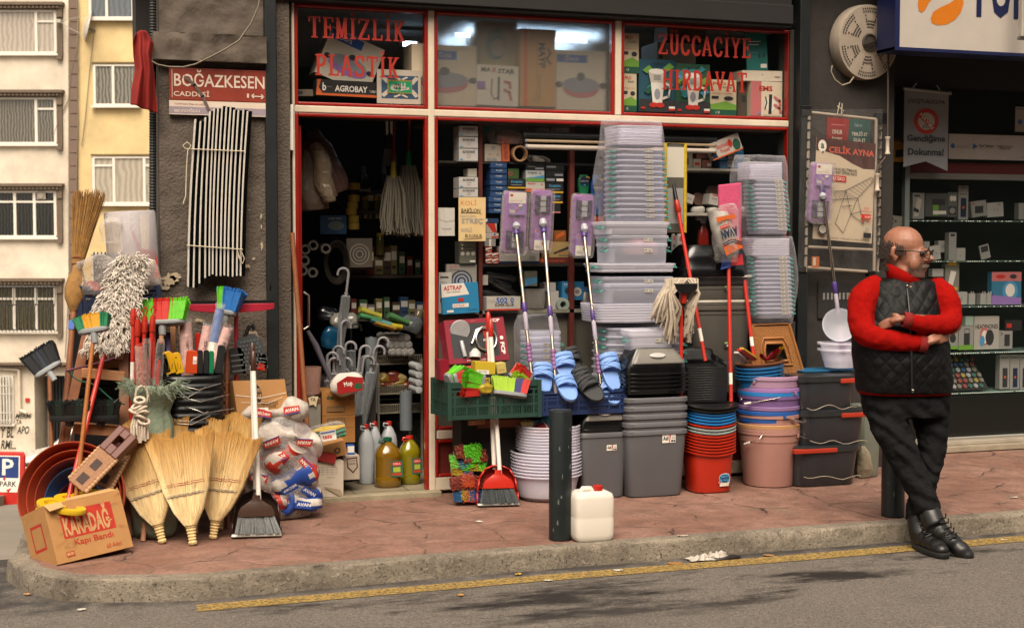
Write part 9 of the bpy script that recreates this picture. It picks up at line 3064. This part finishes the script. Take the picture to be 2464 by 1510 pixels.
for j in range(8):
 for i in range(7-j//3):
  c=('#2f4f6d','#6d6a5c','#8a7a3a','#7a3a34','#8d8f94','#2c5a4f')[RN.randint(0,5)]
  pos=(-.16+.048*i+.010*j+.012*(j%2),-.012,.03+.046*j)
  if c not in B0:
   B0[c]=MB().lathe([(.019,0),(.02,.003),(.016,.007)],14,cap1=True).build('badge',mk(c,.25,coat=.5,var=.3),bd,smooth=40,loc=pos,rot=(PI/2,0,0))
  else:
   dup(B0[c],None,pos)
ph('Y',80,1060,190,1250,[('e',.3,.85,.12,.06,'x'),('e',.3,.68,.12,.06,'x'),('e',.55,.78,.08,.04,'x'),('r',.3,.22,.6,.32,'g'),('e',.75,.5,.12,.07,'p')],'clear phone case in a hanging packet beside the man','#7d7a70',yy=.55,tl=6,d=.01,cat='phone case',nm='phone_case')
ph('Y',60,495,243,655,[('t','İSTANBUL',.02,.8,.4,.92,'d'),('p',[(.55,.55),(.95,.6),(.95,.25),(.5,.2)],'n'),('p',[(.7,1),(1,.7),(1,1)],'x')],'yellow and black card poster in the phone shop corner','#a8781c',yy=.53,d=.005,cat='poster',nm='poster')
ph('Y',20,225,218,490,[('r',.03,.03,.97,.97,'x')],'dark gold-edged board leaning behind the window corner','#4a4126',yy=.6,d=.01,cat='board',nm='framed_board')
ph('Y',555,452,1180,640,[('e',.05,.52,.025,.1,'b'),('t','TÜRKİYE CUMHURİYET',.09,.52,.25,.58,'l'),('t','MERKEZ BANKASI',.09,.44,.25,.5,'l'),('p',[(.29,.65),(.29,.4),(.345,.52)],'b'),('t','Türk Telekom',.36,.5,.53,.6,'x',.02),('t','ödeme hizmetleri',.36,.42,.52,.48,'l'),('t','TEMSİLCİ KODU',.58,.52,.77,.6,'x',.01),('t','8703401841',.61,.42,.74,.5,'x',.01),('t','OKUT, DOĞRULA',.82,.1,.95,.16,'x')],'white strip sign with bank lettering across the phone shop window','#a39c94',yy=.49,d=.006,cat='sign',nm='strip_sign')
ph('Y',1060,245,1300,432,[('r',0,.9,1,.93,'x'),('e',.14,.4,.07,.1,'b')],'white sign sheet cut by the picture edge in the phone shop','#969089',yy=.49,d=.006,cat='sign',nm='strip_sign')
b0=PY(*q('Y',385,700),.40)
e=E('hanging_banner',b0,'grey hanging banner Gençliğime Dokunma with a red prohibition ring','banner')
mt=[mk('#85878a',.7,var=.05)]
x0_,z0_,x1_,z1_=rq('Y',218,130,552,722,.40)
w,h=x1_-x0_,z1_-z0_
mb=MB()
cx=x0_-b0.x
mb.poly([(cx,z0_-b0.z+.04*h),(cx+.5*w,z0_-b0.z+.12*h),(cx+w,z0_-b0.z),(cx+w,z1_-b0.z),(cx,z1_-b0.z+.02)],0)
ring=[]
mb.prints(pr([('t','UYUŞTURUCUYA',.08,.84,.92,.91,'x',.03),('e',.5,.63,.28,.165,'r'),('e',.5,.63,.19,.11,'k'),('p',[(.4,.54),(.6,.53),(.52,.60),(.42,.58)],'l'),('p',[(.30,.70),(.37,.735),(.70,.56),(.63,.525)],'r'),('t','Gençliğime',.07,.35,.93,.46,'x',.03),('t','Dokunma!',.09,.195,.90,.285,'x',.03)]),w,h,0,cx,z0_-b0.z,mats=mt)
mb.X=Matrix.Translation(V(cx+w*.5,-.006,z0_-b0.z+h*.63))@Matrix.Rotation(rad(43),4,'Y')
mb.cur=mt.index(K_['w'])if K_['w']in mt else(mt.append(K_['w'])or len(mt)-1)
mb.text('HAYIR!',-w*.2,-.013,w*.4,.026,0,.03)
mb.build('cloth',mt,e)
mb=MB()
mb.tube([V(cx-.015,0,z1_-b0.z+.02),V(cx-.01,0,z1_-b0.z+.02),V(cx+w+.01,0,z1_-b0.z),V(cx+w+.015,0,z1_-b0.z)],[.016,.011,.011,.016],10)
mb.build('rod',mk('#8d9390',.5),e,smooth=50)
mb=MB()
mb.tube([V(cx+.06,0,z1_-b0.z+.02),V(cx+.1,0,z1_-b0.z+.06)],.003,5)
mb.tube([V(cx+w-.06,0,z1_-b0.z),V(cx+w-.1,0,z1_-b0.z+.05)],.003,5)
mb.build('cord',LABEL,e)
a=PY(2164,113,-.35)
e=E('shop_sign',a,'large white and blue lightbox sign with an orange swirl, cut by the picture top','sign')
SW2=mk('#a9a097',.45,var=.05)
MB().box(0,0,0,3.2,.2,.9).build('panel',SW2,e)
NVY=mk('#10183f',.4)
MB().box(-.036,-.004,-.02,-.001,.2,.92).box(-.036,-.006,-.022,3.2,.2,-.001).build('edge',NVY,e)
mt=[NVY]
ORG=mk('#b8670f',.4,var=.03)
x0_,z0_,x1_,z1_=rq('S',0,0,100,100,-.35)
s_=(x1_-x0_)/100
sx=lambda x:PY(*q('S',x,80),-.352).x-a.x
szz=lambda y:PY(*q('S',1000,y),-.352).z-a.z+.02
mb=MB()
def blob(pts,m,y=-.002):
 mb.cur=mt.index(m)if m in mt else(mt.append(m)or len(mt)-1)
 mb.poly([(sx(x),szz(yv))for x,yv in pts],y)
blob([(786,60),(790,20),(815,-30),(870,-80),(960,-90),(1030,-60),(1060,0),(1062,40),(1045,95),(1010,140),(960,170),(905,178),(872,165),(865,140),(880,100),(920,70),(980,40),(1015,10),(1020,-15),(990,-30),(930,-20),(880,10),(850,50),(830,90),(810,108),(793,98)],ORG)
mb.cur=mt.index(NVY)
z_=szz(112)
for i,(ch,xa,xb_)in enumerate((('T',1095,1215),('U',1230,1345),('R',1365,1475),('K',1490,1600))):
 mb.text(ch,sx(xa),z_,sx(xb_)-sx(xa),.38,-.003,.03)
mb.build('lettering',mt,e)
e=E('sign_lamp',PY(*q('S',1415,140),-.5),'white lamp arm in front of the lightbox sign at the picture edge','lamp')
MB().box(-.015,-.02,-.09,.05,.02,.4).build('arm',mk('#9c948a',.4),e,bev=.006)
MB().cyl((-.03,0,-.1),(.07,0,-.1),.01).build('rod',STEEL,e,smooth=50)
LIT=[('V',263,523,.05,.02,'#b9b3a8','white paper scrap on the road at the far left'),('V',393,647,.04,.015,'#b9b3a8','white paper scrap on the road below the kerb corner'),('V',130,573,.03,.02,'#9a7550','brown leaf scrap on the road by the kerb corner'),('V',1375,553,.03,.015,'#8a5f38','brown leaf in the gutter left of the bollard'),('V',2217,577,.035,.018,'#a5743c','ochre leaf on the road below the red dustpan'),('V',2307,224,.045,.012,'#bdb7ab','white stick of paper on the pavement below the red dustpan'),('W',785,546,.08,.03,'#8d6534','dry brown leaf against the kerb left of the crumpled paper'),('W',510,578,.05,.02,'#b5ada0','white scrap on the yellow line right of the jerrycan'),('W',1235,507,.06,.02,'#8d6a42','dry leaf in the gutter right of the crumpled paper'),('W',820,413,.06,.015,'#a99c8e','pale scrap on the pavement edge'),('W',2368,431,.04,.012,'#b8aa94','cigarette end on the yellow line by the man'),('W',2415,228,.05,.014,'#a08f84','pale scrap on the pavement at the far right'),('W',175,627,.045,.015,'#b0a894','pale scrap on the yellow line by the bollard'),('W',30,597,.04,.015,'#a8842c','yellow leaf by the yellow line')]
for k,x,y,w,d,col,lab in LIT:
 g=PZ(*q(k,x,y),-.097 if y>480 or(k=='W' and y>425)else.001)
 mb=MB()
 mb.grid(lambda u,v:V((u-.5)*w*(1-.3*abs(v-.5)),(v-.5)*d*2*(.5+.5*math.sin(u*PI)),.003+.008*abs(noise.noise(V(u*3,v*3,x)))),6,4)
 o=simple(mb,'leaf' if 'leaf' in lab else 'paper_scrap',mk(col,.8,var=.2,vs=60),lab,'leaf' if 'leaf' in lab else 'litter',g,solid=.001,smooth=40)
 o.rotation_euler.z=RN.uniform(-.6,.6)
def paper(w,d,lab):
 mb=MB()
 mb.grid(lambda u,v:V((u-.5)*w+.02*noise.noise(V(u*5,v*5,w*90)),(v-.5)*d+.02*noise.noise(V(v*5,u*5,w)),.004+.06*abs(noise.noise(V(u*4.3,v*3.7,d*77)))*math.sin(u*PI)**.5*math.sin(v*PI)**.5),9,7)
 simple(mb,'crumpled_paper',mk('#a9a197',.7,var=.1),lab,'litter',g,solid=.001)
g=PZ(*q('W',905,525),-.096)
paper(.13,.08,'crumpled white paper in the gutter below the small grey bin')
g=PZ(*q('W',985,515),-.096)
paper(.11,.06,'white tissue lying on a dark flat wrapper in the gutter')
simple(MB().box(-.09,-.03,0,.09,.03,.008),'wrapper',mk('#161418',.4),'dark flat wrapper under the white tissue in the gutter','litter',PZ(*q('W',1015,523),-.098)).rotation_euler=(0,rad(-3),rad(6))
D0=7.52
MO=PD(2175,1338,D0)
MO.z=-.099
MAN=E('person',MO,'bald man in black vest and red sweater, arms crossed, leaning on a bollard','person',rot=(0,0,-YAW))
MI=(Matrix.Translation(MO)@Matrix.Rotation(-YAW,4,'Z')).inverted()
def hp(px,py,dy=0.0):
 return MI@PD(px,py,D0+dy)
def ht(x,y,dy=0.0):
 return hp(*q('T',x,y),dy)
PX=D0/F
TP_=.5579*PX
def limb(mb,pts,n=18,flat=1.0):
 """pts: (x, y in the T crop, depth, radius in T pixels)"""
 P=[ht(x,y,d)for x,y,d,r in pts]
 Rr=[r*TP_ for*_,r in pts]
 P2,R2=[],[]
 for i in range(len(P)-1):
  for k in range(4):
   t=k/4
   p0,p1,p2,p3=P[max(i-1,0)],P[i],P[i+1],P[min(i+2,len(P)-1)]
   P2.append(.5*((2*p1)+(p2-p0)*t+(2*p0-5*p1+4*p2-p3)*t*t+(3*p1-p0-3*p2+p3)*t**3))
   R2.append(lerp(Rr[i],Rr[i+1],t*t*(3-2*t)))
 P2.append(P[-1])
 R2.append(Rr[-1])
 mb.tube(P2,R2,n,flat=flat)
SKIN=mk('#8c5d48',.5,var=.2,vs=18,bump=.12,bs=90)
hc=ht(505,118,.02)
HR=Matrix.Translation(hc)@Matrix.Rotation(rad(57),4,'Z')@Matrix.Rotation(rad(4),4,'X')
S=1.13
mb=MB()
mb.X=HR@Matrix.Scale(S,4)
for c,r,s in(((0,.012,.035),.098,(.80,1.0,.92)),((0,-.03,-.02),.078,(.84,.95,1.05)),((0,-.05,-.064),.058,(1.12,.85,.9)),((0,-.02,-.085),.06,(1.15,1.0,.7)),((0,-.083,-.088),.026,(1.1,.8,.8)),((0,-.095,.012),.030,(1.5,.5,.55)),((.045,-.06,-.045),.036,(.8,.9,1.1)),((-.045,-.06,-.045),.036,(.8,.9,1.1)),((0,.045,-.05),.07,(.85,.8,1.0)),((0,-.104,-.058),.02,(1.2,.6,.5)),((0,-.10,-.072),.018,(1.2,.6,.45)),((0,-.06,-.10),.045,(1.1,1.0,.6))):
 mb.sphere(c,r,18,s)
mb.tube([V(0,-.096,.018),V(0,-.112,-.002),V(0,-.130,-.022),V(0,-.112,-.032)],[.011,.013,.017,.013],12)
for s in(-1,1):
 mb.sphere((s*.013,-.113,-.028),.011,10)
 mb.tube([V(s*.079,.018,.022),V(s*.09,.028,.018),V(s*.092,.028,-.012),V(s*.082,.016,-.04),V(s*.078,.008,-.015)],[.011,.012,.012,.011,.009],8)
mb.X=None
limb(mb,[(500,150,.04,62),(500,205,.04,66),(505,260,.04,80)],20)
limb(mb,[(500,260,.05,100),(495,400,.05,130),(500,560,.03,140),(505,700,.05,140)],20)
for P in([(300,300,.04,40),(300,430,-.02,38),(360,500,-.10,30),(500,515,-.16,25),(588,515,-.15,22)],[(690,300,.04,40),(715,430,-.02,38),(640,420,-.13,30),(530,408,-.20,25),(500,405,-.19,22)],[(410,700,.03,70),(500,980,-.02,40),(600,1220,-.12,24)],[(610,700,.06,70),(610,980,.03,40),(570,1240,-.06,24)]):
 limb(mb,P,12)
limb(mb,[(498,405,-.215,22),(475,408,-.205,25),(450,415,-.185,22)],14,.6)
for k in range(4):
 limb(mb,[(456,402+9*k,-.185,8.5),(432,408+10*k,-.175,8),(408,418+10*k,-.16,7),(392+3*k,430+9*k,-.14,5.5)],8)
limb(mb,[(486,396,-.21,9),(468,386,-.205,8.5),(452,384,-.195,7)],8)
limb(mb,[(588,512,-.185,22),(618,502,-.195,26),(648,492,-.175,22)],14,.6)
for k in range(4):
 limb(mb,[(645,477+10*k,-.175,8.5),(665,472+10*k,-.155,8),(684,468+10*k,-.125,7),(698-2*k,470+9*k,-.09,5.5)],8)
limb(mb,[(604,488,-.2,9),(622,478,-.2,8.5),(640,472,-.18,7)],8)
mb.build('body',SKIN,MAN,remesh=.0065,rsm=4)
HAIR=mk('#2e241f',.9,var=.4,vs=60,bump=.5,bs=300)
mb=MB()
mb.X=HR@Matrix.Scale(S,4)
for i in range(3400):
 t=RN.uniform(-PI,PI)
 zc_=RN.uniform(-.085,.075)
 if abs(t)>2.02-max(0,zc_)*3 or(zc_<-.03 and abs(t)>1.35 and abs(t)<0):
  continue
 up=abs(t)/2.0
 if zc_>.07-up*.035+RN.uniform(-.01,.006)or(abs(t)>1.25 and zc_<-.005):
  continue
 k=math.sqrt(max(.05,1-((zc_-.03)/.104)**2))if zc_>.03 else 1
 a=V(.0835*k*math.sin(t)*(1 if zc_>-.03 else.92),.012+.1045*k*math.cos(t)*(1 if zc_>-.03 else.93),zc_)
 mb.tube([a,a+V(math.sin(t)*.004,math.cos(t)*.005,-.010)],[.0024,.0011],3)
mb.build('hair',HAIR,MAN)
GRH=mk('#6d5d52',.9,var=.4,vs=80)
mb=MB()
mb.X=HR@Matrix.Scale(S,4)
for i in range(220):
 x=RN.uniform(-.032,.032)
 a=V(x,-.118+abs(x)*.55,-.048-abs(x)*.18+RN.uniform(-.004,.003))
 mb.tube([a,a+V(x*.12,-.003,-.009)],[.0018,.0009],3)
for s in(-1,1):
 for i in range(70):
  u=RN.random()
  a=V(s*(.014+.036*u),-.114+.022*u*u,.022+.006*math.sin(u*PI))
  mb.tube([a,a+V(s*.007,-.001,.002)],[.002,.001],3)
mb.build('moustache',GRH,MAN)
mb=MB()
mb.X=HR@Matrix.Scale(S,4)
for i in range(1600):
 t=RN.uniform(.2,1.45)*RN.choice((-1,1))
 z=RN.uniform(-.108,-.035)-.0*abs(t)
 a=V(.07*math.sin(t),-.038-.068*math.cos(t)*(1 if z<-.05 else.95),z)
 mb.tube([a+V(0,0,0),a+V(.004*math.sin(t),-.004*math.cos(t),-.002)],[.0009,.0005],3)
mb.build('stubble',mk('#5a4a42',.9),MAN)
for s in(-1,1):
 mb=MB()
 mb.X=HR@Matrix.Scale(S,4)
 mb.sphere((s*.033,-.092,.002),.0125,12)
 mb.build('eye',mk('#2a1c15',.2),MAN,smooth=60)
mb=MB()
mb.X=HR@Matrix.Scale(S,4)
for s in(-1,1):
 mb.tube([V(s*(.035+.026*math.cos(t)*(1.0-.1*math.sin(t))),-.124+.012*abs(math.cos(t)>0)*abs(math.cos(t)),.0+.020*math.sin(t))for t in[2*PI*k/18 for k in range(18)]],.0026,6,closed=True)
 mb.tube([V(s*.011,-.125,.013),V(s*.035,-.124,.019),V(s*.061,-.114,.012)],.004,6)
 mb.tube([V(s*.061,-.113,.010),V(s*.084,-.06,.012),V(s*.087,.012,.012)],.003,6)
mb.tube([V(-.011,-.125,.006),V(0,-.131,.010),V(.011,-.125,.006)],.0022,6)
mb.build('glasses',mk('#15110e',.3,metal=.2),MAN,smooth=60)
SWT=mk('#8a0a05',.95,var=.12,vs=60,bump=.35,bs=260,spec=.1)
mb=MB()
limb(mb,[(385,250,.04,44),(330,315,-.03,62),(318,415,-.08,58),(345,472,-.13,52),(420,492,-.16,47),(510,505,-.18,40),(592,512,-.175,32)],22)
limb(mb,[(630,250,.04,42),(682,318,-.03,56),(702,392,-.07,50),(690,424,-.12,46),(620,430,-.17,42),(560,422,-.21,36),(505,406,-.225,29)],22)
mb.build('sweater_sleeves',SWT,MAN,remesh=.009,rsm=5,disp=(.016,.05))
mb=MB()
for(x0_,y0_,x1_,y1_,d,r)in((566,510,600,514,-.178,33),(532,412,498,406,-.225,30)):
 a,b=ht(x0_,y0_,d),ht(x1_,y1_,d)
 n=44
 mb.tube([a,a.lerp(b,.5),b],[r*TP_*1.02,r*TP_*1.03,r*TP_*.98],26,caps=False)
mb.build('cuff',mk('#780c06',.9,var=.15,vs=150,bump=.5,bs=300),MAN,smooth=60,solid=.006)
def ring(x0,x1,y,d,dep,dz=0.0,n=36,e=2.4,tilt=0.0):
 a,b=ht(x0,y,d),ht(x1,y,d)
 c=(a+b)/2
 return[c+V(p.x,p.y,tilt*p.x/max(1e-3,(b-a).length)+dz)for p in ell((b-a).length/2,dep,0,n,e)]
mb=MB()
mb.loft([ring(438,572,268,.03,.085,0,32,2),ring(432,578,238,.025,.085,.01,32,2,-.05),ring(424,588,218,.02,.088,.012,32,2,-.11)],False,False)
mb.build('collar',SWT,MAN,smooth=60,solid=.012)
mb=MB()
mb.loft([ring(312,690,722,.035,.172),ring(306,694,700,.035,.18)],False,False)
mb.build('sweater_hem',SWT,MAN,smooth=60,solid=.012)
def quilt():
 m=mk('#040405',.6,var=.2,vs=20,spec=.22)
 n_,l_=m.node_tree.nodes,m.node_tree.links
 tc=n_.new('ShaderNodeTexCoord')
 o_=None
 for an in(40,-40):
  mp=n_.new('ShaderNodeMapping')
  mp.inputs['Rotation'].default_value=(0,rad(an),0)
  l_.new(tc.outputs['Object'],mp.inputs[0])
  w=n_.new('ShaderNodeTexWave')
  w.wave_profile='SIN'
  w.inputs['Scale'].default_value=6.0
  w.inputs['Distortion'].default_value=3.0
  l_.new(mp.outputs[0],w.inputs[0])
  pw=n_.new('ShaderNodeMath')
  pw.operation='POWER'
  pw.inputs[1].default_value=.3
  l_.new(w.outputs['Fac'],pw.inputs[0])
  if o_ is None:
   o_=pw.outputs[0]
  else:
   mu=n_.new('ShaderNodeMath')
   mu.operation='MULTIPLY'
   l_.new(o_,mu.inputs[0])
   l_.new(pw.outputs[0],mu.inputs[1])
   o_=mu.outputs[0]
 nz=n_.new('ShaderNodeTexNoise')
 nz.inputs['Scale'].default_value=28
 l_.new(tc.outputs['Object'],nz.inputs[0])
 ad=n_.new('ShaderNodeMath')
 ad.operation='MULTIPLY_ADD'
 ad.inputs[1].default_value=.5
 l_.new(nz.outputs[0],ad.inputs[0])
 l_.new(o_,ad.inputs[2])
 bp=n_.new('ShaderNodeBump')
 bp.inputs['Strength'].default_value=1
 bp.inputs['Distance'].default_value=.0032
 l_.new(ad.outputs[0],bp.inputs['Height'])
 l_.new(bp.outputs[0],n_['Principled BSDF'].inputs['Normal'])
 return m
QV=quilt()
mb=MB()
mb.loft([ring(300,702,716,.03,.19),ring(296,706,660,.025,.20),ring(286,696,580,.02,.205),ring(280,690,500,.02,.20),ring(290,672,420,.03,.185),ring(318,664,340,.04,.165),ring(325,662,285,.05,.14),ring(345,645,246,.05,.115),ring(405,596,228,.045,.10)])
mb.build('vest',QV,MAN,remesh=.009,rsm=6,disp=(.012,.05))
mb=MB()
zp=[ht(514,262,-.075),ht(522,330,-.135),ht(530,420,-.175),ht(534,520,-.20),ht(536,620,-.198),ht(538,722,-.185)]
mb.tube(zp,.0055,6)
mb.build('zip',mk('#1a1a1c',.35),MAN,smooth=60)
mb=MB()
mb.cb(zp[0]+V(0,-.012,-.01),.01,.008,.03)
mb.cb(zp[-1]+V(0,-.01,.01),.012,.008,.016)
mb.build('zip_pull',CHROME,MAN,bev=.002)
TRS=mk('#161617',.9,spec=.12,var=.22,vs=9,bump=.4,bs=110)
n_,l_=TRS.node_tree.nodes,TRS.node_tree.links
tc=n_.new('ShaderNodeTexCoord')
mp=n_.new('ShaderNodeMapping')
mp.inputs['Rotation'].default_value=(0,rad(62),0)
l_.new(tc.outputs['Object'],mp.inputs[0])
w=n_.new('ShaderNodeTexWave')
w.inputs['Scale'].default_value=4.2
w.inputs['Distortion'].default_value=9
w.inputs['Detail'].default_value=1.5
w.inputs['Detail Scale'].default_value=.8
l_.new(mp.outputs[0],w.inputs[0])
bp=n_.new('ShaderNodeBump')
bp.inputs['Distance'].default_value=.014
bp.inputs['Strength'].default_value=.8
l_.new(w.outputs['Fac'],bp.inputs['Height'])
for nd in list(n_):
 if nd.type=='BUMP' and nd is not bp:
  l_.new(bp.outputs[0],nd.inputs['Normal'])
mb=MB()
mb.loft([ring(318,692,700,.04,.16),ring(322,694,760,.04,.17),ring(335,690,820,.04,.16)])
limb(mb,[(424,760,.02,90),(440,860,-.02,82),(486,960,-.06,71),(532,1060,-.08,62),(590,1180,-.13,54),(608,1240,-.15,53)],22)
limb(mb,[(598,760,.05,86),(620,860,.03,74),(624,960,.02,60),(610,1060,.0,51),(572,1180,-.03,49),(556,1275,-.05,50)],22)
mb.build('trousers',TRS,MAN,remesh=.010,rsm=3,disp=(.024,.045))
BOOT=mk('#0d0c0c',.45,var=.3,vs=14,coat=.08)
SOLE=mk('#15120f',.8,var=.3)
def boot(M,top):
 T_=M.inverted()@top
 mb=MB()
 mb.X=M
 mb.tube([T_,T_.lerp(V(0,.045,.075),.5)+V(0,.006,0),V(0,.045,.07)],[.056,.058,.058],18)
 for y,r,z,s in((.05,.05,.05,1),(0,.05,.055,1),(-.06,.05,.05,.95),(-.12,.05,.042,.85),(-.155,.042,.036,.8)):
  mb.sphere((0,y,z),r,14,(.98,1.1,s))
 b=mb.build('boot',BOOT,MAN,remesh=.008,rsm=4)
 mb=MB()
 mb.X=M
 mb.loft([[V(p.x,p.y-.055,z)for p in ell(.05*k,.155*k,0,26,2.6)]for z,k in((0,.97),(.008,1),(.022,1),(.026,.97))])
 mb.build('sole',SOLE,b,smooth=45)
 mb=MB()
 mb.X=M
 for k in range(5):
  y,z=-.07+.022*k,.098+.018*k
  mb.tube([V(-.032,y+.01,z-.012),V(0,y-.006,z+.006),V(.032,y+.014,z-.006)],.0035,5)
  mb.tube([V(.032,y+.01,z-.012),V(0,y-.008,z+.004),V(-.032,y+.02,z+.004)],.0035,5)
 mb.build('laces',BLACK,b,smooth=60)
f1=ht(592,1428,-.13)
boot(Matrix.Translation(V(f1.x+.0,f1.y+.0,.004))@Matrix.Rotation(rad(14),4,'Z'),ht(562,1250,-.06))
f2=ht(655,1300,-.17)
boot(Matrix.Translation(f2+V(.0,.0,-.07))@Matrix.Rotation(rad(50),4,'Z')@Matrix.Rotation(rad(30),4,'X')@Matrix.Rotation(rad(-28),4,'Y'),ht(610,1225,-.15))
